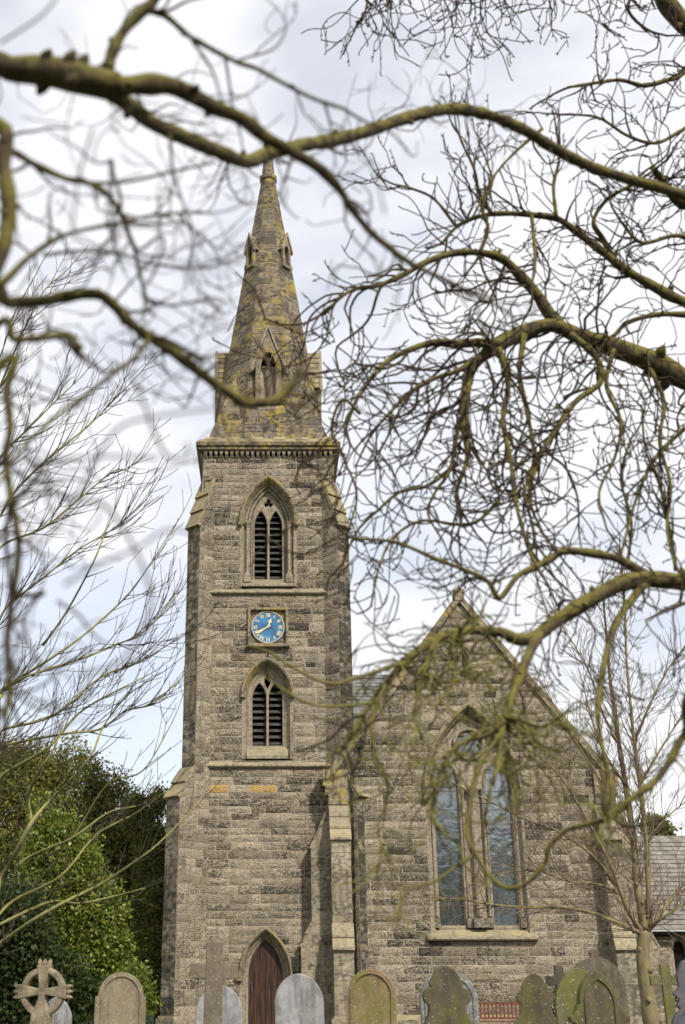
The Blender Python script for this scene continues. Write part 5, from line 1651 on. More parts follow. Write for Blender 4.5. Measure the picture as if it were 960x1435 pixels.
rw = Tree('willow_tree', 'contorted willow with drooping twisted twigs reaching in from the right', (4.9, 9.0, 0), B_WILLOW, B_WTWIG, 'bare willows framing the view', 8)
rw.limb([(4.9, 9.0, -0.2), (4.85, 9.0, 1.5), (4.95, 9.05, 3.2), (4.8, 9.0, 5.0), (4.85, 9.0, 7.0), (4.7, 8.9, 9.0)], 0.30, 0.12, name='trunk', sides=12)
P, rr = rw.limb([(4.800, 9.000, 4.700), (3.705, 8.600, 5.956), (3.400, 8.550, 6.206), (3.110, 8.500, 6.358), (2.840, 8.450, 6.437), (2.571, 8.400, 6.508), (2.332, 8.350, 6.586), (2.123, 8.300, 6.516), (1.949, 8.250, 6.407), (1.787, 8.200, 6.274), (1.644, 8.150, 6.130), (1.556, 8.100, 5.932), (1.509, 8.050, 5.659), (1.502, 8.000, 5.423)], 0.1169, 0.0242, sides=8)
rw.dress(P, rr, 9, 1.15, 0.012, 2, 0.055, grav=-0.5, up=0.75, child=0.10, minr=0.0046, bias=Vector((-0.35, 0, -0.25)), curl=0.6)
P, rr = rw.limb([(2.431, 8.400, 6.575), (2.312, 8.345, 6.691), (2.208, 8.291, 6.848), (2.068, 8.236, 6.998), (1.937, 8.182, 7.107), (1.776, 8.127, 7.132), (1.533, 8.073, 7.102), (1.288, 8.018, 6.983), (1.074, 7.964, 6.819), (0.865, 7.909, 6.685), (0.635, 7.855, 6.598), (0.417, 7.800, 6.359)], 0.0587, 0.0110, sides=8)
rw.dress(P, rr, 9, 1.15, 0.012, 2, 0.055, grav=-0.5, up=0.75, child=0.10, minr=0.0046, bias=Vector((-0.35, 0, -0.25)), curl=0.6)
P, rr = rw.limb([(1.825, 8.100, 6.268), (1.660, 8.062, 6.260), (1.473, 8.025, 6.225), (1.289, 7.987, 6.216), (1.098, 7.950, 6.132), (0.924, 7.912, 6.017), (0.779, 7.875, 5.842), (0.662, 7.837, 5.641), (0.574, 7.800, 5.386)], 0.0451, 0.0105, sides=8)
rw.dress(P, rr, 9, 1.15, 0.012, 2, 0.055, grav=-0.5, up=0.75, child=0.10, minr=0.0046, bias=Vector((-0.35, 0, -0.25)), curl=0.6)
P, rr = rw.limb([(1.639, 8.000, 6.097), (1.448, 7.967, 5.953), (1.275, 7.933, 5.874), (1.074, 7.900, 5.734), (0.902, 7.867, 5.537), (0.759, 7.833, 5.344), (0.645, 7.800, 5.098)], 0.0249, 0.0078, sides=8)
rw.dress(P, rr, 9, 1.15, 0.012, 2, 0.055, grav=-0.5, up=0.75, child=0.10, minr=0.0046, bias=Vector((-0.35, 0, -0.25)), curl=0.6)
P, rr = rw.limb([(2.456, 8.300, 6.476), (2.621, 8.250, 6.237), (2.621, 8.200, 5.985), (2.411, 8.150, 5.802), (2.258, 8.100, 5.592), (2.100, 8.050, 5.358), (1.989, 8.000, 5.129), (1.916, 7.950, 4.878), (1.975, 7.900, 4.607)], 0.0319, 0.0103, sides=8)
rw.dress(P, rr, 9, 1.15, 0.012, 2, 0.055, grav=-0.5, up=0.75, child=0.10, minr=0.0046, bias=Vector((-0.35, 0, -0.25)), curl=0.6)
P, rr = rw.limb([(2.055, 8.200, 6.418), (1.977, 8.157, 6.057), (1.986, 8.114, 5.784), (2.005, 8.071, 5.457), (1.991, 8.029, 5.200), (1.892, 7.986, 4.950), (1.915, 7.943, 4.707), (1.923, 7.900, 4.471)], 0.0229, 0.0102, sides=8)
rw.dress(P, rr, 7, 0.65, 0.0095, 2, 0.05, grav=-0.3, up=0.8, child=0.10, minr=0.0046, curl=0.6)
P, rr = rw.limb([(1.521, 8.000, 5.725), (1.415, 7.960, 5.404), (1.337, 7.920, 5.094), (1.217, 7.880, 4.906), (1.151, 7.840, 4.722), (1.245, 7.800, 4.488)], 0.0191, 0.0076, sides=8)
rw.dress(P, rr, 7, 0.65, 0.0095, 2, 0.05, grav=-0.3, up=0.8, child=0.10, minr=0.0046, curl=0.6)
P, rr = rw.limb([(4.850, 9.000, 5.600), (3.845, 8.800, 6.862), (3.460, 8.740, 7.132), (3.124, 8.680, 7.325), (2.852, 8.620, 7.541), (2.664, 8.560, 7.669), (2.502, 8.500, 7.744), (2.272, 8.440, 7.738), (1.982, 8.380, 7.709), (1.752, 8.320, 7.621), (1.583, 8.260, 7.484), (1.444, 8.200, 7.286)], 0.0585, 0.0118, sides=8)
rw.dress(P, rr, 8, 0.7, 0.0105, 2, 0.05, grav=0.1, up=0.8, child=0.11, minr=0.0046, bias=Vector((-0.3, 0, 0.3)), curl=0.6)
P, rr = rw.limb([(3.047, 8.700, 7.411), (2.929, 8.640, 7.629), (2.847, 8.580, 7.772), (2.963, 8.520, 7.953), (3.144, 8.460, 8.044), (3.358, 8.400, 8.164)], 0.0280, 0.0125, sides=8)
rw.dress(P, rr, 8, 0.7, 0.0105, 2, 0.05, grav=0.1, up=0.8, child=0.11, minr=0.0046, bias=Vector((-0.3, 0, 0.3)), curl=0.6)
P, rr = rw.limb([(2.261, 8.400, 7.709), (2.244, 8.333, 7.450), (2.214, 8.267, 7.122), (2.150, 8.200, 6.872)], 0.0184, 0.0117, sides=8)
rw.dress(P, rr, 7, 0.65, 0.0095, 2, 0.05, grav=-0.3, up=0.8, child=0.10, minr=0.0046, curl=0.6)
P, rr = rw.limb([(3.768, 8.600, 6.812), (3.330, 8.550, 6.816), (3.002, 8.500, 6.703), (2.788, 8.450, 6.497), (2.479, 8.400, 6.468)], 0.0302, 0.0117, sides=8)
rw.dress(P, rr, 7, 0.65, 0.0095, 2, 0.05, grav=-0.3, up=0.8, child=0.10, minr=0.0046, curl=0.6)
P, rr = rw.limb([(4.750, 8.950, 7.600), (4.227, 8.800, 9.566), (3.817, 8.720, 9.477), (3.506, 8.640, 9.321), (3.251, 8.560, 9.316), (2.989, 8.480, 9.211), (2.711, 8.400, 9.090)], 0.0305, 0.0129, sides=8)
rw.dress(P, rr, 7, 0.65, 0.0095, 2, 0.05, grav=-0.3, up=0.8, child=0.10, minr=0.0046, curl=0.6)
P, rr = rw.limb([(4.750, 8.950, 7.200), (4.315, 8.900, 9.945), (4.055, 8.833, 10.238), (3.887, 8.767, 10.442), (3.787, 8.700, 10.647)], 0.1037, 0.0835, sides=8)
P, rr = rw.limb([(4.850, 9.000, 6.200), (4.052, 8.900, 8.080), (3.719, 8.767, 8.098), (3.533, 8.633, 8.230), (3.403, 8.500, 8.281)], 0.0649, 0.0316, sides=8)
rw.dress(P, rr, 12, 0.5, 0.009, 2, 0.045, grav=0.0, up=0.3, child=0.13, minr=0.0046, curl=0.8)
P, rr = rw.limb([(3.908, 8.700, 7.559), (3.587, 8.633, 7.661), (3.240, 8.567, 7.541), (3.056, 8.500, 7.715)], 0.0251, 0.0124, sides=8)
rw.dress(P, rr, 8, 0.7, 0.0105, 2, 0.05, grav=0.1, up=0.8, child=0.11, minr=0.0046, bias=Vector((-0.3, 0, 0.3)), curl=0.6)
P, rr = rw.limb([(4.720, 8.900, 8.600), (4.200, 8.600, 10.863), (3.299, 8.480, 10.552), (2.576, 8.360, 10.381), (1.881, 8.240, 10.299), (1.203, 8.120, 10.215), (0.923, 8.000, 9.961)], 0.0417, 0.0160, sides=8)
rw.dress(P, rr, 12, 1.05, 0.0095, 2, 0.055, curl=0.6, grav=-1.0, up=0.35, child=0.11, minr=0.0048)
P, rr = rw.thin([(3.611, 8.600, 10.588), (3.406, 8.533, 10.162), (3.516, 8.467, 9.836), (3.675, 8.400, 9.686)], 0.0207, 0.0099)
rw.dress(P, rr, 7, 0.65, 0.0095, 2, 0.05, grav=-0.3, up=0.8, child=0.10, minr=0.0046, curl=0.6)
P, rr = rw.limb([(3.310, 8.400, 5.677), (3.017, 8.300, 5.383), (2.809, 8.200, 5.040), (2.662, 8.100, 4.712), (2.535, 8.000, 4.397)], 0.0198, 0.0077, sides=8)
rw.dress(P, rr, 7, 0.7, 0.0095, 2, 0.05, grav=-0.15, up=0.9, child=0.11, minr=0.0046, curl=0.6)
P, rr = rw.limb([(3.108, 8.500, 6.345), (3.172, 8.400, 5.931), (3.060, 8.300, 5.505), (3.060, 8.200, 5.099), (2.952, 8.100, 4.712), (2.932, 8.000, 4.397)], 0.0235, 0.0077, sides=8)
rw.dress(P, rr, 7, 0.7, 0.0095, 2, 0.05, grav=-0.15, up=0.9, child=0.11, minr=0.0046, curl=0.6)
P, rr = rw.limb([(2.821, 8.400, 6.388), (2.702, 8.320, 6.017), (2.754, 8.240, 5.661), (2.650, 8.160, 5.319), (2.474, 8.080, 4.990), (2.472, 8.000, 4.673)], 0.0204, 0.0078, sides=8)
rw.dress(P, rr, 7, 0.7, 0.0095, 2, 0.05, grav=-0.15, up=0.9, child=0.11, minr=0.0046, curl=0.6)
P, rr = rw.limb([(1.408, 8.000, 5.187), (1.180, 7.960, 4.996), (0.962, 7.920, 4.923), (0.796, 7.880, 4.766), (0.633, 7.840, 4.585), (0.523, 7.800, 4.327)], 0.0160, 0.0075, sides=8)
rw.dress(P, rr, 7, 0.7, 0.0095, 2, 0.05, grav=-0.15, up=0.9, child=0.11, minr=0.0046, curl=0.6)
P, rr = rw.limb([(1.706, 8.000, 4.899), (1.524, 7.933, 4.703), (1.356, 7.867, 4.650), (1.091, 7.800, 4.651), (0.874, 7.733, 4.490), (0.759, 7.667, 4.229), (0.695, 7.600, 3.951)], 0.0158, 0.0072, sides=8)
rw.dress(P, rr, 7, 0.7, 0.0095, 2, 0.05, grav=-0.15, up=0.9, child=0.11, minr=0.0046, curl=0.6)
P, rr = rw.limb([(0.682, 7.800, 5.503), (0.553, 7.800, 5.622), (0.468, 7.800, 5.386), (0.542, 7.800, 5.155), (0.638, 7.800, 4.872), (0.580, 7.800, 4.597)], 0.0132, 0.0076, sides=8)
rw.dress(P, rr, 9, 0.45, 0.008, 1, 0.05, grav=-0.1, up=0.8, child=0.17, minr=0.0048)
P, rr = rw.limb([(3.788, 8.600, 8.795), (3.478, 8.525, 8.573), (3.203, 8.450, 8.590), (2.943, 8.375, 8.724), (2.669, 8.300, 8.700)], 0.0195, 0.0094, sides=8)
rw.dress(P, rr, 7, 0.7, 0.0095, 2, 0.05, grav=-0.15, up=0.9, child=0.11, minr=0.0046, curl=0.6)
P, rr = rw.limb([(2.375, 8.200, 8.460), (2.090, 8.133, 8.141), (1.874, 8.067, 7.831), (1.687, 8.000, 7.425)], 0.0155, 0.0088, sides=8)
rw.dress(P, rr, 7, 0.7, 0.0095, 2, 0.05, grav=-0.15, up=0.9, child=0.11, minr=0.0046, curl=0.6)
rw.burst((3.588, 8.600, 8.243), 9, 0.5, 0.009, 2, 0.045, grav=0.0, up=0.4, child=0.13, minr=0.0046, curl=0.8)
rw.burst((1.741, 8.000, 6.128), 9, 0.9, 0.011, 2, 0.05, grav=-0.5, up=0.7, child=0.11, minr=0.0046, curl=0.6)
rw.burst((1.972, 8.000, 5.246), 7, 0.6, 0.0095, 2, 0.05, grav=-0.3, up=0.7, child=0.11, minr=0.0046, curl=0.6)
P, rr = rw.limb([(1.879, 8.200, 7.570), (1.775, 8.150, 7.749), (1.733, 8.100, 7.966), (1.652, 8.050, 8.148), (1.593, 8.000, 8.293)], 0.0180, 0.0091, sides=8)
rw.dress(P, rr, 9, 0.55, 0.008, 1, 0.05, grav=1.2, up=0.5, child=0.10, minr=0.0046, bias=Vector((0, 0, 0.8)), curl=0.3)
P, rr = rw.limb([(1.724, 8.100, 7.113), (1.805, 8.075, 7.339), (1.767, 8.050, 7.532), (1.861, 8.025, 7.763), (1.814, 8.000, 7.997)], 0.0175, 0.0090, sides=8)
rw.dress(P, rr, 9, 0.55, 0.008, 1, 0.05, grav=1.2, up=0.5, child=0.10, minr=0.0046, bias=Vector((0, 0, 0.8)), curl=0.3)
P, rr = rw.limb([(2.443, 8.300, 7.607), (2.439, 8.267, 7.911), (2.505, 8.233, 8.183), (2.493, 8.200, 8.537)], 0.0181, 0.0093, sides=8)
rw.dress(P, rr, 9, 0.55, 0.008, 1, 0.05, grav=1.2, up=0.5, child=0.10, minr=0.0046, bias=Vector((0, 0, 0.8)), curl=0.3)
P, rr = rw.limb([(1.572, 8.200, 7.442), (1.396, 8.133, 7.665), (1.212, 8.067, 7.723), (1.039, 8.000, 7.722)], 0.0149, 0.0089, sides=8)
rw.dress(P, rr, 9, 0.55, 0.008, 1, 0.05, grav=1.2, up=0.5, child=0.10, minr=0.0046, bias=Vector((0, 0, 0.8)), curl=0.3)
P, rr = rw.limb([(3.014, 8.200, 4.412), (2.986, 8.150, 4.731), (2.942, 8.100, 5.056), (2.852, 8.050, 5.328), (2.850, 8.000, 5.664)], 0.0184, 0.0082, sides=8)
rw.dress(P, rr, 9, 0.55, 0.008, 1, 0.05, grav=1.2, up=0.5, child=0.10, minr=0.0046, bias=Vector((0, 0, 0.8)), curl=0.3)
P, rr = rw.limb([(2.662, 8.200, 4.467), (2.706, 8.133, 4.782), (2.643, 8.067, 5.100), (2.718, 8.000, 5.364)], 0.0132, 0.0081, sides=8)
rw.dress(P, rr, 9, 0.55, 0.008, 1, 0.05, grav=1.2, up=0.5, child=0.10, minr=0.0046, bias=Vector((0, 0, 0.8)), curl=0.3)
P, rr = rw.limb([(1.527, 8.000, 5.817), (1.468, 7.975, 5.531), (1.482, 7.950, 5.223), (1.381, 7.925, 4.925), (1.408, 7.900, 4.746)], 0.0328, 0.0104, sides=8)
rw.dress(P, rr, 9, 1.15, 0.012, 2, 0.055, grav=-0.5, up=0.75, child=0.10, minr=0.0046, bias=Vector((-0.35, 0, -0.25)), curl=0.6)
P, rr = rw.limb([(1.800, 8.000, 6.173), (1.826, 7.933, 5.812), (1.746, 7.867, 5.477), (1.767, 7.800, 5.155), (1.762, 7.733, 4.789), (1.801, 7.667, 4.439), (1.830, 7.600, 4.247)], 0.0222, 0.0122, sides=8)
rw.dress(P, rr, 9, 1.15, 0.012, 2, 0.055, grav=-0.5, up=0.75, child=0.10, minr=0.0046, bias=Vector((-0.35, 0, -0.25)), curl=0.6)
P, rr = rw.limb([(4.500, 8.600, 3.600), (2.794, 6.900, 3.845), (2.540, 6.853, 3.876), (2.329, 6.807, 3.879), (2.137, 6.760, 3.836), (1.918, 6.713, 3.712), (1.702, 6.667, 3.574), (1.557, 6.620, 3.465), (1.441, 6.573, 3.435), (1.332, 6.527, 3.465), (1.119, 6.480, 3.460), (0.937, 6.433, 3.388), (0.773, 6.387, 3.264), (0.644, 6.340, 3.111), (0.558, 6.293, 3.001), (0.465, 6.247, 2.856), (0.391, 6.200, 2.733)], 0.0661, 0.0132, sides=8)
rw.dress(P, rr, 8, 0.55, 0.008, 2, 0.045, grav=-0.7, up=0.5, child=0.15, minr=0.0034)
P, rr = rw.limb([(2.341, 6.900, 3.928), (2.232, 6.875, 4.004), (2.097, 6.850, 4.047), (1.850, 6.825, 4.071), (1.737, 6.800, 4.010), (1.630, 6.775, 3.946), (1.511, 6.750, 3.878), (1.388, 6.725, 3.734), (1.321, 6.700, 3.829), (1.197, 6.675, 3.889), (1.025, 6.650, 3.948), (0.769, 6.625, 4.053), (0.532, 6.600, 4.067)], 0.0332, 0.0086, sides=8)
rw.dress(P, rr, 8, 0.6, 0.008, 2, 0.045, grav=-0.2, up=0.7, child=0.16, minr=0.0034)
P, rr = rw.limb([(2.303, 6.800, 3.858), (2.145, 6.700, 3.682), (2.025, 6.600, 3.529), (1.927, 6.500, 3.335), (1.846, 6.400, 3.125), (1.785, 6.300, 2.944), (1.763, 6.200, 2.733), (1.756, 6.100, 2.533), (1.721, 6.000, 2.394)], 0.0261, 0.0107, sides=8)
rw.dress(P, rr, 9, 0.4, 0.006, 1, 0.045, grav=-0.4, up=0.6, child=0.15, minr=0.0034)
P, rr = rw.thin([(2.525, 6.800, 3.726), (2.330, 6.700, 3.628), (2.207, 6.600, 3.555)], 0.0130, 0.0063)
rw.dress(P, rr, 7, 0.65, 0.0095, 2, 0.05, grav=-0.3, up=0.8, child=0.10, minr=0.0046, curl=0.6)
rw.finish()
rw.tw = MB(); rw.twigmat = B_WGREEN
P, rr = rw.limb([(1.527, 6.400, 3.420), (1.423, 6.300, 3.241), (1.326, 6.200, 3.058), (1.260, 6.100, 2.939), (1.202, 6.000, 2.806), (1.157, 5.900, 2.643), (1.092, 5.800, 2.487)], 0.0322, 0.0104, sides=8)
rw.dress(P, rr, 18, 0.45, 0.0075, 2, 0.04, grav=-0.8, up=0.7, child=0.15, minr=0.0034)
P, rr = rw.limb([(1.212, 6.000, 2.843), (1.106, 5.971, 2.764), (0.990, 5.943, 2.722), (0.890, 5.914, 2.628), (0.833, 5.886, 2.500), (0.797, 5.857, 2.359), (0.834, 5.829, 2.271), (0.902, 5.800, 2.218)], 0.0184, 0.0068, sides=8)
rw.dress(P, rr, 18, 0.45, 0.0075, 2, 0.04, grav=-0.8, up=0.7, child=0.15, minr=0.0034)
P, rr = rw.limb([(1.213, 6.000, 2.862), (1.289, 5.950, 2.833), (1.384, 5.900, 2.793), (1.485, 5.850, 2.848), (1.531, 5.800, 2.891)], 0.0129, 0.0054, sides=8)
rw.dress(P, rr, 18, 0.45, 0.0075, 2, 0.04, grav=-0.8, up=0.7, child=0.15, minr=0.0034)
P, rr = rw.limb([(1.145, 5.800, 2.731), (1.029, 5.767, 2.568), (0.972, 5.733, 2.409), (0.939, 5.700, 2.240), (0.971, 5.667, 2.139), (1.030, 5.633, 2.035), (1.103, 5.600, 1.992), (1.186, 5.567, 2.020), (1.260, 5.533, 2.101), (1.268, 5.500, 2.154), (1.338, 5.467, 2.226), (1.429, 5.433, 2.253), (1.519, 5.400, 2.274)], 0.0124, 0.0112, sides=8)
rw.dress(P, rr, 3, 0.3, 0.004, 1, 0.04, grav=-0.6, up=0.7, child=0.12, minr=0.0025)
P, rr = rw.limb([(4.400, 8.500, 2.400), (2.107, 5.400, 2.802), (1.921, 5.400, 2.653), (1.841, 5.400, 2.538), (1.757, 5.400, 2.442), (1.659, 5.400, 2.375), (1.561, 5.400, 2.312), (1.501, 5.400, 2.262)], 0.0199, 0.0144, sides=8)
rw.dress(P, rr, 4, 0.35, 0.005, 1, 0.04, grav=-0.2, up=0.5, child=0.15, minr=0.0025)
P, rr = rw.limb([(1.525, 5.400, 2.274), (1.519, 5.400, 2.394), (1.550, 5.400, 2.506), (1.516, 5.400, 2.555)], 0.0208, 0.0082, sides=8)
rw.dress(P, rr, 12, 0.3, 0.005, 1, 0.04, grav=0.2, up=0.5, child=0.2, minr=0.0025)
P, rr = rw.limb([(1.031, 6.200, 3.379), (0.986, 6.150, 3.261), (1.001, 6.100, 3.131), (0.942, 6.050, 3.004), (0.863, 6.000, 2.917)], 0.0156, 0.0055, sides=8)
rw.dress(P, rr, 18, 0.45, 0.0075, 2, 0.04, grav=-0.8, up=0.7, child=0.15, minr=0.0034)
P, rr = rw.limb([(0.911, 6.200, 3.323), (0.851, 6.150, 3.183), (0.807, 6.100, 3.034), (0.757, 6.050, 2.891), (0.799, 6.000, 2.733)], 0.0136, 0.0055, sides=8)
rw.dress(P, rr, 18, 0.45, 0.0075, 2, 0.04, grav=-0.8, up=0.7, child=0.15, minr=0.0034)
P, rr = rw.limb([(0.629, 6.200, 3.078), (0.543, 6.160, 2.876), (0.563, 6.120, 2.682), (0.615, 6.080, 2.494), (0.550, 6.040, 2.312), (0.577, 6.000, 2.171)], 0.0115, 0.0053, sides=8)
rw.dress(P, rr, 18, 0.45, 0.0075, 2, 0.04, grav=-0.8, up=0.7, child=0.15, minr=0.0034)
P, rr = rw.limb([(0.995, 5.800, 2.168), (0.891, 5.775, 2.101), (0.783, 5.750, 2.034), (0.678, 5.725, 2.000), (0.607, 5.700, 1.945)], 0.0102, 0.0049, sides=8)
rw.dress(P, rr, 3, 0.25, 0.004, 1, 0.04, grav=-0.4, up=0.5, child=0.12, minr=0.0025)
P, rr = rw.thin([(0.711, 6.200, 3.195), (0.474, 6.160, 3.107), (0.318, 6.120, 3.066), (0.129, 6.080, 3.145), (0.015, 6.040, 3.212), (-0.098, 6.000, 3.240)], 0.0116, 0.0056)
P, rr = rw.thin([(0.549, 6.200, 2.980), (0.355, 6.150, 2.950), (0.203, 6.100, 2.958), (0.071, 6.050, 3.023), (0.015, 6.000, 3.049)], 0.0095, 0.0056)
rw.dress(P, rr, 3, 0.25, 0.004, 1, 0.04, grav=-0.4, up=0.5, child=0.12, minr=0.0025)
P, rr = rw.thin([(0.391, 6.200, 2.733), (0.323, 6.200, 2.696), (0.294, 6.200, 2.566)], 0.0094, 0.0056)
rw.burst((1.029, 6.200, 3.335), 22, 0.42, 0.0075, 2, 0.04, grav=-0.5, up=0.6, child=0.18, minr=0.0034)
rw.burst((1.212, 6.000, 2.843), 20, 0.40, 0.0075, 2, 0.04, grav=-0.6, up=0.6, child=0.18, minr=0.0034)
rw.burst((0.711, 6.200, 3.195), 12, 0.40, 0.0075, 2, 0.04, grav=-0.6, up=0.6, child=0.18, minr=0.0034)
rw.burst((1.513, 5.400, 2.284), 12, 0.25, 0.006, 1, 0.035, grav=0.0, up=0.4, child=0.18, minr=0.003)
rw.finish('green_twigs')
lt = Tree('bare_tree', 'bare tree with pale lichened limbs fanning in from the left edge', (-6.3, 18.0, 0), B_LIMB, B_LTWIG, 'bare churchyard trees', 21)
lt.limb([(-6.3, 18.0, -0.2), (-6.3, 18.0, 1.4), (-6.25, 18.05, 3.0), (-6.2, 18.0, 5.0), (-6.1, 18.0, 8.5), (-6.1, 18.0, 12.0)], 0.24, 0.05, name='trunk', sides=12)
P, rr = lt.limb([(-6.300, 18.000, 1.900), (-4.235, 17.903, 1.880), (-3.866, 18.133, 2.126), (-3.363, 17.611, 2.387), (-2.900, 17.590, 2.646), (-2.389, 17.774, 2.922), (-1.747, 17.205, 3.256), (-1.422, 17.315, 3.563), (-0.997, 17.411, 4.017)], 0.0409, 0.0082, sides=6)
lt.dress(P, rr, 3.2, 0.8, 0.009, 1, 0.12, curly=False, bias=Vector((0.55, 0, 0.55)), up=0.5, child=0.22, spread=0.6, minr=0.0048)
P, rr = lt.limb([(-6.300, 18.000, 2.400), (-4.285, 17.903, 2.410), (-3.949, 18.158, 3.042), (-3.653, 17.701, 3.384), (-3.456, 17.564, 3.742), (-3.265, 17.879, 4.103), (-2.928, 17.542, 4.334), (-2.589, 17.245, 4.669), (-2.477, 17.554, 5.151), (-2.142, 17.374, 5.555), (-1.693, 16.954, 5.747)], 0.0497, 0.0085, sides=6)
lt.dress(P, rr, 3.2, 0.8, 0.009, 1, 0.12, curly=False, bias=Vector((0.55, 0, 0.55)), up=0.5, child=0.22, spread=0.6, minr=0.0048)
P, rr = lt.limb([(-3.563, 18.106, 3.809), (-3.618, 18.016, 4.196), (-3.368, 17.419, 4.471), (-3.157, 17.295, 4.762), (-3.054, 17.447, 5.215)], 0.0341, 0.0084, sides=6)
lt.dress(P, rr, 3.2, 0.8, 0.009, 1, 0.12, curly=False, bias=Vector((0.55, 0, 0.55)), up=0.5, child=0.22, spread=0.6, minr=0.0048)
P, rr = lt.limb([(-6.250, 18.000, 4.200), (-4.355, 17.926, 4.236), (-4.064, 18.114, 4.520), (-3.360, 17.544, 4.775), (-3.153, 17.507, 4.959), (-2.890, 17.716, 5.380), (-2.397, 17.197, 5.536), (-1.868, 17.110, 5.786)], 0.0388, 0.0085, sides=6)
lt.dress(P, rr, 3.2, 0.8, 0.009, 1, 0.12, curly=False, bias=Vector((0.55, 0, 0.55)), up=0.5, child=0.22, spread=0.6, minr=0.0048)
P, rr = lt.limb([(-3.757, 18.050, 3.164), (-3.477, 18.006, 3.333), (-2.826, 17.362, 3.498), (-2.348, 17.478, 3.863), (-1.924, 17.366, 3.950)], 0.0253, 0.0082, sides=6)
lt.dress(P, rr, 3.2, 0.8, 0.009, 1, 0.12, curly=False, bias=Vector((0.55, 0, 0.55)), up=0.5, child=0.22, spread=0.6, minr=0.0048)
P, rr = lt.limb([(-3.992, 17.975, 2.413), (-3.725, 18.077, 2.694), (-2.962, 17.456, 2.986), (-2.499, 17.562, 3.570), (-1.938, 17.526, 3.870), (-1.421, 16.952, 4.122)], 0.0290, 0.0082, sides=6)
lt.dress(P, rr, 3.2, 0.8, 0.009, 1, 0.12, curly=False, bias=Vector((0.55, 0, 0.55)), up=0.5, child=0.22, spread=0.6, minr=0.0048)
P, rr = lt.limb([(-3.983, 17.975, 2.315), (-3.202, 17.973, 2.658), (-2.650, 17.355, 2.612), (-2.191, 17.501, 2.717), (-1.743, 17.340, 2.813)], 0.0248, 0.0080, sides=6)
lt.dress(P, rr, 3.2, 0.8, 0.009, 1, 0.12, curly=False, bias=Vector((0.55, 0, 0.55)), up=0.5, child=0.22, spread=0.6, minr=0.0048)
P, rr = lt.limb([(-2.961, 18.210, 3.539), (-2.401, 17.719, 4.310), (-1.831, 17.273, 4.447), (-1.449, 17.434, 5.159)], 0.0170, 0.0079, sides=6)
lt.dress(P, rr, 3.2, 0.8, 0.009, 1, 0.12, curly=False, bias=Vector((0.55, 0, 0.55)), up=0.5, child=0.22, spread=0.6, minr=0.0048)
P, rr = lt.limb([(-6.200, 18.000, 5.400), (-4.375, 17.950, 5.597), (-4.142, 18.112, 5.848), (-3.667, 17.580, 5.934), (-2.928, 17.577, 6.179), (-2.439, 17.685, 6.423), (-1.865, 17.110, 6.511), (-1.385, 17.233, 7.137)], 0.0354, 0.0088, sides=6)
lt.dress(P, rr, 6.5, 1.05, 0.010, 1, 0.12, curly=False, bias=Vector((0.9, 0, 0.5)), up=0.6, child=0.22, spread=0.6, minr=0.0048)
P, rr = lt.limb([(-3.594, 18.141, 6.559), (-3.205, 17.920, 7.072), (-2.740, 17.350, 7.702), (-2.575, 17.478, 8.315), (-2.415, 17.407, 8.716)], 0.0226, 0.0085, sides=6)
lt.dress(P, rr, 3.2, 0.8, 0.009, 1, 0.12, curly=False, bias=Vector((0.55, 0, 0.55)), up=0.5, child=0.22, spread=0.6, minr=0.0048)
P, rr = lt.limb([(-6.200, 18.000, 5.400), (-4.370, 17.950, 5.541), (-4.176, 18.114, 5.848), (-3.455, 17.544, 6.115), (-2.877, 17.594, 6.569), (-2.293, 17.663, 7.170), (-1.933, 17.113, 7.398), (-1.503, 17.213, 8.201)], 0.0310, 0.0084, sides=6)
lt.dress(P, rr, 3.2, 0.8, 0.009, 1, 0.12, curly=False, bias=Vector((0.55, 0, 0.55)), up=0.5, child=0.22, spread=0.6, minr=0.0048)
P, rr = lt.limb([(-6.200, 18.000, 4.900), (-4.320, 17.950, 4.990), (-4.084, 18.086, 5.214), (-3.223, 17.469, 5.295), (-2.573, 17.574, 5.899), (-1.923, 17.506, 6.161), (-1.280, 16.951, 6.399)], 0.0306, 0.0081, sides=6)
lt.dress(P, rr, 6.5, 1.05, 0.010, 1, 0.12, curly=False, bias=Vector((0.9, 0, 0.5)), up=0.6, child=0.22, spread=0.6, minr=0.0048)
P, rr = lt.limb([(-6.200, 18.000, 4.700), (-4.296, 17.950, 4.719), (-4.069, 18.112, 4.966), (-3.008, 17.500, 5.033), (-2.543, 17.654, 5.128), (-2.178, 17.659, 5.400), (-1.694, 17.098, 5.407), (-1.274, 17.251, 5.842)], 0.0305, 0.0080, sides=6)
lt.dress(P, rr, 6.5, 1.05, 0.010, 1, 0.12, curly=False, bias=Vector((0.9, 0, 0.5)), up=0.6, child=0.22, spread=0.6, minr=0.0048)
P, rr = lt.limb([(-6.150, 18.000, 6.400), (-4.568, 17.926, 6.558), (-4.203, 18.083, 7.194), (-3.543, 17.491, 7.479), (-3.013, 17.499, 7.959), (-2.475, 17.574, 8.351), (-1.965, 16.980, 8.542)], 0.0271, 0.0085, sides=6)
lt.dress(P, rr, 6.5, 1.05, 0.010, 1, 0.12, curly=False, bias=Vector((0.9, 0, 0.5)), up=0.6, child=0.22, spread=0.6, minr=0.0048)
P, rr = lt.limb([(-6.150, 18.000, 7.200), (-4.688, 17.926, 7.868), (-4.294, 18.083, 8.296), (-3.603, 17.491, 8.319), (-3.064, 17.499, 8.816), (-2.524, 17.574, 9.353), (-2.158, 17.000, 9.075)], 0.0278, 0.0086, sides=6)
lt.dress(P, rr, 6.5, 1.05, 0.010, 1, 0.12, curly=False, bias=Vector((0.9, 0, 0.5)), up=0.6, child=0.22, spread=0.6, minr=0.0048)
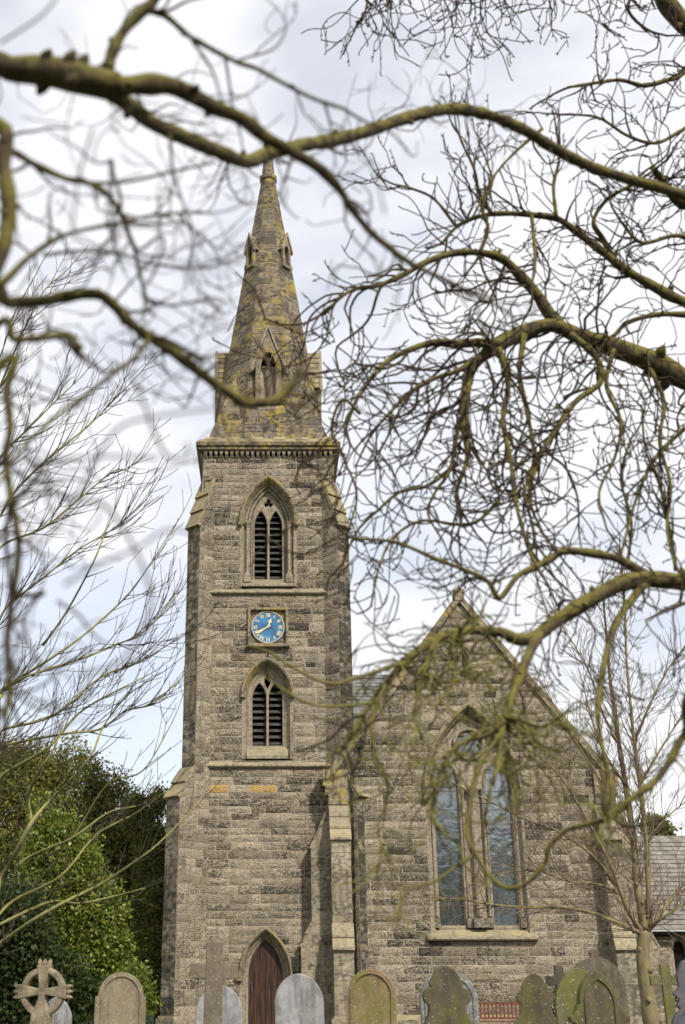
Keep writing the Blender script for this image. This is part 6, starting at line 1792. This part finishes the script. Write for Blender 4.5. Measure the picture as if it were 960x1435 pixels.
P, rr = lt.limb([(-6.100, 18.000, 7.600), (-4.722, 17.926, 8.238), (-4.247, 18.077, 9.183), (-3.573, 17.475, 9.564), (-3.027, 17.524, 10.106), (-2.702, 17.586, 10.533), (-2.261, 17.005, 10.655)], 0.0280, 0.0088, sides=6)
lt.dress(P, rr, 6.5, 1.05, 0.010, 1, 0.12, curly=False, bias=Vector((0.9, 0, 0.5)), up=0.6, child=0.22, spread=0.6, minr=0.0048)
P, rr = lt.limb([(-6.100, 18.000, 8.200), (-4.803, 17.926, 9.120), (-4.534, 18.048, 9.825), (-3.956, 17.447, 10.068), (-3.492, 17.307, 10.523), (-3.164, 17.449, 11.000)], 0.0238, 0.0089, sides=6)
lt.dress(P, rr, 6.5, 1.05, 0.010, 1, 0.12, curly=False, bias=Vector((0.9, 0, 0.5)), up=0.6, child=0.22, spread=0.6, minr=0.0048)
P, rr = lt.limb([(-6.100, 18.000, 9.200), (-4.911, 17.926, 10.301), (-4.649, 18.048, 11.183), (-4.216, 17.468, 11.834), (-3.865, 17.262, 12.555), (-3.562, 17.447, 13.078)], 0.0243, 0.0092, sides=6)
lt.dress(P, rr, 6.5, 1.05, 0.010, 1, 0.12, curly=False, bias=Vector((0.9, 0, 0.5)), up=0.6, child=0.22, spread=0.6, minr=0.0048)
P, rr = lt.limb([(-6.100, 18.000, 9.600), (-4.961, 17.926, 10.843), (-4.680, 17.981, 11.708), (-4.344, 17.356, 12.189), (-3.963, 17.042, 12.769)], 0.0196, 0.0092, sides=6)
lt.dress(P, rr, 3.2, 0.8, 0.009, 1, 0.12, curly=False, bias=Vector((0.55, 0, 0.55)), up=0.5, child=0.22, spread=0.6, minr=0.0048)
lt.finish()
rt = Tree('bare_tree', 'small smooth-barked bare tree forking low before the church gable', (8.084, 27.0, 0), B_YARD, B_YTWIG, 'bare churchyard trees', 31)
P, rr = rt.limb([(8.114, 27.000, -0.200), (8.084, 27.000, 0.825), (8.078, 27.000, 1.524), (8.069, 27.000, 2.095), (8.174, 27.000, 2.587)], 0.1735, 0.1471, name='trunk', sides=12)
P, rr = rt.limb([(8.175, 27.038, 2.632), (8.130, 26.950, 3.261), (8.144, 27.065, 3.764), (8.217, 27.232, 4.655), (8.169, 27.192, 5.758), (8.102, 27.123, 6.640), (8.127, 27.264, 7.417), (8.146, 27.411, 8.305), (8.154, 27.345, 9.341), (8.170, 27.302, 10.409)], 0.1046, 0.0245, sides=7)
rt.dress(P, rr, 9.5, 1.1, 0.012, 2, 0.13, curly=False, bias=Vector((0, 0, 0.45)), up=0.5, child=0.24, spread=0.8, minr=0.0048, wob=0.09)
P, rr = rt.limb([(8.257, 27.034, 2.676), (8.305, 26.852, 3.403), (8.393, 26.889, 4.433), (8.420, 26.950, 5.721), (8.357, 26.802, 6.662), (8.323, 26.650, 7.451), (8.378, 26.713, 8.645), (8.493, 26.747, 9.874), (8.475, 26.570, 11.072)], 0.0698, 0.0180, sides=7)
rt.dress(P, rr, 9.5, 1.1, 0.012, 2, 0.13, curly=False, bias=Vector((0, 0, 0.45)), up=0.5, child=0.24, spread=0.8, minr=0.0048, wob=0.09)
P, rr = rt.limb([(8.125, 27.041, 2.588), (7.863, 26.822, 2.886), (7.686, 26.781, 3.339), (7.496, 26.825, 4.061), (7.222, 26.704, 4.596), (6.852, 26.485, 5.230), (6.422, 26.400, 5.919), (5.834, 26.431, 6.432), (5.210, 26.398, 6.746)], 0.0627, 0.0140, sides=7)
rt.dress(P, rr, 11, 1.2, 0.012, 2, 0.13, curly=False, bias=Vector((-0.6, 0, 0.25)), up=0.3, child=0.26, spread=0.8, minr=0.0048, wob=0.10)
P, rr = rt.limb([(8.091, 27.043, 2.559), (7.737, 26.741, 2.664), (7.018, 26.584, 2.933), (6.343, 26.528, 3.060), (5.553, 26.414, 3.054), (4.751, 26.173, 3.098), (3.958, 25.894, 3.196), (3.334, 25.719, 3.157)], 0.0557, 0.0131, sides=7)
rt.dress(P, rr, 11, 1.2, 0.012, 2, 0.13, curly=False, bias=Vector((-0.6, 0, 0.25)), up=0.3, child=0.26, spread=0.8, minr=0.0048, wob=0.10)
P, rr = rt.limb([(7.651, 27.072, 3.568), (7.316, 26.734, 3.917), (6.922, 26.518, 4.273), (6.314, 26.433, 4.657), (5.678, 26.300, 4.854), (5.022, 26.021, 5.121), (4.072, 25.722, 5.534), (3.442, 25.519, 5.775)], 0.0424, 0.0108, sides=7)
rt.dress(P, rr, 11, 1.2, 0.012, 2, 0.13, curly=False, bias=Vector((-0.6, 0, 0.25)), up=0.3, child=0.26, spread=0.8, minr=0.0048, wob=0.10)
P, rr = rt.limb([(7.768, 27.066, 3.358), (7.215, 26.737, 3.544), (6.542, 26.508, 3.586), (5.768, 26.403, 3.814), (4.971, 26.294, 3.732), (4.304, 26.057, 3.495)], 0.0352, 0.0106, sides=7)
rt.dress(P, rr, 11, 1.2, 0.012, 2, 0.13, curly=False, bias=Vector((-0.6, 0, 0.25)), up=0.3, child=0.26, spread=0.8, minr=0.0048, wob=0.10)
P, rr = rt.limb([(8.248, 27.034, 2.603), (8.462, 27.025, 2.852), (8.867, 27.271, 3.221), (9.334, 27.460, 3.658), (10.056, 27.411, 4.363)], 0.0627, 0.0226, sides=7)
rt.dress(P, rr, 9.5, 1.1, 0.012, 2, 0.13, curly=False, bias=Vector((0, 0, 0.45)), up=0.5, child=0.24, spread=0.8, minr=0.0048, wob=0.09)
P, rr = rt.limb([(8.282, 27.032, 2.632), (8.519, 26.700, 2.880), (8.998, 26.642, 3.154), (9.601, 26.457, 3.524)], 0.0418, 0.0161, sides=7)
rt.dress(P, rr, 9.5, 1.1, 0.012, 2, 0.13, curly=False, bias=Vector((0, 0, 0.45)), up=0.5, child=0.24, spread=0.8, minr=0.0048, wob=0.09)
P, rr = rt.limb([(8.161, 27.052, 4.481), (7.933, 27.017, 5.099), (7.632, 27.134, 5.750), (7.352, 27.367, 6.438), (6.963, 27.485, 7.295), (6.527, 27.462, 8.144)], 0.0358, 0.0119, sides=7)
rt.dress(P, rr, 9.5, 1.1, 0.012, 2, 0.13, curly=False, bias=Vector((0, 0, 0.45)), up=0.5, child=0.24, spread=0.8, minr=0.0048, wob=0.09)
P, rr = rt.limb([(8.449, 27.044, 5.736), (8.876, 26.967, 6.367), (9.436, 27.161, 7.061), (10.067, 27.276, 7.758)], 0.0364, 0.0117, sides=7)
rt.dress(P, rr, 9.5, 1.1, 0.012, 2, 0.13, curly=False, bias=Vector((0, 0, 0.45)), up=0.5, child=0.24, spread=0.8, minr=0.0048, wob=0.09)
P, rr = rt.limb([(8.130, 27.061, 5.738), (7.685, 26.797, 6.337), (7.406, 26.657, 7.123), (7.262, 26.663, 8.122)], 0.0364, 0.0116, sides=7)
rt.dress(P, rr, 9.5, 1.1, 0.012, 2, 0.13, curly=False, bias=Vector((0, 0, 0.45)), up=0.5, child=0.24, spread=0.8, minr=0.0048, wob=0.09)
P, rr = rt.limb([(8.435, 27.051, 6.709), (8.787, 26.769, 7.477), (9.299, 26.752, 8.313), (9.864, 26.682, 8.980)], 0.0369, 0.0117, sides=7)
rt.dress(P, rr, 9.5, 1.1, 0.012, 2, 0.13, curly=False, bias=Vector((0, 0, 0.45)), up=0.5, child=0.24, spread=0.8, minr=0.0048, wob=0.09)
P, rr = rt.limb([(8.085, 27.068, 6.630), (7.791, 27.084, 7.378), (7.600, 27.221, 8.431), (7.177, 27.492, 9.562), (6.786, 27.697, 10.537)], 0.0295, 0.0092, sides=7)
rt.dress(P, rr, 9.5, 1.1, 0.012, 2, 0.13, curly=False, bias=Vector((0, 0, 0.45)), up=0.5, child=0.24, spread=0.8, minr=0.0048, wob=0.09)
P, rr = rt.limb([(8.439, 27.036, 4.448), (8.838, 26.900, 4.928), (9.511, 27.046, 5.418)], 0.0286, 0.0113, sides=7)
rt.dress(P, rr, 9.5, 1.1, 0.012, 2, 0.13, curly=False, bias=Vector((0, 0, 0.45)), up=0.5, child=0.24, spread=0.8, minr=0.0048, wob=0.09)
rt.finish()

# ------------------------------------------------------------------ evergreens
def leaf_mat(name, ca, cb, cc, rough_=0.5, spec=0.4):
    m, t, b = new_mat(name)
    a = t.nodes.new('ShaderNodeAttribute'); a.attribute_name = 'tone'
    sp = t.nodes.new('ShaderNodeSeparateXYZ')
    t.links.new(a.outputs['Vector'], sp.inputs[0])
    c = mixc(t, sp.outputs[0], ca, cb)
    c = mixc(t, sp.outputs[1], c, cc)
    t.links.new(c, b.inputs['Base Color'])
    b.inputs['Roughness'].default_value = rough_
    b.inputs['Specular IOR Level'].default_value = spec
    tr_ = t.nodes.new('ShaderNodeBsdfTranslucent')
    t.links.new(c, tr_.inputs['Color'])
    ms = t.nodes.new('ShaderNodeMixShader')
    ms.inputs[0].default_value = 0.4
    t.links.new(b.outputs[0], ms.inputs[1]); t.links.new(tr_.outputs[0], ms.inputs[2])
    t.links.new(ms.outputs[0], t.nodes['Material Output'].inputs['Surface'])
    return m
L_YEW = leaf_mat('yew_foliage', (0.095, 0.12, 0.032), (0.18, 0.195, 0.05), (0.28, 0.21, 0.065), 0.7, 0.2)
L_HOLLY = leaf_mat('bright_evergreen_leaf', (0.075, 0.11, 0.015), (0.19, 0.235, 0.03), (0.34, 0.32, 0.06), 0.45, 0.45)
L_DARK = leaf_mat('dark_evergreen_leaf', (0.025, 0.042, 0.012), (0.05, 0.075, 0.02), (0.10, 0.10, 0.03), 0.5, 0.3)
L_IVY = leaf_mat('ivy_leaf', (0.025, 0.06, 0.015), (0.06, 0.11, 0.025), (0.15, 0.03, 0.02), 0.45, 0.4)

def evergreen(name, label, base, blobs, leaf, sprays, nleaf, lsize, spray_r, mat, bark, seed, droop=0.0, trunk_h=3.0, tr=0.25, brown=0.2, cat='tree', group=None, long=1.0):
    """crown of many leaf sprays spread over and through uneven lobes"""
    q = np.random.default_rng(seed)
    root = empty(name, base, label, cat, group)
    vol = np.array([b[3] * b[4] * b[5] for b in blobs]) ** (2 / 3)
    pick = q.choice(len(blobs), sprays, p=vol / vol.sum())
    B = np.array(blobs)[pick]
    d = q.normal(size=(sprays, 3)); d /= np.linalg.norm(d, axis=1)[:, None]
    rad = 1 - 0.45 * q.random(sprays) ** 1.6
    lump = 1 + 0.22 * np.sin(d[:, 0] * 7 + B[:, 0]) * np.sin(d[:, 2] * 6 + B[:, 2] * 2) + 0.12 * np.sin(d[:, 1] * 11)
    c = B[:, :3] + d * B[:, 3:6] * (rad * lump)[:, None]
    c = c[c[:, 2] > base[2] + 0.1]
    d = d[:len(c)]
    n = len(c)
    tone = np.clip(q.normal(0.5, 0.28, n), 0, 1)
    br = (q.random(n) < brown) * q.random(n)
    # leaves round each spray
    C = np.repeat(c, nleaf, 0); D = np.repeat(d, nleaf, 0)
    N_ = len(C)
    o = q.normal(size=(N_, 3)) * spray_r
    P = C + o
    ax = q.normal(size=(N_, 3)) + D * 0.8; ax[:, 2] -= droop
    ax /= np.linalg.norm(ax, axis=1)[:, None]
    u2 = np.cross(ax, q.normal(size=(N_, 3))); u2 /= np.linalg.norm(u2, axis=1)[:, None]
    sz = lsize * q.uniform(0.6, 1.3, N_)[:, None]
    v = np.empty((N_, 4, 3), np.float32)
    nrm = np.cross(ax, u2)
    v[:, 0] = P; v[:, 1] = P + ax * sz * 0.5 * long + u2 * sz * 0.32 + nrm * sz * 0.08
    v[:, 2] = P + ax * sz * long; v[:, 3] = P + ax * sz * 0.5 * long - u2 * sz * 0.32 + nrm * sz * 0.08
    v = v.reshape(-1, 3) - np.array(base, np.float32)
    me = bpy.data.meshes.new('crown')
    me.vertices.add(N_ * 4); me.loops.add(N_ * 4); me.polygons.add(N_)
    me.vertices.foreach_set('co', v.astype(np.float32).ravel())
    me.loops.foreach_set('vertex_index', np.arange(N_ * 4, dtype=np.int32))
    me.polygons.foreach_set('loop_start', np.arange(0, N_ * 4, 4, dtype=np.int32))
    me.polygons.foreach_set('loop_total', np.full(N_, 4, np.int32))
    me.update(calc_edges=True)
    at = me.attributes.new('tone', 'FLOAT_VECTOR', 'POINT')
    tt = np.stack([np.repeat(np.repeat(tone, nleaf), 4), np.repeat(np.repeat(br, nleaf), 4), np.zeros(N_ * 4)], 1).astype(np.float32)
    at.data.foreach_set('vector', tt.ravel())
    me.materials.append(mat)
    o_ = bpy.data.objects.new('crown', me); col.objects.link(o_); o_.parent = root
    r_ = random.Random(seed)
    m = MB()
    b0 = Vector(base)
    m.tube([b0 + Vector((0, 0, -0.2)), b0 + Vector((0.05, 0, trunk_h * 0.5)), b0 + Vector((-0.05, 0.1, trunk_h))], [tr, tr * 0.8, tr * 0.5], 9)
    for b in blobs:
        e = Vector(b[:3]); s0 = b0 + Vector((0, 0, trunk_h * r_.uniform(0.3, 0.9)))
        mid = s0.lerp(e, 0.5) + Vector((0, 0, 0.2))
        m.tube([s0, mid, e], [tr * 0.4, tr * 0.28, tr * 0.08], 6)
    m.build('trunk', bark, root, smooth=True)
    return root
evergreen('yew_tree', 'large dark brownish-green yew filling the left side behind the headstones', (-8.32, 50.0, 0), [(-10.6, 50, 8.37, 2.23, 2.23, 2.53), (-8.39, 50, 8.66, 1.85, 1.85, 2.09), (-6.7, 50, 7.79, 1.42, 1.42, 1.84), (-9.23, 50, 5.79, 2.63, 2.63, 2.63), (-6.86, 50, 5.24, 2.04, 2.04, 2.33), (-5.34, 50, 3.59, 1.29, 1.29, 2.01), (-9.6, 50, 3.05, 2.57, 2.57, 2.57), (-7.29, 50, 2.52, 2.28, 1.99, 1.99), (-11.15, 50, 9.54, 1.2, 1.2, 1.35), (-5.77, 50, 6.92, 0.82, 0.82, 1.33)], None, 15000, 9, 0.115, 0.15, L_YEW, B_YARD, 4, 0.5, 5.0, 0.35, 0.4, group='evergreens left of the tower', long=1.6)
evergreen('yew_tree', 'narrow dark yew with loose feathery sprays against the tower edge', (-4.25, 47.0, 0), [(-4.75, 47, 7.01, 0.44, 0.44, 0.72), (-4.32, 47, 8.1, 0.39, 0.39, 0.5), (-4.52, 47, 6.07, 0.5, 0.5, 0.83), (-5.2, 47, 7.69, 0.39, 0.39, 0.73), (-4.1, 47, 6.74, 0.28, 0.28, 0.55), (-3.95, 47, 5.41, 0.33, 0.33, 0.6), (-4.38, 47, 4.37, 0.76, 0.76, 1.22), (-4.18, 47, 2.71, 0.7, 0.7, 1.61), (-4.26, 47, 1.1, 0.74, 0.74, 1.06)], None, 4200, 8, 0.10, 0.14, L_YEW, B_YARD, 9, 0.4, 4.0, 0.2, 0.15, group='evergreens left of the tower', long=1.6)
evergreen('laurel_bush', 'bright green glossy-leaved laurel in front of the dark yews', (-5.48, 36.0, 0), [(-6.38, 36, 5.33, 0.72, 0.72, 0.85), (-5.78, 36, 4.32, 0.88, 0.88, 1.01), (-5.1, 36, 3.23, 0.83, 0.83, 1.04), (-5.14, 36, 2.26, 0.86, 0.86, 0.86), (-6.03, 36, 3.23, 0.93, 0.93, 1.14), (-5.61, 36, 1.5, 1.12, 0.81, 0.81), (-6.62, 36, 4.22, 0.73, 0.73, 1.05), (-4.62, 36, 2.07, 0.49, 0.49, 0.82), (-6.72, 36, 6.26, 0.3, 0.3, 0.56), (-5.45, 36, 5.13, 0.27, 0.27, 0.47), (-4.48, 36, 3.33, 0.25, 0.25, 0.46), (-4.28, 36, 2.55, 0.25, 0.25, 0.37), (-5.98, 36, 5.74, 0.26, 0.26, 0.43)], None, 4600, 8, 0.13, 0.16, L_HOLLY, B_YARD, 14, 0.2, 2.5, 0.18, 0.3, cat='shrub', group='evergreens left of the tower')
evergreen('holly_bush', 'very dark holly bush in shade behind the ringed cross', (-5.83, 30.0, 0), [(-6.23, 30, 2.96, 0.86, 0.86, 0.86), (-5.99, 30, 2.07, 1.02, 0.77, 0.77), (-5.36, 30, 1.67, 1.02, 0.68, 0.68), (-4.49, 30, 1.2, 1.01, 0.47, 0.47), (-6.96, 30, 2.47, 0.86, 0.86, 1.2), (-6.17, 30, 1.2, 1.01, 0.59, 0.59)], None, 3400, 8, 0.12, 0.13, L_DARK, B_YARD, 17, 0.2, 2.0, 0.16, 0.2, cat='shrub', group='evergreens left of the tower')
evergreen('box_shrub', 'low mid-green shrub between the buff headstone and the tower', (-3.41, 33.0, 0), [(-3.5, 33, 1.54, 0.3, 0.3, 0.37), (-3.21, 33, 1.13, 0.2, 0.2, 0.33), (-3.63, 33, 1.08, 0.3, 0.3, 0.37)], None, 600, 8, 0.10, 0.12, L_HOLLY, B_YARD, 19, 0.1, 0.8, 0.06, 0.1, cat='shrub', group='evergreens left of the tower')
evergreen('distant_tree', 'small dark tree top showing above the low slate roof', (18.89, 62.0, 0), [(19.81, 62, 8.91, 0.37, 0.33, 0.33), (20.14, 62, 8.63, 0.33, 0.29, 0.29)], None, 500, 8, 0.22, 0.2, L_YEW, B_YARD, 25, 0.1, 8.0, 0.2, 0.1)
evergreen('ivy_plant', 'small ivy with a few red leaves climbing beside the pale cross', (8.53, 37.5, 0), [(8.61, 37.5, 1.2, 0.15, 0.15, 0.21), (8.76, 37.5, 1.65, 0.11, 0.11, 0.19), (8.45, 37.5, 0.87, 0.19, 0.19, 0.25), (8.68, 37.5, 0.62, 0.17, 0.17, 0.25)], None, 130, 7, 0.07, 0.05, L_IVY, B_YTWIG, 27, 0.1, 0.5, 0.02, 0.3, cat='plant')
m = MB(); m.tube([Vector((-16.488, 56.000, 8.657)), Vector((-8.514, 56.000, 8.722)), Vector((-2.530, 56.000, 8.885))], [0.028, 0.028, 0.028], 5)
tag(m.build('overhead_cable', M_PIPE), 'thin black overhead cable running across the yews to the tower', 'cable')

# the wood behind the viewer, mirrored in the church window
tq = random.Random(77)
bl = []
for (tx, ty, th_) in ((3.0, -16.0, 11.0), (9.5, -19.0, 14.5), (15.0, -17.0, 13.0), (21.5, -20.0, 15.0), (-6.0, -20.0, 11.5)):
    bl += [(tx + tq.uniform(-2, 2), ty + tq.uniform(-2, 2), th_ * tq.uniform(0.25, 0.8), tq.uniform(2.0, 3.2), tq.uniform(1.6, 2.8), tq.uniform(2.0, 3.4)) for _ in range(8)]
wood = evergreen('treeline', 'dark wood behind the viewer, seen only mirrored in the church window', (8.0, -18.0, 0), bl, None, 7000, 6, 0.3, 0.3, L_DARK, B_YARD, 90, 0.2, 6.0, 0.3, 0.1, cat=None)
wood['kind'] = 'stuff'
